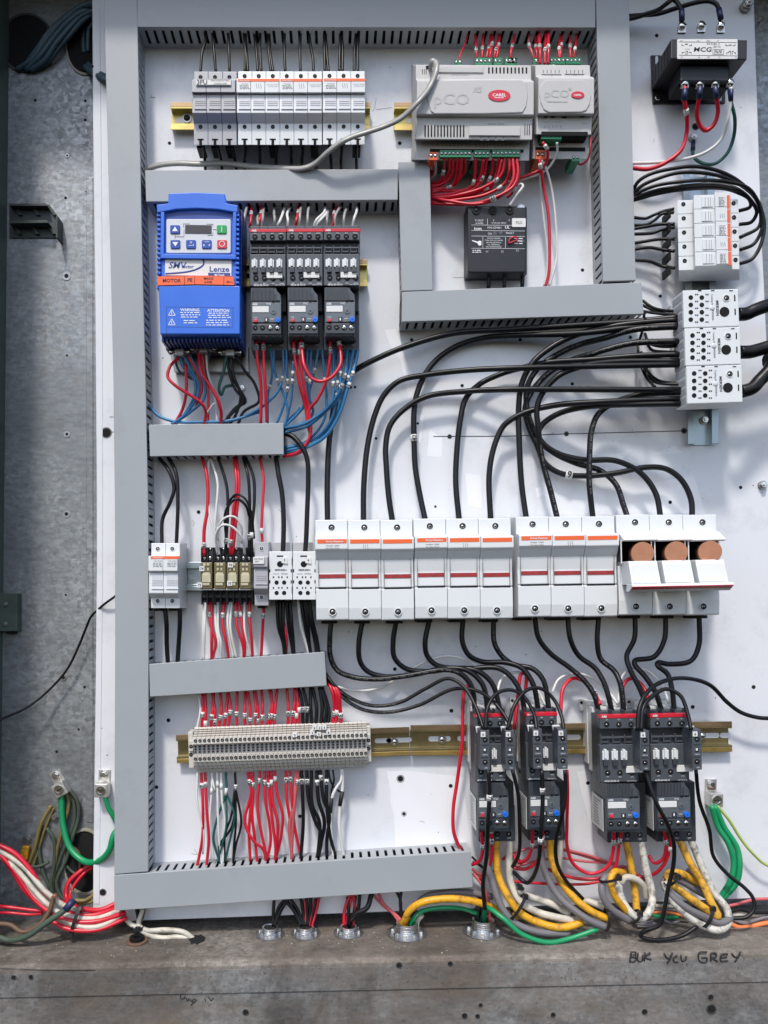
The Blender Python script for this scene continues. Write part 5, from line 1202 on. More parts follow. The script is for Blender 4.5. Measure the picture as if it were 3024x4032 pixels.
# ---------------------------------------------------------------- brackets on the left wall
t = T(200, 1440, -60, (0, 0), 0, -110); e = thing('slotted_bracket', t, 'dark slotted metal bracket high on the galvanised left wall', 'bracket')
b = MB(t)
b.ipoly([(60, 1330), (300, 1326), (308, 1345), (60, 1345)], -110, -70); b.ipoly([(60, 1440), (305, 1438), (318, 1456), (60, 1460)], -110, -58)
b.ipoly([(60, 1345), (310, 1345), (345, 1408), (376, 1408), (376, 1554), (60, 1554)], -110, -104); b.ipoly([(364, 1408), (376, 1408), (376, 1554), (364, 1554)], -110, -50)
b.build('plate', 'bracket', e, 1.5)
for x in (75, 190, 300):
    b = MB(t); b.ipoly([(x, 1335), (x + 22, 1335), (x + 72, 1405), (x + 48, 1405)], -105, -95); b.build('rib', 'bracket', e, 1)
    b = MB(t); b.ipoly([(x - 5, 1455), (x + 18, 1455), (x + 66, 1528), (x + 42, 1528)], -105, -92); b.build('rib', 'bracket', e, 1)
t = T(50, 680, -60, (0, 2), 0, -110); e = thing('hinge_plate', t, 'flat grey hinge plate on the left edge of the enclosure', 'hinge plate')
b = MB(t); b.ibox(-30, 558, 112, 806, -110, -64); b.build('plate', 'green_paint', e, 3)
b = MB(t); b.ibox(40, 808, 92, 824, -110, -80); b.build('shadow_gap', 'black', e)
for y in (628, 760): b = MB(t); b.icyl(34, y, -66, -58, 14, 12); b.build('rivet', 'metal_dk', e, 1)
# ---------------------------------------------------------------- wires
PRINTS = {'thick black printed cable ending at the first open fuse pole': (.02, .95, 'MADE IN USA  6 AWG CSA AWM  600V  '), 'thick black cable ending at the ninth large fuse pole': (.15, .6, 'CSA AWG 6  MTW THHN  '),
 'thick black cable ending at the rightmost open fuse pole': (.45, .95, '6 AWG CSA AWM  '), 'thick black cable ending at the eighth large fuse pole': (.03, .3, '6 AWG 600V  '),
 'black cable from the first large fuse pole to the leftmost contactor': (.1, .8, '10 AWG CSA  '), 'black cable from the sixth large fuse pole': (.1, .5, '10 AWG CSA  '), 'black cable from the seventh large fuse pole': (.6, .9, '10 AWG  '),
 'black cable from the ninth large fuse pole': (.4, .9, '10 AWG CSA  '), 'upper thin black wire swooping from the duct to an auxiliary contact': (.1, .4, '14 AWG '), 'lower thin black wire swooping from the duct to an auxiliary contact': (.1, .4, '14 AWG ')}
def make_wire(col, pts, r, label, group=None, markers=(), n=8, name='wire', cat='wire', sub=7, r2=None, prints=None):
    """pts: (x, y, z) as seen; r: radius"""
    w = [Vector(wpx(*p)) for p in pts]
    for e_, (p_, q_) in ((-1, (w[-1], w[-2])), (0, (w[0], w[1]))):       # cables that leave the frame carry on outside it
        px_ = pts[e_][0]
        if px_ > 3010 or px_ < 5:
            ext = p_ + Vector((700 if px_ > 3010 else -30, 0, 0)) + (p_ - q_).normalized() * 60
            w = w + [ext] if e_ else [ext] + w
    rj = random.Random(int(abs(w[0].x * 7 + w[-1].y * 3)))
    w = [w[0]] + [p + Vector((rj.gauss(0, 1.3), rj.gauss(0, 1.3), rj.gauss(0, 2))) for p in w[1:-1]] + [w[-1]]
    path = smooth_path(w, sub)
    o0 = path[0].copy(); loc = [p - o0 for p in path]
    b = MB(); m = len(loc); rr = [(r, r2) if r2 else r] * m
    b.tube(loc, rr, n)
    if name == 'wire':
        base = {'K': 'black', 'B': 'blue', 'p': 'red', 't': 'grey', 's': 'grey', 'c': 'white', 'd': 'white', 'D': 'yellow', 'e': 'green', 'E': 'yellow', 'G': 'green', 'g': 'green', 'l': 'green'}.get(col, WNAME[col])
        name = ('power_cable' if r > 9 else base + '_wire'); cat = name.replace('_', ' ')
    o = b.build(name, W[col]); o.location = (o0.x * S, -o0.z * S, -o0.y * S)
    tag(o, label, cat, group)
    # arc length lookup for sleeves
    L_ = [0.0]
    for a, c in zip(loc, loc[1:]): L_.append(L_[-1] + (c - a).length)
    def at(f):
        s = f * L_[-1]
        for i in range(m - 1):
            if L_[i + 1] >= s:
                q = (s - L_[i]) / max(1e-6, L_[i + 1] - L_[i]); return loc[i].lerp(loc[i + 1], q), (loc[i + 1] - loc[i]).normalized()
        return loc[-1], (loc[-1] - loc[-2]).normalized()
    if prints:
        b = MB(); f0, f1, s = prints; tot = (f1 - f0) * L_[-1]; step = max(3.4, r * 0.72); k = max(4.2, r * 0.8); i_ = 0
        while i_ * step < tot:
            ch = s[i_ % len(s)]; p, dd = at(f0 + i_ * step / L_[-1]); i_ += 1
            if ch == ' ': continue
            gv, gf, gw = glyphs(ch, True); q_ = math.atan2(dd.y, dd.x) + (0 if dd.x > 0 else math.pi); ca, sa = math.cos(q_), math.sin(q_)
            b.add([(p.x + (gx - gw / 2) * k * ca + (gy - .35) * k * sa, p.y + (gx - gw / 2) * k * sa - (gy - .35) * k * ca, p.z + r + 0.3) for gx, gy in gv], gf)
        if i_: b.build('cable_print', 'print_grey').parent = o
    for mk in markers:
        f, s = mk[0], mk[1]; p, d = at(f); hl = mk[2] if len(mk) > 2 else 10.5; mt = mk[3] if len(mk) > 3 else 'sleeve'; f_ = 1.3 if len(mk) < 4 else 1.3
        b = MB(); b.tube([p - d * hl, p + d * hl], r * f_, 10)
        if s:
            gv, gf, gw = glyphs(s, True); k = min(r * 2.3 / 0.7, 2 * hl * 0.92 / max(gw, .3))
            a = math.atan2(d.y, d.x); ca, sa = math.cos(a), math.sin(a); v = []
            for gx, gy in gv:
                u, q = (gx - gw / 2) * k, -(gy - 0.35) * k; v.append((p.x + u * ca - q * sa, p.y + u * sa + q * ca, p.z + r * f_ + 0.6))
            b.add(v, gf, 1)
        mo = b.build('sleeve' if len(mk) > 3 else 'number_sleeve', [mt, 'ink']); mo.parent = o
    return o
def parse(s): return [tuple(float(v) for v in q.split(',')) for q in s.split()]
def zlerp(zs, n):
    if len(zs) == 1: return [zs[0]] * n
    out = []
    for i in range(n):
        f = i / (n - 1) * (len(zs) - 1); k = min(int(f), len(zs) - 2); out.append(zs[k] + (zs[k + 1] - zs[k]) * (f - k))
    return out
def bundle(ctx, cr, r, zs, rows, group, side='left', key=0, n=8, cat='wire', name='wire', endz=None):
    """rows: (colour, 'x,y x,y ...'[, radius[, zs[, markers[, label]]]])"""
    by = {}
    for row in rows: by.setdefault(row[0], []).append(row)
    k_ = (lambda q: parse(q[1])[key][0]) if side == 'left' else (lambda q: parse(q[1])[key][1])
    for c_, lst in by.items():
        lst.sort(key=k_)
        for i, row in enumerate(lst):
            pts = parse(row[1]); rad = row[2] if len(row) > 2 and row[2] else r; z = row[3] if len(row) > 3 and row[3] else zs
            mk = row[4] if len(row) > 4 and row[4] else ()
            cn = WNAME[c_]
            lab = row[5] if len(row) > 5 else (('%s %s wire %s' % ('only', cn, ctx)) if len(lst) == 1 else '%s %s wire from the %s %s' % (ordinal(i), cn, side, ctx))
            zz = list(zlerp(z, len(pts)) if len(z) != len(pts) else z)
            if endz: zz[-1] = endz; zz[-2] = max(zz[-2], endz - 45); zz[-3] = max(zz[-3], endz - 85)
            make_wire(c_, [(*I(cr, x, y), q) for (x, y), q in zip(pts, zz)], rad, lab, group, mk, n, name, cat, prints=PRINTS.get(lab))

bundle('dropping into the upper fuse holders', (1, 0), 5.4, (70, 90, 110, 118), [
 ('k', '-324,200 -319,270 -339,340 -349,478'), ('k', '-274,200 -259,300 -249,478'), ('k', '-169,200 -164,300 -159,478'), ('k', '-69,200 -59,320 -59,478'), ('k', '-57,200 -47,340 -39,478'),
 ('k', '0,210 15,330 25,478'), ('k', '42,200 40,330 48,478'), ('k', '92,200 93,330 112,478'), ('k', '99,205 108,350 127,478'), ('k', '200,200 200,330 205,478'), ('k', '305,200 302,330 303,478'),
 ('k', '358,200 370,310 388,380 390,478'), ('k', '458,200 460,330 465,478'), ('k', '468,205 477,350 488,478'), ('k', '563,200 558,330 557,478'), ('k', '572,205 574,330 578,478'),
 ('k', '668,200 660,340 655,478'), ('k', '674,215 677,340 679,478')], 'black wires above the upper fuse holders')
bundle('leaving the upper fuse holders downwards', (1, 0), 5.8, (146, 120, 70, 60), [
 ('k', '-329,908 -325,970 -320,1040 -317,1115'), ('k', '-241,908 -230,980 -218,1040 -209,1115'), ('k', '-144,908 -135,980 -122,1050 -114,1115'), ('k', '-51,908 -54,1000 -58,1060 -59,1115'),
 ('k', '40,908 39,980 38,1050 38,1112'), ('k', '148,908 148,980 148,1050 148,1112'), ('k', '235,908 240,980 247,1050 250,1112'), ('k', '320,908 316,980 310,1050 308,1112'), ('k', '405,908 406,980 408,1050 408,1112'),
 ('k', '488,908 494,980 502,1050 505,1112'), ('k', '578,908 573,980 569,1050 568,1112'), ('k', '668,908 669,980 670,1050 670,1112')], 'black wires below the upper fuse holders')
# flat grey cable
make_wire('t', [(*I((1, 0), x, y), z) for x, y, z in ((1152, 440, 176), (1160, 415, 196), (1186, 412, 205), (1188, 460, 212), (1150, 560, 222), (1060, 680, 232), (960, 770, 214), (850, 820, 205), (740, 862, 202), (640, 895, 195), (560, 935, 190), (480, 1000, 172), (400, 1072, 135), (320, 1103, 124), (180, 1103, 100), (0, 1085, 80), (-200, 1066, 76), (-350, 1076, 70), (-500, 1068, 66), (-620, 1076, 60), (-700, 1100, 50), (-725, 1118, 46))],
          8.5, 'flat light grey cable sweeping from the large controller across the fuse holders', None, (), 8, 'flat_cable', 'cable', 7, 13)
bundle('looping into the upper trio of contactors', (1, 0), 5.2, (60, 110, 130, 120), [
 ('t', '-40,1345 -52,1370 -66,1420 -70,1485'), ('r', '-20,1335 -14,1400 -20,1450 -28,1485', 0, 0, ((.55, '61'),)), ('t', '30,1400 24,1430 22,1470 22,1490'),
 ('k', '-200,1345 -100,1370 -70,1420 -78,1485', 0, 0, (), 'leftmost black wire looping into the upper trio of contactors'),
 ('t', '70,1355 60,1380 52,1430 50,1488'), ('r', '42,1335 45,1400 38,1440 32,1480', 0, 0, ((.5, '61'),)), ('t', '135,1350 133,1400 134,1440 135,1488'), ('w', '202,1345 190,1400 162,1450 150,1482'), ('w', '240,1352 218,1395 222,1440 222,1488'),
 ('r', '288,1345 286,1390 278,1440 272,1480', 0, 0, ((.45, '39'),)), ('t', '318,1345 305,1370 298,1430 298,1488'), ('t', '372,1345 358,1365 350,1430 350,1488'), ('w', '465,1345 455,1390 410,1440 392,1480'), ('w', '478,1370 470,1400 430,1445 405,1482'),
 ('t', '490,1370 480,1400 478,1440 478,1488'), ('r', '540,1350 525,1400 518,1440 512,1480', 0, 0, ((.5, '37'),)), ('t', '572,1350 545,1370 534,1420 532,1488'), ('t', '612,1362 595,1380 588,1430 588,1488'), ('w', '672,1345 668,1385 655,1430 645,1480')], 'wires above the upper contactors')
M = lambda f, s: ((f, s),)
bundle('dropping from the top duct to the controller plugs', (2, 0), 5.0, (70, 90, 112, 112), [
 ('r', '-259,215 -280,290 -310,360 -322,395', 3.4), ('r', '-214,215 -210,290 -206,340 -205,380', 0, 0, M(.75, '44')), ('r', '-159,205 -168,290 -169,340 -170,380', 0, 0, M(.7, '36')), ('r', '-109,200 -120,290 -130,340 -140,380', 0, 0, M(.65, '37')),
 ('r', '-99,205 -108,300 -115,345 -120,380', 0, 0, M(.5, '7')), ('r', '-49,200 -60,290 -70,340 -75,380', 0, 0, M(.55, '1')), ('r', '-59,205 -72,300 -84,345 -90,380', 0, 0, M(.75, '41')),
 ('r', '45,215 32,280 25,340 20,380', 0, 0, M(.6, '45')), ('p', '140,215 142,290 155,340 170,385', 0, 0, M(.5, '')), ('r', '185,230 182,290 188,340 190,385', 0, 0, M(.5, '')),
 ('r', '205,205 203,280 212,340 208,420', 5.5, (80, 120, 150, 150), M(.6, 'R')), ('r', '268,200 262,280 266,340 262,420', 5.5, (80, 120, 150, 150), M(.65, '2')), ('r', '250,205 245,280 242,340 240,420', 5.5, (80, 110, 145, 150), M(.7, '0')),
 ('r', '350,215 350,280 345,340 342,380', 0, 0, M(.5, '')), ('r', '345,225 336,290 334,340 334,380', 0, 0, M(.7, '')), ('r', '405,215 407,280 410,340 408,380', 0, 0, M(.6, 'W')), ('r', '450,215 438,290 432,340 430,380', 0, 0, M(.75, ''))], 'red wires above the controllers')
red_z = (150, 110, 80, 60)
bundle('curving out under the large controller', (1, 0), 5.6, red_z, [
 ('r', '1162,1048 1158,1080 1160,1120 1150,1165', 0, 0, M(.45, '9')), ('w', '1185,1048 1188,1090 1180,1140 1155,1168'), ('r', '1245,1030 1244,1110 1215,1180 1160,1198', 0, 0, M(.45, '21')), ('r', '1275,1030 1275,1115 1230,1188 1150,1216'),
 ('r', '1300,1030 1302,1125 1260,1192 1150,1228'), ('r', '1330,1030 1325,1140 1290,1215 1150,1238', 0, 0, M(.6, '22')), ('r', '1355,1030 1345,1150 1305,1205 1150,1252', 0, 0, M(.6, '50')), ('r', '1380,1030 1376,1105 1325,1190 1150,1266'),
 ('r', '1448,1030 1446,1150 1425,1215 1300,1262 1150,1276', 0, 0, M(.32, '51')), ('r', '1522,1030 1508,1130 1450,1222 1320,1272 1150,1290', 0, 0, M(.25, '24')), ('r', '1562,1030 1552,1130 1505,1225 1350,1290 1150,1300', 0, 0, M(.23, '37')),
 ('r', '1600,1030 1590,1130 1530,1245 1360,1300 1150,1312'), ('r', '1640,1030 1615,1145 1500,1225 1330,1275 1150,1300', 0, (150, 130, 110, 90, 60), M(.25, '26')), ('r', '1668,1030 1662,1120 1645,1190 1520,1270 1340,1305 1150,1322', 0, (150, 140, 120, 110, 90, 60), M(.3, '')),
 ('r', '1690,1030 1690,1170 1600,1285 1450,1332 1270,1315 1150,1290', 6, (150, 150, 140, 130, 100, 60), M(.42, '6')), ('r', '1715,1030 1722,1140 1690,1225 1530,1305 1400,1335 1150,1330', 6, (150, 150, 150, 140, 110, 60), M(.45, '49')),
 ('r', '1500,1040 1470,1160 1400,1230 1150,1246', 0, 0, ()), ('r', '1620,1040 1570,1190 1450,1262 1280,1290 1150,1306', 0, (150, 120, 90, 70, 60), M(.35, ''))], 'red wires below the large controller')
bundle('hanging from the controllers by the phase monitor', (2, 0), 5.2, (130, 110, 90, 80), [
 ('r', '205,1045 215,1100 240,1250 265,1400 275,1659 265,1790 246,1868', 6, (135, 125, 100, 90, 80, 75, 70), M(.05, '2'), 'red wire hanging long from the orange plug to the duct'),
 ('w', '220,1045 250,1110 290,1250 315,1450 318,1659 300,1760 268,1868', 4.8, (135, 120, 95, 80, 75, 70, 65), (), 'rightmost long white wire hanging from the orange plug'),
 ('w', '208,1090 210,1200 232,1400 258,1659 252,1780 236,1868', 4.4, (125, 90, 70, 60, 60, 60), (), 'inner long white wire behind the long red wire'),
 ('r', '225,930 256,980 250,1050 210,1110 90,1160 0,1190 -60,1240', 5.5, (170, 165, 140, 120, 100, 90, 90), M(.08, '2'), 'red wire curling from the green plug round the orange plug'),
 ('w', '320,930 318,990 270,1090 200,1140 90,1170 0,1190', 4.8, (170, 150, 120, 110, 100, 90), (), 'white wire curving down from the small controller green plug'),
 ('w', '10,1345 55,1280 100,1215 85,1203 40,1225 -20,1255', 5, (126, 130, 130, 120, 110, 100), (), 'short white wire bending up from the phase monitor'),
 ('r', '-5,1290 40,1250 70,1150 55,1040', 5.5, (110, 130, 140, 150), M(.25, ''), 'red wire bending up to the right end of the large controller'),
 ('r', '445,1060 480,1075 520,1040 545,900', 4, (110, 90, 70, 50), (), 'thin red wire from the small green plug to the right duct')], 'wires hanging from the controllers')
bundle('', (1, 1), 8, (105, 85, 70), [('k', '1530,40 1536,80 1532,225', 8, 0, (), 'left black wire leaving the bottom of the phase monitor'), ('k', '1635,35 1638,80 1635,225', 8, 0, (), 'middle black wire leaving the bottom of the phase monitor'),
 ('k', '1740,35 1758,70 1752,215', 8, 0, (), 'right black wire leaving the bottom of the phase monitor')], 'black wires below the phase monitor')
BS = lambda f: ((f, '', 18, 'navy'),)
bundle('', (2, 0), 7, (90,), [
 ('k', '770,125 830,112 900,88 980,60 1040,15 1080,-5 1115,25 1130,80 1136,135', 8, (60, 70, 90, 110, 140, 130, 138, 138, 136), ((.93, '', 20, 'navy'),), 'black wire arching to the left top screw of the transformer'),
 ('k', '770,108 900,98 990,80 1100,55 1220,20 1310,0 1360,20 1385,70 1392,130', 8, (50, 60, 75, 90, 120, 130, 138, 138, 136), ((.94, '', 20, 'navy'),), 'black wire arching to the right top screw of the transformer'),
 ('r', '1158,570 1158,650 1172,760 1168,870 1130,980 1030,1065 910,1104 800,1096', 8, (158, 150, 120, 90, 80, 70, 60, 50), ((.06, '', 20, 'navy'), (.2, '2')), 'long red wire curving from the transformer to the duct'),
 ('r', '1256,570 1250,640 1233,740 1252,815 1300,848 1348,815 1370,735 1358,640 1352,570', 8, (158, 145, 120, 100, 95, 100, 120, 145, 158), ((.06, '', 20, 'navy'), (.94, '', 20, 'navy')), 'red U shaped jumper hanging under the transformer'),
 ('w', '1458,570 1456,650 1436,790 1395,905 1310,985 1180,1035 980,1062 800,1068', 6, (162, 150, 125, 90, 75, 65, 55, 45), ((.05, '', 20, 'navy'),), 'long white wire curving from the transformer to the duct'),
 ('g', '1448,575 1456,660 1478,780 1472,900 1425,1005 1345,1068 1262,1064 1218,1020 1210,925', 6.5, (152, 145, 120, 80, 60, 45, 35, 30, 26), ((.05, '', 20, 'navy'), (.96, '', 18, 'navy')), 'dark green ground wire looping under the transformer')], 'transformer wires')
bundle('', (2, 0), 6, (60, 80), [
 ('k', '810,1420 900,1424 950,1405 1010,1382 1085,1365', 6, (50, 60, 70, 80, 90), (), 'topmost black wire entering the sideways fuse holder from the left'),
 ('k', '810,1472 900,1466 960,1432 1010,1400 1085,1388', 6, (50, 60, 70, 80, 90), (), 'second black wire entering the sideways fuse holder from the left'),
 ('k', '810,1497 900,1485 1000,1470 1090,1464', 6.5, (50, 60, 70, 90), (), 'third black wire entering the sideways fuse holder from the left'),
 ('k', '810,1530 940,1524 1010,1500 1090,1484', 6.5, (50, 60, 70, 90), (), 'fourth black wire entering the sideways fuse holder from the left'),
 ('k', '810,1590 900,1575 980,1562 1090,1562', 6.5, (50, 60, 70, 90), (), 'fifth black wire entering the sideways fuse holder from the left'),
 ('k', '810,1632 920,1622 1000,1630 1090,1642', 6.5, (50, 60, 70, 90), (), 'sixth black wire entering the sideways fuse holder from the left'),
 ('k', '815,1699 930,1708 1010,1738 1092,1752', 6.5, (50, 60, 70, 90), (), 'lowest black wire entering the sideways fuse holder from the left'),
 ('k', '810,1262 850,1190 930,1135 1080,1098 1220,1090 1370,1115 1500,1182 1620,1300 1672,1450 1650,1600 1590,1690 1518,1722', 6.8, (50, 70, 90, 110, 120, 125, 120, 110, 100, 95, 95, 95), (), 'outermost looping black wire over the sideways fuse holder'),
 ('k', '810,1275 870,1215 960,1172 1100,1133 1250,1128 1400,1155 1550,1222 1640,1330 1662,1480 1610,1590 1518,1632', 6.8, (50, 70, 90, 110, 125, 130, 130, 120, 105, 95, 95), (), 'second looping black wire over the sideways fuse holder'),
 ('k', '810,1290 880,1240 980,1208 1120,1186 1300,1178 1450,1190 1570,1235 1645,1360 1640,1480 1515,1552', 6.8, (50, 70, 90, 120, 140, 150, 150, 125, 105, 95), (), 'third looping black wire over the sideways fuse holder'),
 ('k', '810,1300 880,1270 1000,1236 1200,1210 1380,1207 1500,1240 1590,1310 1625,1390 1590,1450 1512,1466', 6.8, (50, 60, 80, 120, 150, 170, 150, 120, 100, 95), (), 'fourth looping black wire over the sideways fuse holder'),
 ('k', '810,1312 900,1285 1010,1258 1200,1236 1400,1232 1500,1262 1575,1302 1582,1350 1508,1378', 6.8, (45, 55, 70, 110, 140, 160, 150, 120, 95), (), 'innermost looping black wire over the sideways fuse holder')], 'wires of the sideways fuse holder')
# thick power cables between the distribution blocks and the large fuse holders (crop 2,1)
R = 11.2
bundle('', (2, 1), R, (60,), [
 ('K', '-1178,1760 -1180,1500 -1168,1250 -1150,1080 -1120,930 -1060,820 -1000,760 -840,672 -660,602 -360,522 0,492 440,468 840,440 1120,412', R, (90, 70, 50, 40, 40, 40, 50, 70, 80, 80, 80, 90, 100, 110), (), 'thick black cable behind the blue wires, ending at the leftmost large fuse'),
 ('K', '-944,1760 -942,1500 -915,1250 -868,1050 -808,922 -710,832 -528,786 -260,760 0,745 500,738 1120,722', R, (90, 75, 60, 50, 50, 55, 60, 70, 80, 100, 110), (), 'thick black cable ending at the second large fuse pole'),
 ('K', '-752,1760 -780,1600 -795,1400 -798,1250 -770,1120 -680,1012 -530,932 -260,892 0,887 440,885 1125,888', R, (90, 80, 70, 60, 55, 55, 60, 70, 80, 100, 110), (), 'thick black cable ending at the third large fuse pole'),
 ('K', '-535,1760 -568,1600 -602,1400 -613,1250 -614,1050 -598,930 -550,800 -460,684 -330,600 -160,548 0,534 490,518 840,480 1120,462', R, (90, 70, 55, 45, 40, 35, 35, 35, 40, 45, 60, 80, 100, 110), ((.215, '42', 13),), 'thick black cable with a numbered white sleeve, ending at the fourth fuse pole'),
 ('K', '-316,1760 -338,1500 -335,1300 -314,1080 -272,940 -180,850 -70,792 0,768 240,712 540,690 840,670 1120,656', R, (90, 70, 55, 45, 40, 38, 38, 40, 60, 80, 100, 110), (), 'thick black cable ending at the fifth large fuse pole'),
 ('K', '-112,1755 -122,1450 -100,1280 -42,1140 0,1098 100,1040 300,990 600,966 1120,946', R, (90, 80, 70, 70, 75, 85, 100, 115, 120), (), 'thick black cable ending at the sixth large fuse pole'),
 ('K', '124,1755 86,1500 76,1250 72,1000 88,850 160,712 280,612 400,545 560,500 800,460 1120,430', R, (90, 80, 75, 75, 80, 85, 85, 90, 95, 100, 110), (), 'thick black cable ending at the seventh large fuse pole'),
 ('K', '328,1750 278,1550 222,1330 198,1150 192,1000 228,900 330,800 480,735 700,706 1120,700', R, (90, 85, 85, 95, 105, 115, 125, 130, 130, 125), (), 'thick black cable ending at the eighth large fuse pole'),
 ('K', '558,1750 532,1500 532,1300 548,1150 592,1050 690,972 850,918 1125,902', R, (95, 105, 105, 100, 90, 85, 90, 100), (), 'thick black cable ending at the ninth large fuse pole'),
 ('K', '790,1745 755,1650 700,1505 600,1415 450,1368 310,1310 205,1215 142,1090 118,960 128,860 200,745 330,650 480,590 640,545 820,500 1120,474', R, (95, 80, 60, 50, 45, 42, 40, 38, 36, 36, 38, 45, 55, 70, 90, 105), (), 'thick black printed cable ending at the first open fuse pole'),
 ('K', '1000,1740 962,1560 860,1425 700,1358 500,1345 340,1305 240,1240 200,1180 225,1115 330,1042 500,1000 700,984 1125,978', R, (95, 80, 75, 72, 70, 65, 60, 60, 62, 70, 85, 95, 105), (), 'thick black cable ending at the middle open fuse pole'),
 ('K', '1204,1735 1192,1600 1130,1475 1030,1405 900,1393 700,1430 500,1450 340,1432 240,1362 190,1250 130,1120 112,1000 160,890 260,780 400,700 540,655 800,582 1120,570', R, (95, 85, 78, 72, 70, 66, 50, 40, 36, 34, 30, 30, 32, 40, 55, 70, 90, 110), ((.38, '6', 13),), 'thick black cable ending at the rightmost open fuse pole')], 'thick black power cables', endz=192)
bundle('entering the distribution blocks', (2, 1), 5.5, (60, 70, 90), [
 ('k', '880,305 950,350 1030,370 1118,374'), ('k', '880,335 960,372 1040,390 1118,394'), ('k', '870,372 980,385 1110,398'), ('k', '860,560 880,480 890,400 900,380'), ('k', '895,520 920,580 1000,602 1120,602'), ('k', '900,560 940,625 1020,640 1120,640'),
 ('k', '845,560 858,700 905,810 960,868'), ('k', '870,640 890,760 960,838 1130,852'), ('k', '890,700 920,780 985,828 1130,850'), ('k', '940,560 960,592 1010,598 1110,596')], 'thin black wires at the large distribution blocks', side='top', endz=180)
for i, (s_, s2, ll) in enumerate((('1500,395 1560,388 1620,368 1700,340 1790,310', 'top', ((.28, '', 46, 'rubber'),)), ('1515,642 1580,640 1640,625 1710,605 1790,590', 'middle', ((.28, '', 46, 'rubber'),)), ('1525,900 1590,878 1645,830 1700,770 1760,690', 'bottom', ((.2, '', 40, 'rubber'),)))):
    make_wire('K', [(*I((2, 1), x, y), 195) for x, y in parse(s_)], 24, '%s very thick black supply cable leaving to the right edge' % s2, 'very thick supply cables', ll, 14, 'supply_cable', 'cable')
# wires below the upper contactors
B1 = (1, 1); zz4 = (120, 110, 90, 70)
bundle('hanging from the three overload relays', B1, 6.0, (150, 150, 130, 100), [
 ('r', '15,535 24,680 44,850 45,1110', 0, 0, M(.14, '48')), ('r', '60,535 66,700 76,900 84,1100', 0, 0, M(.14, '49')), ('r', '256,535 268,700 302,870 338,1000 352,1120', 0, (150, 150, 130, 110, 100), M(.18, '53')),
 ('r', '298,535 300,690 328,880 356,1030 366,1190 300,1290 192,1325', 0, (150, 150, 130, 110, 100, 90, 70), M(.12, '')), ('r', '310,535 315,650 332,740 382,812 440,832 510,808 562,722 568,640 548,535', 6.6, (150, 175, 190, 195, 195, 195, 190, 170, 150), ((.1, '47'), (.93, '51'))),
 ('r', '498,535 496,680 472,830 412,950 362,1015 352,1120', 0, (150, 150, 140, 120, 110, 100), M(.16, '52'))], 'red wires below the upper contactors')
bundle('fanning down under the upper contactors', B1, 4.9, zz4, [
 ('b', '108,625 120,740 114,830 92,900 90,1110', 0, 0, M(.5, '1')), ('b', '130,625 126,720 152,820 192,920 218,1040 202,1125', 0, 0, M(.4, '1')), ('b', '190,625 190,760 170,880 100,960 20,1020 -120,1085 -250,1105', 0, 0, M(.25, '3')),
 ('b', '212,625 216,760 216,880 192,1000 148,1110', 0, 0, ((.42, '2'), (.52, '4'))), ('b', '258,700 250,830 240,960 208,1110', 0, 0, ((.2, '1'), (.32, '1'))), ('b', '350,625 345,800 350,950 300,1020 205,1115', 0, 0, M(.35, '1')),
 ('b', '374,625 370,800 362,950 386,1030 350,1085 195,1150', 0, 0, M(.32, '')), ('b', '420,625 396,760 362,900 312,1010 205,1125', 0, 0, M(.25, '2')), ('b', '445,625 464,800 474,950 450,1100 340,1225 195,1262', 0, 0, M(.25, '')),
 ('b', '520,625 521,800 512,950 440,1040 330,1110 195,1142', 5.4, (120, 130, 130, 120, 100, 80), M(.32, '7')), ('b', '548,640 550,820 540,950 500,1090 380,1215 195,1272', 5.4, (110, 115, 115, 110, 90, 70), ((.25, '1'), (.35, '1'))), ('b', '572,640 568,800 556,930 482,1020 350,1125 195,1168', 5.4, (120, 130, 135, 125, 105, 80), ((.2, '2'), (.32, '1'))),
 ('b', '610,625 596,800 562,900 472,1005 330,1108 195,1138', 5.6, (120, 140, 145, 140, 120, 85), ((.25, '7'), (.34, '2'))), ('b', '650,625 620,790 590,920 540,1080 430,1220 195,1290', 5.6, (120, 135, 130, 120, 100, 70), ((.22, '3'),)), ('b', '682,625 642,780 602,900 562,1040 480,1170 350,1262 195,1305', 5.6, (120, 150, 145, 130, 110, 90, 65), ((.2, '3'), (.28, '1'))),
 ('b', '630,640 616,800 580,930 520,1090 400,1235 195,1298', 5.2, (110, 120, 110, 100, 85, 60)), ('b', '300,1000 280,1030 240,1070 200,1110', 0, (60, 60, 60, 60)), ('b', '560,900 520,1060 440,1180 340,1262 195,1285', 5.0, (100, 100, 90, 80, 60))], 'blue wires below the upper contactors')
make_wire('r', [(*I(B1, x, y), z) for x, y, z in ((352, 1120, 100), (368, 1180, 95), (345, 1260, 85), (290, 1305, 75), (190, 1325, 60))], 5.5, 'red wire curling under the blue bundle beside the short duct', 'red wires below the upper contactors')
make_wire('K', [(*I(B1, x, y), z) for x, y, z in ((190, 1172, 70), (250, 1190, 85), (315, 1265, 100), (348, 1350, 100), (352, 1500, 95), (344, 1700, 95), (342, 1850, 100), (335, 1945, 100))], 9.5, 'thick black wire arching from the short duct to the right small block', 'thick black wires to the small blocks')
make_wire('K', [(*I(B1, x, y), z) for x, y, z in ((140, 1300, 60), (165, 1450, 85), (184, 1560, 90), (192, 1750, 95), (190, 1945, 100))], 9.5, 'thick black wire dropping from the short duct to the left small block', 'thick black wires to the small blocks')
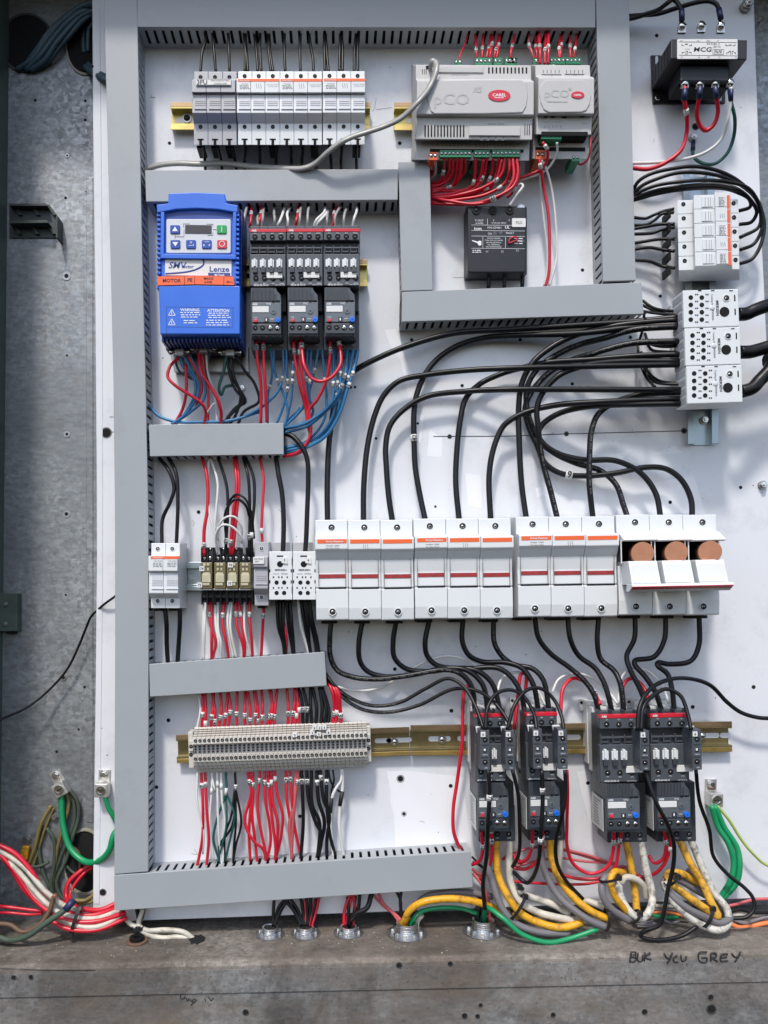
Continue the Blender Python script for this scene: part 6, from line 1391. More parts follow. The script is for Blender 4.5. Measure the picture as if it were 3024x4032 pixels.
# below the drive
bundle('below the blue motor drive', (0, 1), 5.6, (110, 100, 90, 80), [
 ('r', '1165,680 1112,735 1098,800 1150,868 1250,930 1318,978 1346,1040 1330,1112', 6, (110, 130, 140, 140, 130, 120, 100, 80)), ('r', '1212,720 1215,900 1190,1020 1140,1110', 6), ('r', '1298,630 1318,780 1370,860 1420,950 1446,1040 1440,1112', 6.5, (120, 140, 140, 130, 110, 80)),
 ('r', '1225,660 1285,770 1318,870 1300,950 1280,1000', 5.5), ('r', '1320,630 1335,780 1356,850 1362,1000 1355,1110', 5.5), ('w', '1345,630 1355,780 1400,900 1414,1000 1420,1112', 4.5), ('w', '1400,975 1362,1015 1350,1050 1362,1112', 4.2),
 ('b', '1168,640 1200,740 1268,805 1280,900 1230,1010 1150,1112', 5.5), ('b', '1225,640 1292,760 1342,860 1330,950 1250,1030 1130,1112', 5.5), ('b', '1190,640 1240,740 1292,850 1288,930 1200,1060 1120,1112', 5.5), ('B', '1375,640 1345,720 1355,800 1350,880', 5.5),
 ('b', '968,985 1035,1050 1150,1098 1300,1103 1500,1088 1700,1030', 6, (60, 70, 80, 80, 85, 80), (), 'blue wire running from the left duct along the short duct'),
 ('g', '1482,640 1462,760 1430,880 1444,918 1476,872 1520,858', 6), ('k', '1492,640 1490,740 1548,860 1602,962 1540,1000 1455,1112'), ('k', '1505,650 1530,800 1572,930 1530,1060 1500,1112'), ('k', '1540,660 1600,760 1665,850 1690,960 1590,1030 1555,1112'),
 ('k', '1480,650 1500,780 1540,880 1590,960 1500,1060 1480,1112', 5.2), ('B', '1180,650 1150,690 1170,760 1260,820', 5)], 'wires below the motor drive')
# between short duct and relay row (crop 0,2)
bundle('dropping into the relay row', (0, 2), 5.6, (60, 95, 100, 90), [
 ('k', '1030,-340 1105,-235 1135,-130 1110,-40 1060,80 1058,245', 7.5, (60, 90, 100, 100, 95, 95), (), 'left black wire entering the white two pole fuse holder'), ('k', '1095,-340 1150,-230 1162,-50 1152,245', 7.5, (60, 90, 100, 95), (), 'right black wire entering the white two pole fuse holder'),
 ('r', '1318,-335 1355,-200 1356,0 1332,150 1335,312', 7, 0, M(.9, '74')), ('w', '1372,-335 1420,-170 1412,0 1402,150 1425,305', 5), ('w', '1365,-335 1362,-100 1372,50 1410,200 1432,305', 5, 0, M(.83, '')), ('k', '1422,-335 1480,-150 1492,0 1478,200 1472,310', 6, 0, M(.86, '65')),
 ('r', '1528,-335 1548,-150 1522,50 1505,305', 7, 0, M(.88, '79')), ('r', '1545,-330 1562,-150 1540,50 1520,305', 6), ('w', '1420,305 1414,170 1455,112 1518,122 1578,200 1600,302', 5, (90, 130, 150, 150, 130, 90), (), 'lower white jumper arching between the relays'),
 ('w', '1425,250 1430,120 1480,56 1530,58 1576,125 1578,230', 4.5, (80, 110, 130, 130, 110, 80), (), 'upper white jumper arching between the relays'), ('k', '1475,200 1478,20 1540,-58 1600,-20 1630,60', 5, (90, 130, 140, 130, 100), (), 'thin black jumper arching above the relays'),
 ('k', '1588,-335 1620,-200 1632,0 1626,312', 6, 0, M(.82, '81')), ('k', '1605,-330 1655,-200 1665,-50 1642,150 1645,312', 6, 0, M(.8, '')), ('k', '1480,-20 1540,-90 1600,-60 1640,20 1660,200', 4.5, (90, 120, 130, 120, 90), (), 'second thin black jumper arching above the relays'),
 ('r', '1695,-340 1722,-200 1719,-50 1710,110 1714,232', 5.5, 0, M(.86, ''), 'red wire dropping into the single grey fuse holder')], 'wires above the relay row')
bundle('leaving the relay row downwards', (0, 2), 5.0, (60, 80, 80, 60), [
 ('k', '1078,650 1084,760 1090,880 1096,1005', 9, (95, 90, 75, 60), (), 'left thick black wire below the white two pole fuse holder'), ('k', '1175,650 1176,760 1170,880 1160,1005', 9, (95, 90, 75, 60), (), 'right thick black wire below the white two pole fuse holder'),
 ('w', '1333,615 1326,800 1328,995'), ('w', '1344,615 1338,800 1332,995'), ('r', '1368,615 1376,760 1412,880 1385,990', 5.5, 0, M(.22, '74')), ('r', '1380,615 1384,760 1380,880 1382,990', 5.5), ('w', '1408,615 1408,760 1425,880 1430,990'), ('w', '1424,615 1424,800 1442,880 1436,990'),
 ('r', '1465,615 1456,750 1478,880 1495,985', 6, 0, M(.24, '36')), ('w', '1498,615 1488,760 1525,985'), ('w', '1514,615 1502,780 1545,985'), ('r', '1542,615 1545,760 1585,900 1592,982', 5.5, 0, M(.22, '50')), ('r', '1560,615 1578,760 1600,900 1596,982', 5.5, 0, M(.22, '')),
 ('w', '1598,615 1600,800 1640,970', 4.6), ('r', '1630,615 1630,720 1642,850 1650,975', 5.5, 0, M(.24, '19')), ('r', '1724,655 1720,760 1712,860 1706,970', 5.8, (95, 90, 75, 60), M(.15, '2'))], 'wires below the relay row')
bundle('below the small distribution blocks', (1, 2), 6.2, (90, 90, 75, 60), [
 ('k', '150,600 160,780 190,880 198,960', 6.5), ('k', '170,600 180,780 195,880 202,960', 6.5), ('k', '192,600 196,780 204,880 206,960', 6.5), ('k', '214,600 225,780 245,880 254,955', 6.5), ('k', '234,600 248,760 256,880 262,955', 6.5),
 ('r', '200,750 212,830 218,880 212,950', 4.5), ('w', '288,600 305,760 330,860 358,950', 6), ('k', '305,600 330,760 350,860 362,950', 6.5), ('k', '325,600 350,760 364,860 370,950', 6.5), ('k', '345,600 372,740 395,840 412,945', 6.5), ('k', '362,600 385,740 412,850 425,945', 6.5), ('k', '335,600 362,720 390,830 408,945', 6)], 'black wires below the small distribution blocks')
# terminal strip, above
def up(c_, s_, mk=None, r=0): return (c_, s_, r, 0, mk or ())
bundle('dropping into the top of the terminal strip', (1, 2), 6.0, (60, 75, 78, 74), [
 ('w', '-364,1220 -349,1320 -374,1445', 5), up('r', '-334,1210 -329,1330 -342,1440', M(.6, '2')), up('r', '-319,1210 -316,1330 -318,1440', M(.85, '')), up('r', '-272,1210 -250,1330 -258,1435', M(.82, '14')), up('r', '-262,1210 -275,1340 -284,1435', M(.68, '8')), up('r', '-219,1207 -214,1320 -230,1430', M(.72, '10')),
 up('r', '-166,1205 -152,1310 -168,1430', M(.58, '12')), up('r', '-172,1210 -184,1350 -196,1430', M(.66, '11')), up('r', '-109,1200 -110,1320 -112,1425', M(.65, '13')), up('r', '-56,1197 -58,1320 -60,1422', M(.7, '17')), up('r', '-42,1200 -28,1320 -26,1422', M(.84, '18')),
 up('r', '0,1187 15,1300 10,1420', M(.72, '19')), up('r', '8,1190 24,1320 24,1420', M(.88, '20')), up('r', '50,1187 55,1300 52,1420', M(.77, '21')), up('r', '100,1184 120,1280 86,1420', M(.76, '22')), up('r', '110,1186 118,1320 108,1420', M(.73, '23')), up('r', '152,1182 136,1300 132,1418', M(.77, '33')),
 up('r', '215,1178 222,1300 222,1415', M(.7, '40')), up('r', '268,1176 262,1300 246,1412', M(.7, '41')), up('r', '282,1180 285,1300 270,1412', M(.75, '')), up('r', '272,1180 292,1300 293,1412', M(.6, '')),
 up('k', '290,1176 312,1260 320,1412', M(.6, '60'), 6.5), up('k', '320,1175 345,1300 345,1410', M(.6, '67'), 6.5), up('k', '370,1172 374,1300 378,1410', 0, 7), up('k', '382,1172 408,1300 405,1410', 0, 7), up('k', '428,1170 448,1300 438,1410', 0, 7), up('k', '438,1170 472,1320 460,1410', 0, 7), up('k', '445,1172 492,1330 485,1410', 0, 7),
 ('r', '470,1128 508,1190 525,1300 515,1410', 7, (60, 90, 85, 74), M(.78, '53')), ('r', '472,1120 530,1200 542,1300 535,1410', 7, (60, 95, 90, 74), M(.76, '')), ('r', '475,1112 548,1200 560,1320 570,1408', 8, (60, 100, 90, 74), M(.82, '3'))], 'wires above the terminal strip')
bundle('between the terminal strip and the bottom duct', (1, 3), 5.8, (70, 80, 75, 60), [
 ('w', '-369,72 -368,250 -330,450 -334,600', 4), up('r', '-345,70 -330,300 -338,500 -376,700', M(.13, '6')), up('r', '-319,70 -314,300 -294,500 -312,698', M(.12, 'V')), ('w', '-274,70 -280,200 -286,400 -262,650', 4, 0, M(.2, '')), ('w', '-278,70 -262,150 -258,180 -255,190', 4), ('w', '-240,70 -238,300 -228,500 -208,685', 4.5, 0, M(.12, '')),
 ('w', '-215,70 -210,250 -194,400 -206,685', 5, 0, M(.14, '')), ('g', '-184,68 -184,200 -240,370 -262,500 -222,660', 5, 0, ((.2, '', 14),)), ('g', '-182,200 -128,350 -156,500 -190,655', 4.5), ('g', '-185,195 -178,400 -215,560 -235,650', 4), ('k', '-124,68 -124,200 -140,420 -222,550 -206,665', 5, 0, M(.15, '13')), ('k', '-119,180 -86,400 -118,550 -138,668', 4.5), ('k', '-124,190 -118,400 -132,560 -136,668', 4.5), ('k', '-126,180 -150,350 -190,480 -190,660', 4.5),
 up('r', '-42,68 -18,200 -60,390 0,520 60,570 78,645', M(.1, '18')), up('r', '-20,66 -20,250 -30,450 -24,650', M(.12, '19')), up('r', '-8,66 -4,200 -8,350 8,500 22,658', M(.14, '20')), up('r', '40,62 24,300 40,430 78,600 78,650', M(.1, '21')), up('r', '70,62 76,250 100,400 112,520 82,648', M(.12, '22')), up('r', '94,62 100,200 122,400 140,560 136,648', M(.15, '23')),
 up('r', '112,60 122,250 156,400 146,560 136,648', M(.12, '')), up('r', '135,60 146,200 187,350 172,500 138,648', M(.08, '')), up('r', '208,58 215,250 240,400 250,645', M(.1, '47')), up('r', '235,58 246,250 262,420 302,605', M(.1, '43')), ('p', '290,60 265,280 238,400 252,645', 7, 0, M(.12, '70')), ('p', '272,60 268,250 250,420 246,645', 6),
 up('k', '310,56 320,250 325,400 305,636', M(.12, '80'), 7), up('k', '345,56 356,250 402,400 440,480 422,625', M(.12, '64'), 7), up('k', '375,56 380,280 432,400 416,625', 0, 7), up('k', '410,56 420,250 462,400 412,625', M(.13, '5'), 7.5), up('k', '432,54 460,250 492,350 474,500 476,622', M(.08, '5'), 7), up('k', '475,52 476,250 496,480 532,618', M(.13, '4'), 7),
 up('k', '516,52 522,120 505,190 500,280', 0, 4), up('k', '485,54 500,120 520,160 560,195', 0, 4), ('w', '572,48 570,120 540,170 518,215 505,290 498,420 512,560 520,615', 6, 0, ((.42, '', 30, 'rubber'),)), ('w', '578,48 578,190 562,290 560,430 575,540 586,612', 6.5, 0, ((.33, '', 28, 'rubber'),))], 'wires below the terminal strip')
make_wire('r', [(*I((1, 3), x, y), z) for x, y, z in ((1440, -440, 50), (1418, -500, 70), (1398, -500, 80), (1374, -455, 85), (1364, -330, 90), (1355, -120, 90), (1346, 0, 85), (1325, 150, 80), (1300, 300, 80), (1302, 450, 80), (1330, 530, 75), (1358, 590, 60))], 7, 'long red wire dropping beside the left large contactor to the bottom duct', None)
# large fuses to the contactors
RB = 10
bundle('', (1, 2), RB, (90,), [
 ('K', '505,735 496,850 500,970 540,1060 640,1110 800,1116 1000,1096 1250,1058 1350,1082 1418,1160 1445,1330', RB, (80, 80, 75, 75, 80, 95, 110, 120, 125, 130, 130), (), 'black cable from the first large fuse pole to the leftmost contactor'),
 ('K', '710,735 686,880 690,1000 740,1068 850,1096 1050,1088 1250,1044 1390,1062 1490,1150 1528,1325', RB, (80, 80, 75, 70, 70, 80, 100, 115, 125, 130), (), 'black cable from the second large fuse pole to the leftmost contactor'),
 ('K', '930,735 910,880 922,980 990,1050 1150,1068 1300,1050 1450,1062 1560,1150 1608,1325', RB, (80, 80, 75, 70, 75, 90, 110, 125, 130), (), 'black cable from the third large fuse pole to the leftmost contactor'),
 ('K', '1145,735 1120,880 1132,970 1200,1030 1400,1045 1600,1048 1690,1110 1745,1220 1768,1325', RB, (80, 80, 75, 75, 80, 100, 120, 130, 130), (), 'black cable from the fourth large fuse pole'),
 ('K', '1365,730 1365,870 1400,960 1490,1005 1640,1012 1750,1050 1822,1150 1858,1322', RB, (80, 80, 75, 75, 90, 110, 125, 130), (), 'black cable from the fifth large fuse pole'),
 ('K', '1565,728 1572,880 1620,970 1700,1022 1820,1048 1892,1120 1928,1320', RB, (80, 80, 75, 80, 100, 120, 130), (), 'black cable from the sixth large fuse pole'),
 ('K', '1834,715 1860,850 1938,950 2060,1040 2160,1130 2220,1230 2252,1335', RB, (80, 80, 80, 90, 110, 125, 130), (), 'black cable from the seventh large fuse pole'),
 ('K', '2049,712 2060,850 2120,960 2230,1050 2280,1130 2312,1230 2338,1335', RB, (80, 80, 80, 90, 110, 125, 130), (), 'black cable from the eighth large fuse pole'),
 ('K', '2252,710 2240,880 2262,990 2350,1060 2392,1150 2416,1330', RB, (80, 80, 80, 95, 120, 130), (), 'black cable from the ninth large fuse pole'),
 ('K', '2490,705 2486,850 2440,970 2460,1060 2510,1160 2575,1315', RB, (80, 80, 85, 100, 115, 130), (), 'black cable from the first open fuse pole'),
 ('K', '2690,705 2680,860 2612,968 2490,1000 2492,1030 2560,1100 2620,1210 2664,1330', RB, (80, 80, 80, 80, 90, 110, 125, 130), (), 'black cable hooking left below the middle open fuse'),
 ('K', '2908,705 2905,900 2852,998 2710,1026 2640,1012 2640,1030 2700,1085 2732,1180 2745,1325', RB, (80, 80, 80, 80, 85, 95, 110, 125, 130), (), 'black cable hooking left below the rightmost open fuse')], 'black cables below the large fuses')
bundle('', (1, 2), 6.5, (90,), [
 ('k', '465,1078 520,1150 620,1238 780,1290 950,1270 1120,1182 1270,1115 1372,1170 1440,1290 1500,1445', 7, (70, 90, 95, 95, 100, 110, 130, 170, 220, 270), (), 'upper thin black wire swooping from the duct to an auxiliary contact'),
 ('k', '468,1085 560,1220 700,1310 880,1335 1080,1288 1300,1185 1450,1192 1560,1262 1665,1405 1672,1450', 7, (70, 90, 95, 95, 100, 120, 150, 200, 260, 280), (), 'lower thin black wire swooping from the duct to an auxiliary contact'),
 ('k', '1512,1450 1528,1300 1590,1210 1680,1185 1762,1230 1832,1350 1846,1450', 7, (280, 250, 220, 210, 220, 250, 280), (), 'black jumper arching between the two left large contactors'),
 ('k', '1655,1450 1705,1290 1788,1190 1880,1180 1960,1250 2010,1350 2024,1450', 7, (280, 250, 220, 210, 220, 250, 280), (), 'black jumper arching over the second large contactor'),
 ('k', '2504,1455 2520,1290 2590,1180 2710,1122 2860,1118 2980,1160 3090,1270 3180,1340 3280,1368 3400,1378', 8, (285, 260, 220, 180, 140, 110, 90, 80, 80, 80), (), 'black wire sweeping right over the last contactor to the photo edge'),
 ('k', '2528,1455 2548,1300 2620,1210 2700,1184 2782,1230 2834,1340 2856,1450', 7.5, (285, 260, 230, 220, 230, 260, 285), (), 'black jumper arching between the two right large contactors'),
 ('w', '545,1168 680,1195 840,1170 1000,1070 1150,990 1280,970 1420,1010 1530,1110 1572,1210 1588,1305', 5, (50, 40, 40, 40, 45, 50, 60, 80, 100, 120), (), 'faint white wire waving behind the black cables'),
 ('w', '1594,1300 1592,1180 1630,1110 1720,1072 1790,1108 1860,1200 1905,1290', 5, (120, 100, 80, 70, 80, 100, 120), (), 'white wire arching behind the second large contactor'),
 ('w', '1948,1205 1990,1120 2079,1080 2190,1098 2300,1180 2376,1280', 5, (80, 70, 60, 60, 80, 120), (), 'white wire arching between the second and third contactors'),
 ('w', '2380,1275 2390,1130 2430,1072 2490,1045 2580,1070 2660,1150 2712,1275', 5, (120, 90, 70, 60, 60, 80, 120), (), 'white wire arching between the third and fourth contactors'),
 ('r', '1700,1450 1722,1200 1746,1085 1768,1090 1775,1190', 7, (120, 100, 90, 90, 90), (), 'red wire peaking left of the second large contactor'),
 ('r', '2004,1340 2014,1180 2079,1116 2150,1130 2220,1200 2262,1285', 7, (120, 90, 70, 70, 100, 140), ((.82, '61'),), 'red jumper arching left of the third large contactor'),
 ('r', '2405,1200 2415,1150 2460,1114 2520,1140 2565,1215 2572,1260', 7, (90, 80, 70, 80, 110, 130), (), 'red jumper arching between the right large contactors')], 'jumpers above the large contactors')
# lower right: motor cables (crop 2,3)
c23 = (2, 3)
def cable(c_, r, zs, s_, label, mk=(), n=14):
    pts = parse(s_); z = zlerp(zs, len(pts)) if len(zs) != len(pts) else zs
    return make_wire(c_, [(*I(c23, x, y), q) for (x, y), q in zip(pts, z)], r, label, 'fat motor cables at the lower right', mk, n, 'motor_cable', 'cable')
cable('y', 13.5, (110, 120, 130, 150, 160, 165, 170, 165), '-72,500 -78,640 -55,760 0,880 80,985 200,1050 350,1078 490,1048', 'yellow motor cable from the leftmost large contactor')
cable('c', 13, (110, 115, 125, 140, 150, 155, 150), '12,500 4,680 22,800 80,905 180,975 320,1015 430,1035', 'cream motor cable from the leftmost large contactor')
cable('s', 13, (100, 120, 140, 155, 165, 170, 165), '-122,520 -128,660 -100,800 -40,940 40,1045 180,1108 400,1122', 'grey motor cable from the leftmost large contactor')
cable('y', 13.5, (110, 120, 140, 160, 170, 175), '272,500 288,640 345,780 450,905 560,982 650,1022', 'yellow motor cable from the second large contactor')
cable('s', 13, (100, 120, 150, 175, 190, 190), '212,520 232,690 330,872 440,975 540,1035 640,1078', 'grey motor cable from the second large contactor')
cable('c', 12.5, (110, 110, 100), '348,500 342,600 330,700', 'short cream motor cable behind the second large contactor')
cable('c', 13, (90, 100, 120, 130), '50,850 160,885 290,930 400,995', 'cream motor cable lying behind the grey one')
cable('c', 12, (110, 130, 140), '430,890 540,915 660,965', 'cream motor cable end under the black tie')
cable('D', 13.5, (110, 110, 110, 120, 130), '768,500 800,680 822,800 836,900 842,975', 'stained yellow motor cable from the third large contactor')
cable('d', 14, (110, 120, 130, 150, 170, 180, 175, 165, 150, 135, 120), '870,500 900,680 930,820 942,900 928,980 880,1018 820,1000 760,925 728,840 735,780 775,755', 'black stained white motor cable curling under the third contactor')
cable('c', 12.5, (140, 140, 130, 120, 110), '738,790 770,755 840,768 890,820 905,890', 'cream motor cable hooking over the coil of the third contactor')
cable('y', 12.5, (120, 160, 180, 185, 170), '760,725 690,720 668,780 700,880 790,990', 'yellow coil under the third large contactor')
cable('s', 13.5, (150, 170, 190, 195, 180), '700,745 630,760 612,830 650,930 800,1042', 'grey coil under the third large contactor')
cable('D', 14, (110, 130, 150, 180, 195, 190, 180, 165, 150, 130, 110), '1118,500 1180,640 1262,780 1330,920 1368,1005 1300,965 1160,870 1062,790 1048,740 1120,722 1240,790', 'stained yellow motor cable looping under the last contactor')
cable('s', 13.5, (90, 110, 140, 170, 190, 195, 200, 180, 150, 120, 100), '1180,700 1300,860 1400,950 1445,1010 1390,1045 1300,1025 1160,945 1050,850 1022,790 1060,745 1290,870', 'grey motor cable looping under the last contactor')
cable('d', 13.5, (110, 120, 140, 165, 185, 200, 200, 195, 180, 160), '1192,500 1262,680 1350,850 1425,960 1438,1055 1380,1095 1260,1065 1120,960 1050,870 1020,780', 'black stained white motor cable looping under the last contactor')
c13 = (1, 3)
cable('G', 9, (60, 90, 140, 180, 200, 205, 200, 190), '-154,1045 -156,985 -125,955 -40,1020 90,1125 250,1180 400,1160 585,1092', 'bright green ground cable arching out of the rightmost conduit hub')
cable('y', 13.5, (60, 90, 110, 110, 100, 90, 80), '-682,1070 -645,980 -560,918 -380,895 -210,910 -80,960 60,1020', 'yellow cable arching out of the wide conduit hub')
cable('s', 12.5, (60, 70, 70, 70, 60), '-620,960 -540,885 -400,856 -240,858 -100,880', 'grey cable arching behind the yellow one from the hub')
cable('G', 8, (60, 80, 90, 80, 70), '-644,1068 -580,985 -450,950 -300,958 -200,990', 'bright green cable arching out of the wide conduit hub')
cable('c', 10, (50, 55, 60), '-600,1075 -590,1030 -560,1000', 'cream cable stub in the wide conduit hub')
cable('G', 11, (60, 60, 70, 80, 80, 70), '1330,285 1375,420 1440,530 1475,650 1455,770 1385,890', 'inner bright green ground cable below the right lug')
cable('G', 11, (60, 60, 70, 80, 80, 70), '1350,285 1412,430 1492,560 1515,670 1490,790 1400,895', 'outer bright green ground cable below the right lug')
make_wire('l', [(*I(c23, x, y), 60) for x, y in parse('1368,288 1440,372 1520,500 1600,598 1720,690')], 5.5, 'thin yellow green wire running from the right lug to the edge')
bundle('', c23, 7, (100,), [
 ('k', '1228,55 1250,250 1318,440 1350,620 1440,740 1540,822 1602,890 1610,960 1565,1012 1490,1022 1440,1015', 7, (240, 200, 150, 130, 130, 140, 150, 160, 165, 160, 150), (), 'black wire snaking down right of the last large contactor'),
 ('k', '898,55 960,240 1042,410 1085,540 1080,680 1042,820 1022,980 985,1062 885,1108 872,1140 960,1160 1130,1135 1235,1075', 7.5, (260, 290, 290, 260, 240, 230, 230, 225, 215, 210, 210, 210, 205), (), 'black wire falling across the last contactor to the lip'),
 ('k', '222,55 230,250 216,450 200,650 160,760 118,790 30,715', 7.5, (290, 290, 290, 250, 190, 150, 120), ((.13, '78'), (.45, '12')), 'black wire with sleeve 78 across the second large contactor'),
 ('k', '372,55 376,200 352,350 314,500 320,650 372,765 490,895', 7, (290, 290, 280, 240, 200, 170, 150), (), 'black wire down the right side of the second large contactor'),
 ('k', '-130,55 -120,200 -132,430 -142,620 -165,800 -150,960', 8, (290, 290, 285, 220, 180, 150), ((.17, '77'),), 'black wire with sleeve 77 across the leftmost large contactor'),
 ('k', '30,55 62,200 76,400 70,600 30,685', 7, (290, 280, 260, 200, 150), (), 'black wire right of the leftmost large contactor'),
 ('r', '160,445 155,560 120,640 62,650 30,590', 6.5, (160, 140, 120, 100, 80), M(.3, '42')), ('r', '228,460 224,520 190,640 120,700 20,690', 6.5, (160, 140, 110, 90, 70), M(.1, '')),
 ('r', '385,55 390,200 382,400 384,560 430,670 520,725 600,722 660,670 690,570 690,445', 6.5, (230, 200, 150, 130, 120, 120, 130, 140, 150, 160), M(.93, '39'), 'red wire hanging in a deep U between the middle contactors'), ('r', '742,445 725,560 700,680 620,755 450,762 260,702', 6.5, (160, 150, 130, 100, 80, 60), M(.1, '54')),
 ('r', '1018,445 1032,560 1005,640 960,662 920,610', 6.5, (160, 150, 130, 110, 90), M(.25, '55')), ('r', '1068,445 1060,560 1020,670 940,732 800,760', 6.5, (160, 150, 120, 90, 70), M(.25, '')), ('r', '640,775 500,800 300,798 60,780 0,770', 5.5, (60, 60, 60, 60, 60)),
 ('p', '0,610 150,562 300,562 450,602 640,660', 5, (50,)), ('p', '20,690 200,640 350,630 500,650 700,662', 5, (50,)), ('p', '360,570 560,620 760,700 890,775', 5, (55,)), ('r', '-40,640 20,600 60,630 90,660', 6, (60,)), ('p', '640,740 740,680 860,740 930,800', 5, (60,)),
 ('r', '-175,455 -168,580 -190,650 -235,672', 6.5, (160, 140, 110, 90), M(.35, '82')), ('r', '-110,430 -106,620 -140,720 -180,762', 6.5, (160, 150, 110, 90), ((.04, '1'), (.22, '41'))), ('k', '-235,620 -150,700 -60,720', 4, (40,)), ('p', '-235,700 -180,730 -120,690', 5, (50,)), ('k', '-230,650 -170,690 -120,760 -100,800', 4, (40,))],
 'control wires around the large contactors')
for i, (s_, c_, lab) in enumerate((('930,938 1010,935 1100,945', 'c', 'cream'), ('930,962 1040,962 1120,972', 's', 'grey'), ('940,985 1020,980 1140,1005 1180,1020', 'o', 'orange'), ('940,1000 1020,1010 1110,1015', 'G', 'green'))):
    make_wire(c_, [(*I(c23, x, y), 60) for x, y in parse(s_)], 7, '%s wire lying on the floor between the two cable coils' % lab, 'loose wires on the enclosure floor')
for i, (s_, c_, r_, lab) in enumerate((('1425,1040 1500,1080 1580,1075 1700,1045', 'o', 9, 'orange wire lying at the lower right edge of the floor'), ('1430,1082 1520,1098 1600,1110 1700,1112', 'w', 8, 'white wire lying lowest at the lower right edge'), ('1420,945 1500,930 1600,905 1700,890', 'p', 6, 'pinkish wire crossing under the green ground cables'),
        ('1440,980 1520,968 1600,975 1700,985', 'k', 7, 'black wire lying at the right edge of the floor'), ('1460,1025 1540,1045 1620,1035 1700,1010', 's', 8, 'grey wire lying at the right edge of the floor'), ('1440,1000 1550,998 1640,1005 1700,1000', 'c', 6, 'cream wire lying at the right edge of the floor'), ('1460,1060 1560,1062 1640,1055 1700,1040', 'n', 6, 'brown wire under the orange wire at the right edge'))):
    make_wire(c_, [(*I(c23, x, y), 90 - 4 * i) for x, y in parse(s_)], r_, lab, 'loose wires on the enclosure floor')
for i, s_ in enumerate(('830,1040 900,1048 950,1035', '838,1056 910,1062 960,1052', '845,1072 900,1078 980,1068', '1000,1020 1060,1045 1120,1040')):
    make_wire('s', [(*I(c23, x, y), 100) for x, y in parse(s_)], 4.5, '%s thin grey wire stub from the left between the coils' % ordinal(i), 'loose wires on the enclosure floor')
# hub wires
bundle('in the floor conduit hubs', c13, 6.5, (40, 50, 60), [
 ('k', '132,890 132,960 125,1075'), ('k', '225,890 172,975 132,1075', 8), ('k', '205,895 160,960 140,1070', 6), ('k', '192,890 258,965 312,1072', 8), ('k', '238,895 290,980 322,1072'), ('k', '305,890 318,980 330,1072', 7), ('k', '345,885 348,980 345,1072', 7), ('k', '372,885 372,980 352,1072'), ('r', '425,885 408,975 375,1072'), ('r', '330,900 340,980 338,1072', 5), ('r', '395,900 385,980 362,1072', 5), ('k', '405,890 392,960 372,1060', 5),
 ('r', '628,865 592,960 588,1070'), ('r', '650,865 658,960 642,1070'), ('k', '690,865 680,960 625,1070', 7), ('k', '768,860 738,955 660,1000 620,1070', 10, (60, 80, 80, 60)), ('k', '612,880 618,980 608,1070'), ('r', '640,880 622,980 602,1070', 5), ('k', '665,875 655,980 632,1070', 5),
 ('p', '770,860 850,948 930,1000 990,1068', 6), ('p', '812,858 850,922 905,980 962,1062', 6), ('k', '930,845 952,900 958,1000', 6), ('k', '962,845 956,920 968,1005', 6), ('k', '1492,870 1472,960 1460,1055', 9), ('p', '1432,725 1490,800 1522,900 1542,1050', 7, (70, 90, 90, 70)), ('k', '1500,900 1490,980 1478,1055', 8), ('k', '1478,880 1452,980 1445,1055', 8)], 'wires in the conduit hubs')
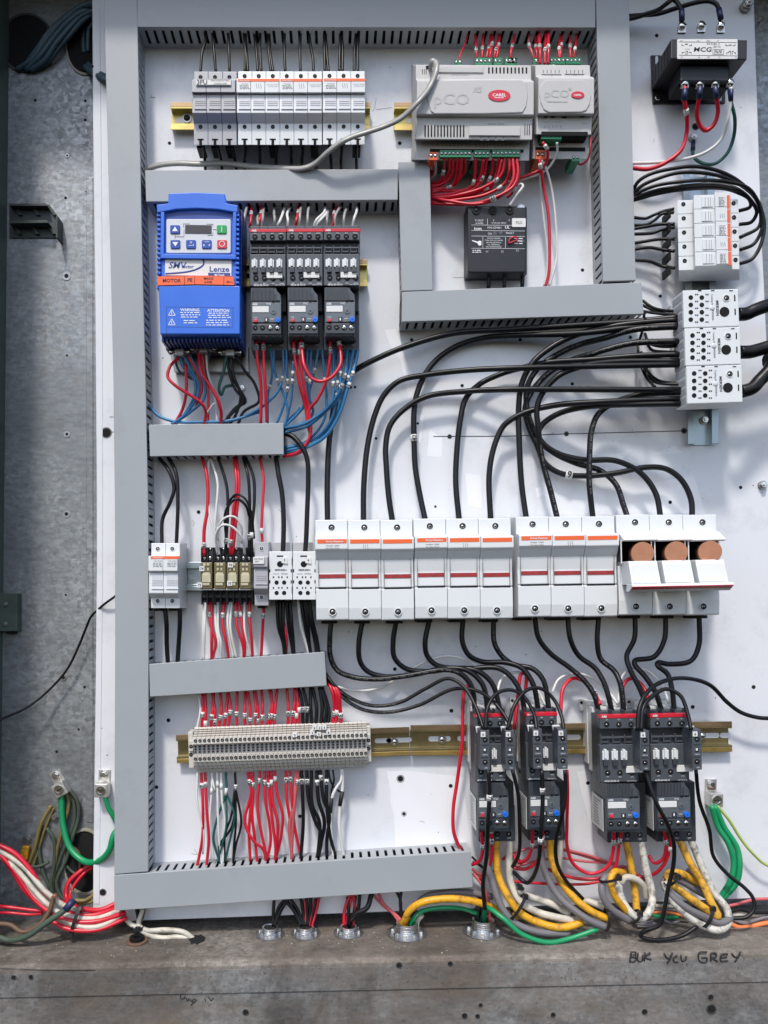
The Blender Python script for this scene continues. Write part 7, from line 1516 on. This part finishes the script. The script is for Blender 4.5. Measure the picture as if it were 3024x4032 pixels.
# lower left corner
c03 = (0, 3)
bundle('', c03, 8, (60,), [
 ('r', '-40,530 100,600 200,705 300,850 430,935 560,968 660,965 760,925', 10, (60, 70, 80, 90, 90, 80, 60, 40), (), 'uppermost red wire of the bundle crossing the lower left corner'),
 ('c', '-40,560 150,685 300,845 420,935 500,965', 10, (60, 80, 100, 100, 90), (), 'uppermost cream wire of the lower left bundle'),
 ('r', '430,985 560,1002 660,990 760,955', 9, (100, 95, 80, 50), (), 'second red wire of the lower left bundle by the tie'),
 ('c', '-40,585 120,715 240,868 370,975 520,1022 640,1018 790,965', 10, (60, 80, 100, 110, 105, 90, 50), (), 'second cream wire of the lower left bundle'),
 ('r', '-40,570 80,695 180,850 260,935 380,1012 500,1045 650,1042 820,985', 9.5, (60, 80, 90, 100, 110, 110, 100, 60), (), 'third red wire of the lower left bundle'),
 ('c', '160,760 250,900 380,1010 520,1075 650,1068 800,1000', 9.5, (80, 90, 110, 115, 110, 60), (), 'lowest cream wire of the lower left bundle'),
 ('r', '330,1035 430,1085 540,1105 660,1092 830,1018', 8.5, (110, 120, 120, 110, 70), (), 'lowest red wire of the lower left bundle'),
 ('r', '-40,590 60,680 160,840 250,925', 8, (50, 70, 80, 90), (), 'red wire under the bundle at the left edge'),
 ('r', '-40,935 60,945 180,965 280,975', 7, (60,), (), 'dull red wire low at the left edge, upper one'), ('r', '-40,985 80,985 180,1000 280,990', 6, (60,), (), 'dull red wire low at the left edge, lower one'),
 ('e', '-40,1140 60,1162 180,1135 300,1055 430,960 472,915', 11, (130, 140, 150, 150, 140, 130), ((.97, '', 24, 'navy'),), 'dark grimy wire with blue crimp crossing the lower left corner'),
 ('n', '-40,1050 60,1070 150,1105 250,1070 320,980 350,882', 9, (120, 130, 135, 140, 130, 120), (), 'brown grimy wire with copper end at the lower left'),
 ('r', '600,668 520,720 450,800 432,880 470,940 540,962', 9, (-80, -60, -40, -20, 20, 60), (), 'outer red wire rising out of the lower cable hole'), ('r', '600,690 545,735 470,830 455,900 500,948', 7, (-80, -60, -40, -10, 30), (), 'inner red wire rising out of the lower cable hole'),
 ('G', '400,210 418,420 460,570 560,648 642,650 712,582 745,480 770,440', 13, (-80, -70, -50, -30, 0, 30, 30, 20), (), 'bright green ground cable looping from the wall lug to the panel'),
 ('G', '688,225 712,300 745,370 770,420', 10, (40, 40, 35, 20), (), 'short bright green cable leaving the left panel lug'),
 ('E', '430,190 452,265 410,440 372,590 340,800', 8, (-90,), (), 'grimy yellow wire down the wall from the tilted lug'), ('e', '455,180 505,255 515,360 475,500 430,640 370,790 402,880 480,930', 8, (-90,), (), 'outer grimy green wire down the wall from the tilted lug'),
 ('e', '440,200 480,270 485,380 440,520 390,640 350,760', 7, (-95,), (), 'inner grimy green wire down the wall from the tilted lug'), ('E', '335,285 275,400 225,560 190,665', 8, (-90,), (), 'grimy yellow wire slanting to the yellow crimp on the wall'), ('E', '352,300 300,420 250,560 215,680', 6, (-95,), (), 'thin grimy yellow wire slanting down the wall'),
 ('e', '305,432 350,500 352,680 330,800 345,870', 8, (-85,), (), 'grimy green wire below the small wall bolt'), ('e', '265,400 250,560 280,720 330,830', 8, (-98,), (), 'faint grimy green wire low on the left wall'), ('e', '320,655 250,680 200,682', 6, (-90,), (), 'short grey green wire stub low on the wall'),
 ('E', '490,905 560,905 610,870 650,820', 8, (20, 10, -20, -60), (), 'grimy yellow wire behind the tie at the lower hole'), ('E', '500,925 580,918 620,900 660,860', 7, (10, 0, -20, -60), (), 'second grimy yellow wire behind the tie'), ('n', '470,545 520,600 520,700', 6, (-100,), (), 'brown wire inside the lower cable hole'), ('e', '436,680 460,710 490,730', 6, (-100,), (), 'short green wire at the edge of the lower cable hole'),
 ('c', '800,965 838,1040 895,1082 960,1132 1060,1148 1180,1142 1272,1168', 10, (30, 50, 70, 80, 85, 85, 80), (), 'lower dirty white cable bending to a floor hole'), ('c', '935,960 905,1060 960,1098 1080,1098 1200,1108 1268,1160', 10, (30, 60, 75, 80, 82, 80), (), 'upper dirty white cable bending to a floor hole'), ('k', '895,960 905,1040 898,1130', 9, (30, 50, 60), (), 'black wire dropping through the tied white cables'), ('n', '940,960 925,1020 905,1075', 8, (30, 45, 60), (), 'brown wire behind the tied white cables')], 'wires in the lower left corner')
W['c'] = W['c']
make_wire('t', [(*I((0, 2), x, y), z) for x, y, z in ((770, 560, 20), (745, 580, 30), (690, 620, 20), (640, 662, 0), (590, 715, -40), (555, 800, -60), (520, 900, -70), (450, 1040, -70), (340, 1170, -60), (190, 1295, -40), (20, 1376, -10), (-60, 1410, 10))], 4.8, 'thin grey wire curving across the galvanised wall at mid height', None).data.materials[0] = W['k']
# upper left cables
bundle('', (0, 0), 11, (-70,), [
 ('B', '700,50 600,30 520,55 430,110 330,200 250,320 150,450', 12, (-20, -40, -50, -60, -70, -80, -100), (), 'topmost dusty cable arching into the upper left hole'), ('B', '700,70 600,50 525,85 440,150 350,250 260,370 170,460', 12, (-25, -45, -55, -60, -70, -80, -100), (), 'second dusty cable arching into the upper left hole'),
 ('B', '700,92 600,72 530,110 450,190 365,290 290,400 200,462', 11, (-30, -50, -60, -65, -70, -80, -100), (), 'third dusty cable arching into the upper left hole'), ('B', '690,110 610,95 540,140 470,210 400,300 320,390 240,455', 10, (-40, -60, -65, -70, -80, -85, -105), (), 'lowest dusty cable arching into the upper left hole'),
 ('B', '700,60 590,36 500,70 400,150 290,270 200,400 110,455', 10, (-22, -42, -52, -62, -72, -82, -100), (), 'dusty cable between the topmost two in the upper left'), ('B', '660,120 600,130 560,170 545,250 550,350', 9, (-50, -80, -100, -110, -112), (), 'dusty cable dropping into the pale rimmed hole'), ('B', '640,140 580,180 570,260 575,340', 9, (-60, -85, -100, -110), (), 'second dusty cable dropping into the pale rimmed hole'),
 ('B', '560,440 610,478 660,505 720,535', 13, (-100, -50, 10, 30), (), 'thick dusty cable slipping behind the left duct'), ('B', '575,420 620,462 670,492 720,515', 11, (-100, -50, 5, 25), (), 'second thick dusty cable slipping behind the left duct')], 'dusty cables in the upper left corner')

# ---------------------------------------------------------------- cable ties
def tie(cr, x0, y0, x1, y1, z, label, w=9, head=None):
    a = Vector(wpx(*I(cr, x0, y0), z)); c = Vector(wpx(*I(cr, x1, y1), z)); mid = (a + c) / 2; d = (c - a); L2 = d.length / 2; d.normalize()
    nrm = Vector((-d.y, d.x, 0)); b = MB(); n = 20; v = []
    for i in range(n):
        q = 2 * math.pi * i / n; ctr = d * math.cos(q) * L2 + Vector((0, 0, 1)) * math.sin(q) * min(L2, 26); o_ = 1 + 3 / L2
        for s_, f in ((-w, 1), (w, 1), (w, o_), (-w, o_)): p = ctr * f + nrm * s_ * 0.5; v.append((p.x, p.y, p.z))
    b.add(v, [(i * 4 + j, i * 4 + (j + 1) % 4, ((i + 1) % n) * 4 + (j + 1) % 4, ((i + 1) % n) * 4 + j) for i in range(n) for j in range(4)])
    h = head if head is not None else 0.9; p = d * L2 * h + Vector((0, 0, 1)) * 14; b.box(p.x - 9, p.y - 8, p.z - 9, p.x + 9, p.y + 9, p.z + 6)
    o = b.build('cable_tie', 'tie'); o.location = (mid.x * S, -mid.z * S, -mid.y * S); return tag(o, label, 'cable tie', 'black cable ties')
tie(c03, 528, 940, 470, 1120, 105, 'black tie round the red and cream bundle, lower left', 13, 1.0)
tie(c03, 868, 1085, 935, 1082, 72, 'black tie round the two dirty white cables', 12, 0.1)
tie(c23, 112, 868, 12, 1025, 165, 'black tie round the left motor cable bundle', 12, -0.95)
tie(c23, 655, 945, 638, 1100, 185, 'black tie round the second motor cable bundle', 12, -0.9)
tie(c23, 600, 775, 730, 745, 185, 'black tie at the top of the third contactor coil', 10, 0.8)
tie(c23, 860, 975, 800, 1045, 185, 'black tie at the bottom of the third contactor coil', 10, -0.8)
tie(c23, 1330, 945, 1268, 1075, 200, 'black tie round the rightmost cable coil', 13, -0.95)
tie(c23, 1108, 735, 1030, 800, 185, 'black tie at the upper left of the rightmost coil', 10, -0.8)
tie(c23, 60, 800, 100, 830, 150, 'small black tie left of the second motor cables', 10, -0.4)
# small things on the wall at the lower left
for i, (x, y, label) in enumerate(((355, 358, 'small zinc bolt on the wall below the tilted lug'), (175, 508, 'zinc bolt above the yellow crimp on the left wall'))):
    t = T(x, y, -104, c03, 0, -110); e = thing('bolt', t, label, 'bolt', 'bolts on the galvanised wall'); b = MB(t); b.cyl(0, 0, -110, -104, 18, 18); b.cyl(0, 0, -104, -94, 12, 6, smooth=False); b.build('head', 'metal_dk', e, 0.8)
t = T(158, 598, -95, c03, 0, -110); e = thing('crimp_terminal', t, 'yellow insulated crimp terminal hanging low on the left wall', 'crimp terminal')
b = MB(t); b.ipoly([(140, 552), (188, 556), (178, 640), (128, 632)], -108, -86); b.build('insulation', W['y'], e, 3)
b = MB(t); b.ibox(160, 530, 182, 556, -104, -98); b.build('tongue', 'metal_dk', e, 1)
t = T(478, 860, 120, c03); e = thing('fork_terminal', t, 'bare fork terminal on the dark wire end, lower left', 'crimp terminal')
b = MB(t); b.ipoly([(464, 880), (462, 815), (470, 845), (480, 836), (492, 850), (490, 880)], 116, 124); b.build('fork', 'metal_dk', e, 1)
t = T(350, 880, 125, c03); e = thing('copper_strand_end', t, 'bare copper strands at the end of the brown wire', 'wire end')
b = MB(t); b.icyl(350, 882, 110, 132, 14, 12); b.build('strands', 'copper', e, 2)
# ---------------------------------------------------------------- conduit hubs
def hub(label, x, y, r, tall):
    wx, wy, wz = floor_pt(*I(c13, x, y)); t = T(0, 0, 0); t.ox, t.oy, t.zb = wx, wy, wz; t.a = 0
    e = thing('conduit_hub', t, label, 'conduit hub', 'threaded conduit hubs in the floor'); t.zb = wz
    f = r * Q * (D - wz) / D
    b = MB(t); b.ring(0, wz, -4, -0.5, f * 0.55, f, 40, 0, 'y'); b.build('washer', 'metal_dk', e, 0.6)
    b = MB(t)
    n = 8
    b.ring(0, wz, -16, -4, f * 0.5, f * 0.66, 32, 0, 'y')
    for i in range(n):
        a = 2 * math.pi * (i + 0.3) / n; ca, sa = math.cos(a), math.sin(a); pts = []
        for rr, da in ((0.64, -0.13), (0.78, -0.11), (0.78, 0.11), (0.64, 0.13)):
            pts.append((math.cos(a + da) * f * rr, math.sin(a + da) * f * rr))
        b.add([(px, -4, wz + pz) for px, pz in pts] + [(px, -15, wz + pz) for px, pz in pts], [(0, 1, 2, 3), (7, 6, 5, 4), (0, 4, 5, 1), (1, 5, 6, 2), (2, 6, 7, 3), (3, 7, 4, 0)])
    b.build('locknut', 'metal', e, 0.8)
    b = MB(t)
    for q in range(4): b.ring(0, wz, -18 - tall * (q + 1) / 4, -16 - tall * q / 4 - tall * 0.12, f * 0.44, f * (0.53 if q % 2 else 0.545), 32, 0, 'y')
    b.ring(0, wz, -16 - tall, 0, f * 0.42, f * 0.515, 32, 0, 'y'); b.build('threaded_bushing', 'metal', e, 0.4)
    b = MB(t); b.cyl(0, wz, -8, -6, f * 0.43, 24, ax='y') if False else b.ring(0, wz, -8, -6, 0.1, f * 0.43, 24, 0, 'y'); b.build('opening', 'hole', e)
    return e
hub('small conduit hub at the far left of the five', 105, 1128, 96, 12); hub('small conduit hub, second from the left', 338, 1124, 98, 12); hub('small conduit hub, middle of the five', 618, 1118, 98, 10)
hub('large conduit hub with yellow and green cables, fourth', 1000, 1122, 132, 26); hub('large conduit hub at the right, behind the green cable', 1498, 1108, 132, 30)
wx, wy, wz = floor_pt(*I(c03, 895, 1178)); t = T(0, 0, 0); t.ox, t.oy, t.zb = wx, wy, wz
e = thing('cable_grommet', t, 'old rusty grommet in the floor under the tied white cables', 'grommet'); b = MB(t); b.ring(0, wz, -9, 0, 14, 40, 24, 0, 'y'); b.build('flange', W['n'], e, 2)
b = MB(t); b.ring(0, wz, -22, -9, 12, 28, 24, 0, 'y'); b.build('collar', 'black', e, 1)
wx, wy, wz = floor_pt(*I(c03, 1290, 1160)); t = T(0, 0, 0); t.ox, t.oy, t.zb = wx, wy, wz
e = thing('floor_hole', t, 'ragged dark hole in the floor swallowing two white cables', 'hole'); b = MB(t); v = [(30 * math.cos(a / 9 * math.pi) * (1 + .2 * math.sin(a * 2.3)), -0.6, wz + 40 * math.sin(a / 9 * math.pi) * (1 + .15 * math.cos(a * 3.1))) for a in range(18)]
b.add(v, [tuple(range(18))]); b.build('opening', 'hole', e)
# floor debris
random.seed(11)
b = MB()
for _ in range(260):
    x = random.uniform(-1300, 1700); z = random.uniform(20, 262); y = floor_y(x) - 0.3; r = random.uniform(0.8, 3.2)
    b.add([(x + r * random.uniform(.5, 1.2) * math.cos(a), y - random.random() * 1.6, z + r * random.uniform(.5, 1.2) * math.sin(a)) for a in (0, 1.3, 2.5, 3.8, 5)], [(0, 1, 2, 3, 4)])
tag(b.build('grit', 'beige'), 'fine pale grit scattered on the rusty floor', 'grit', kind='stuff')
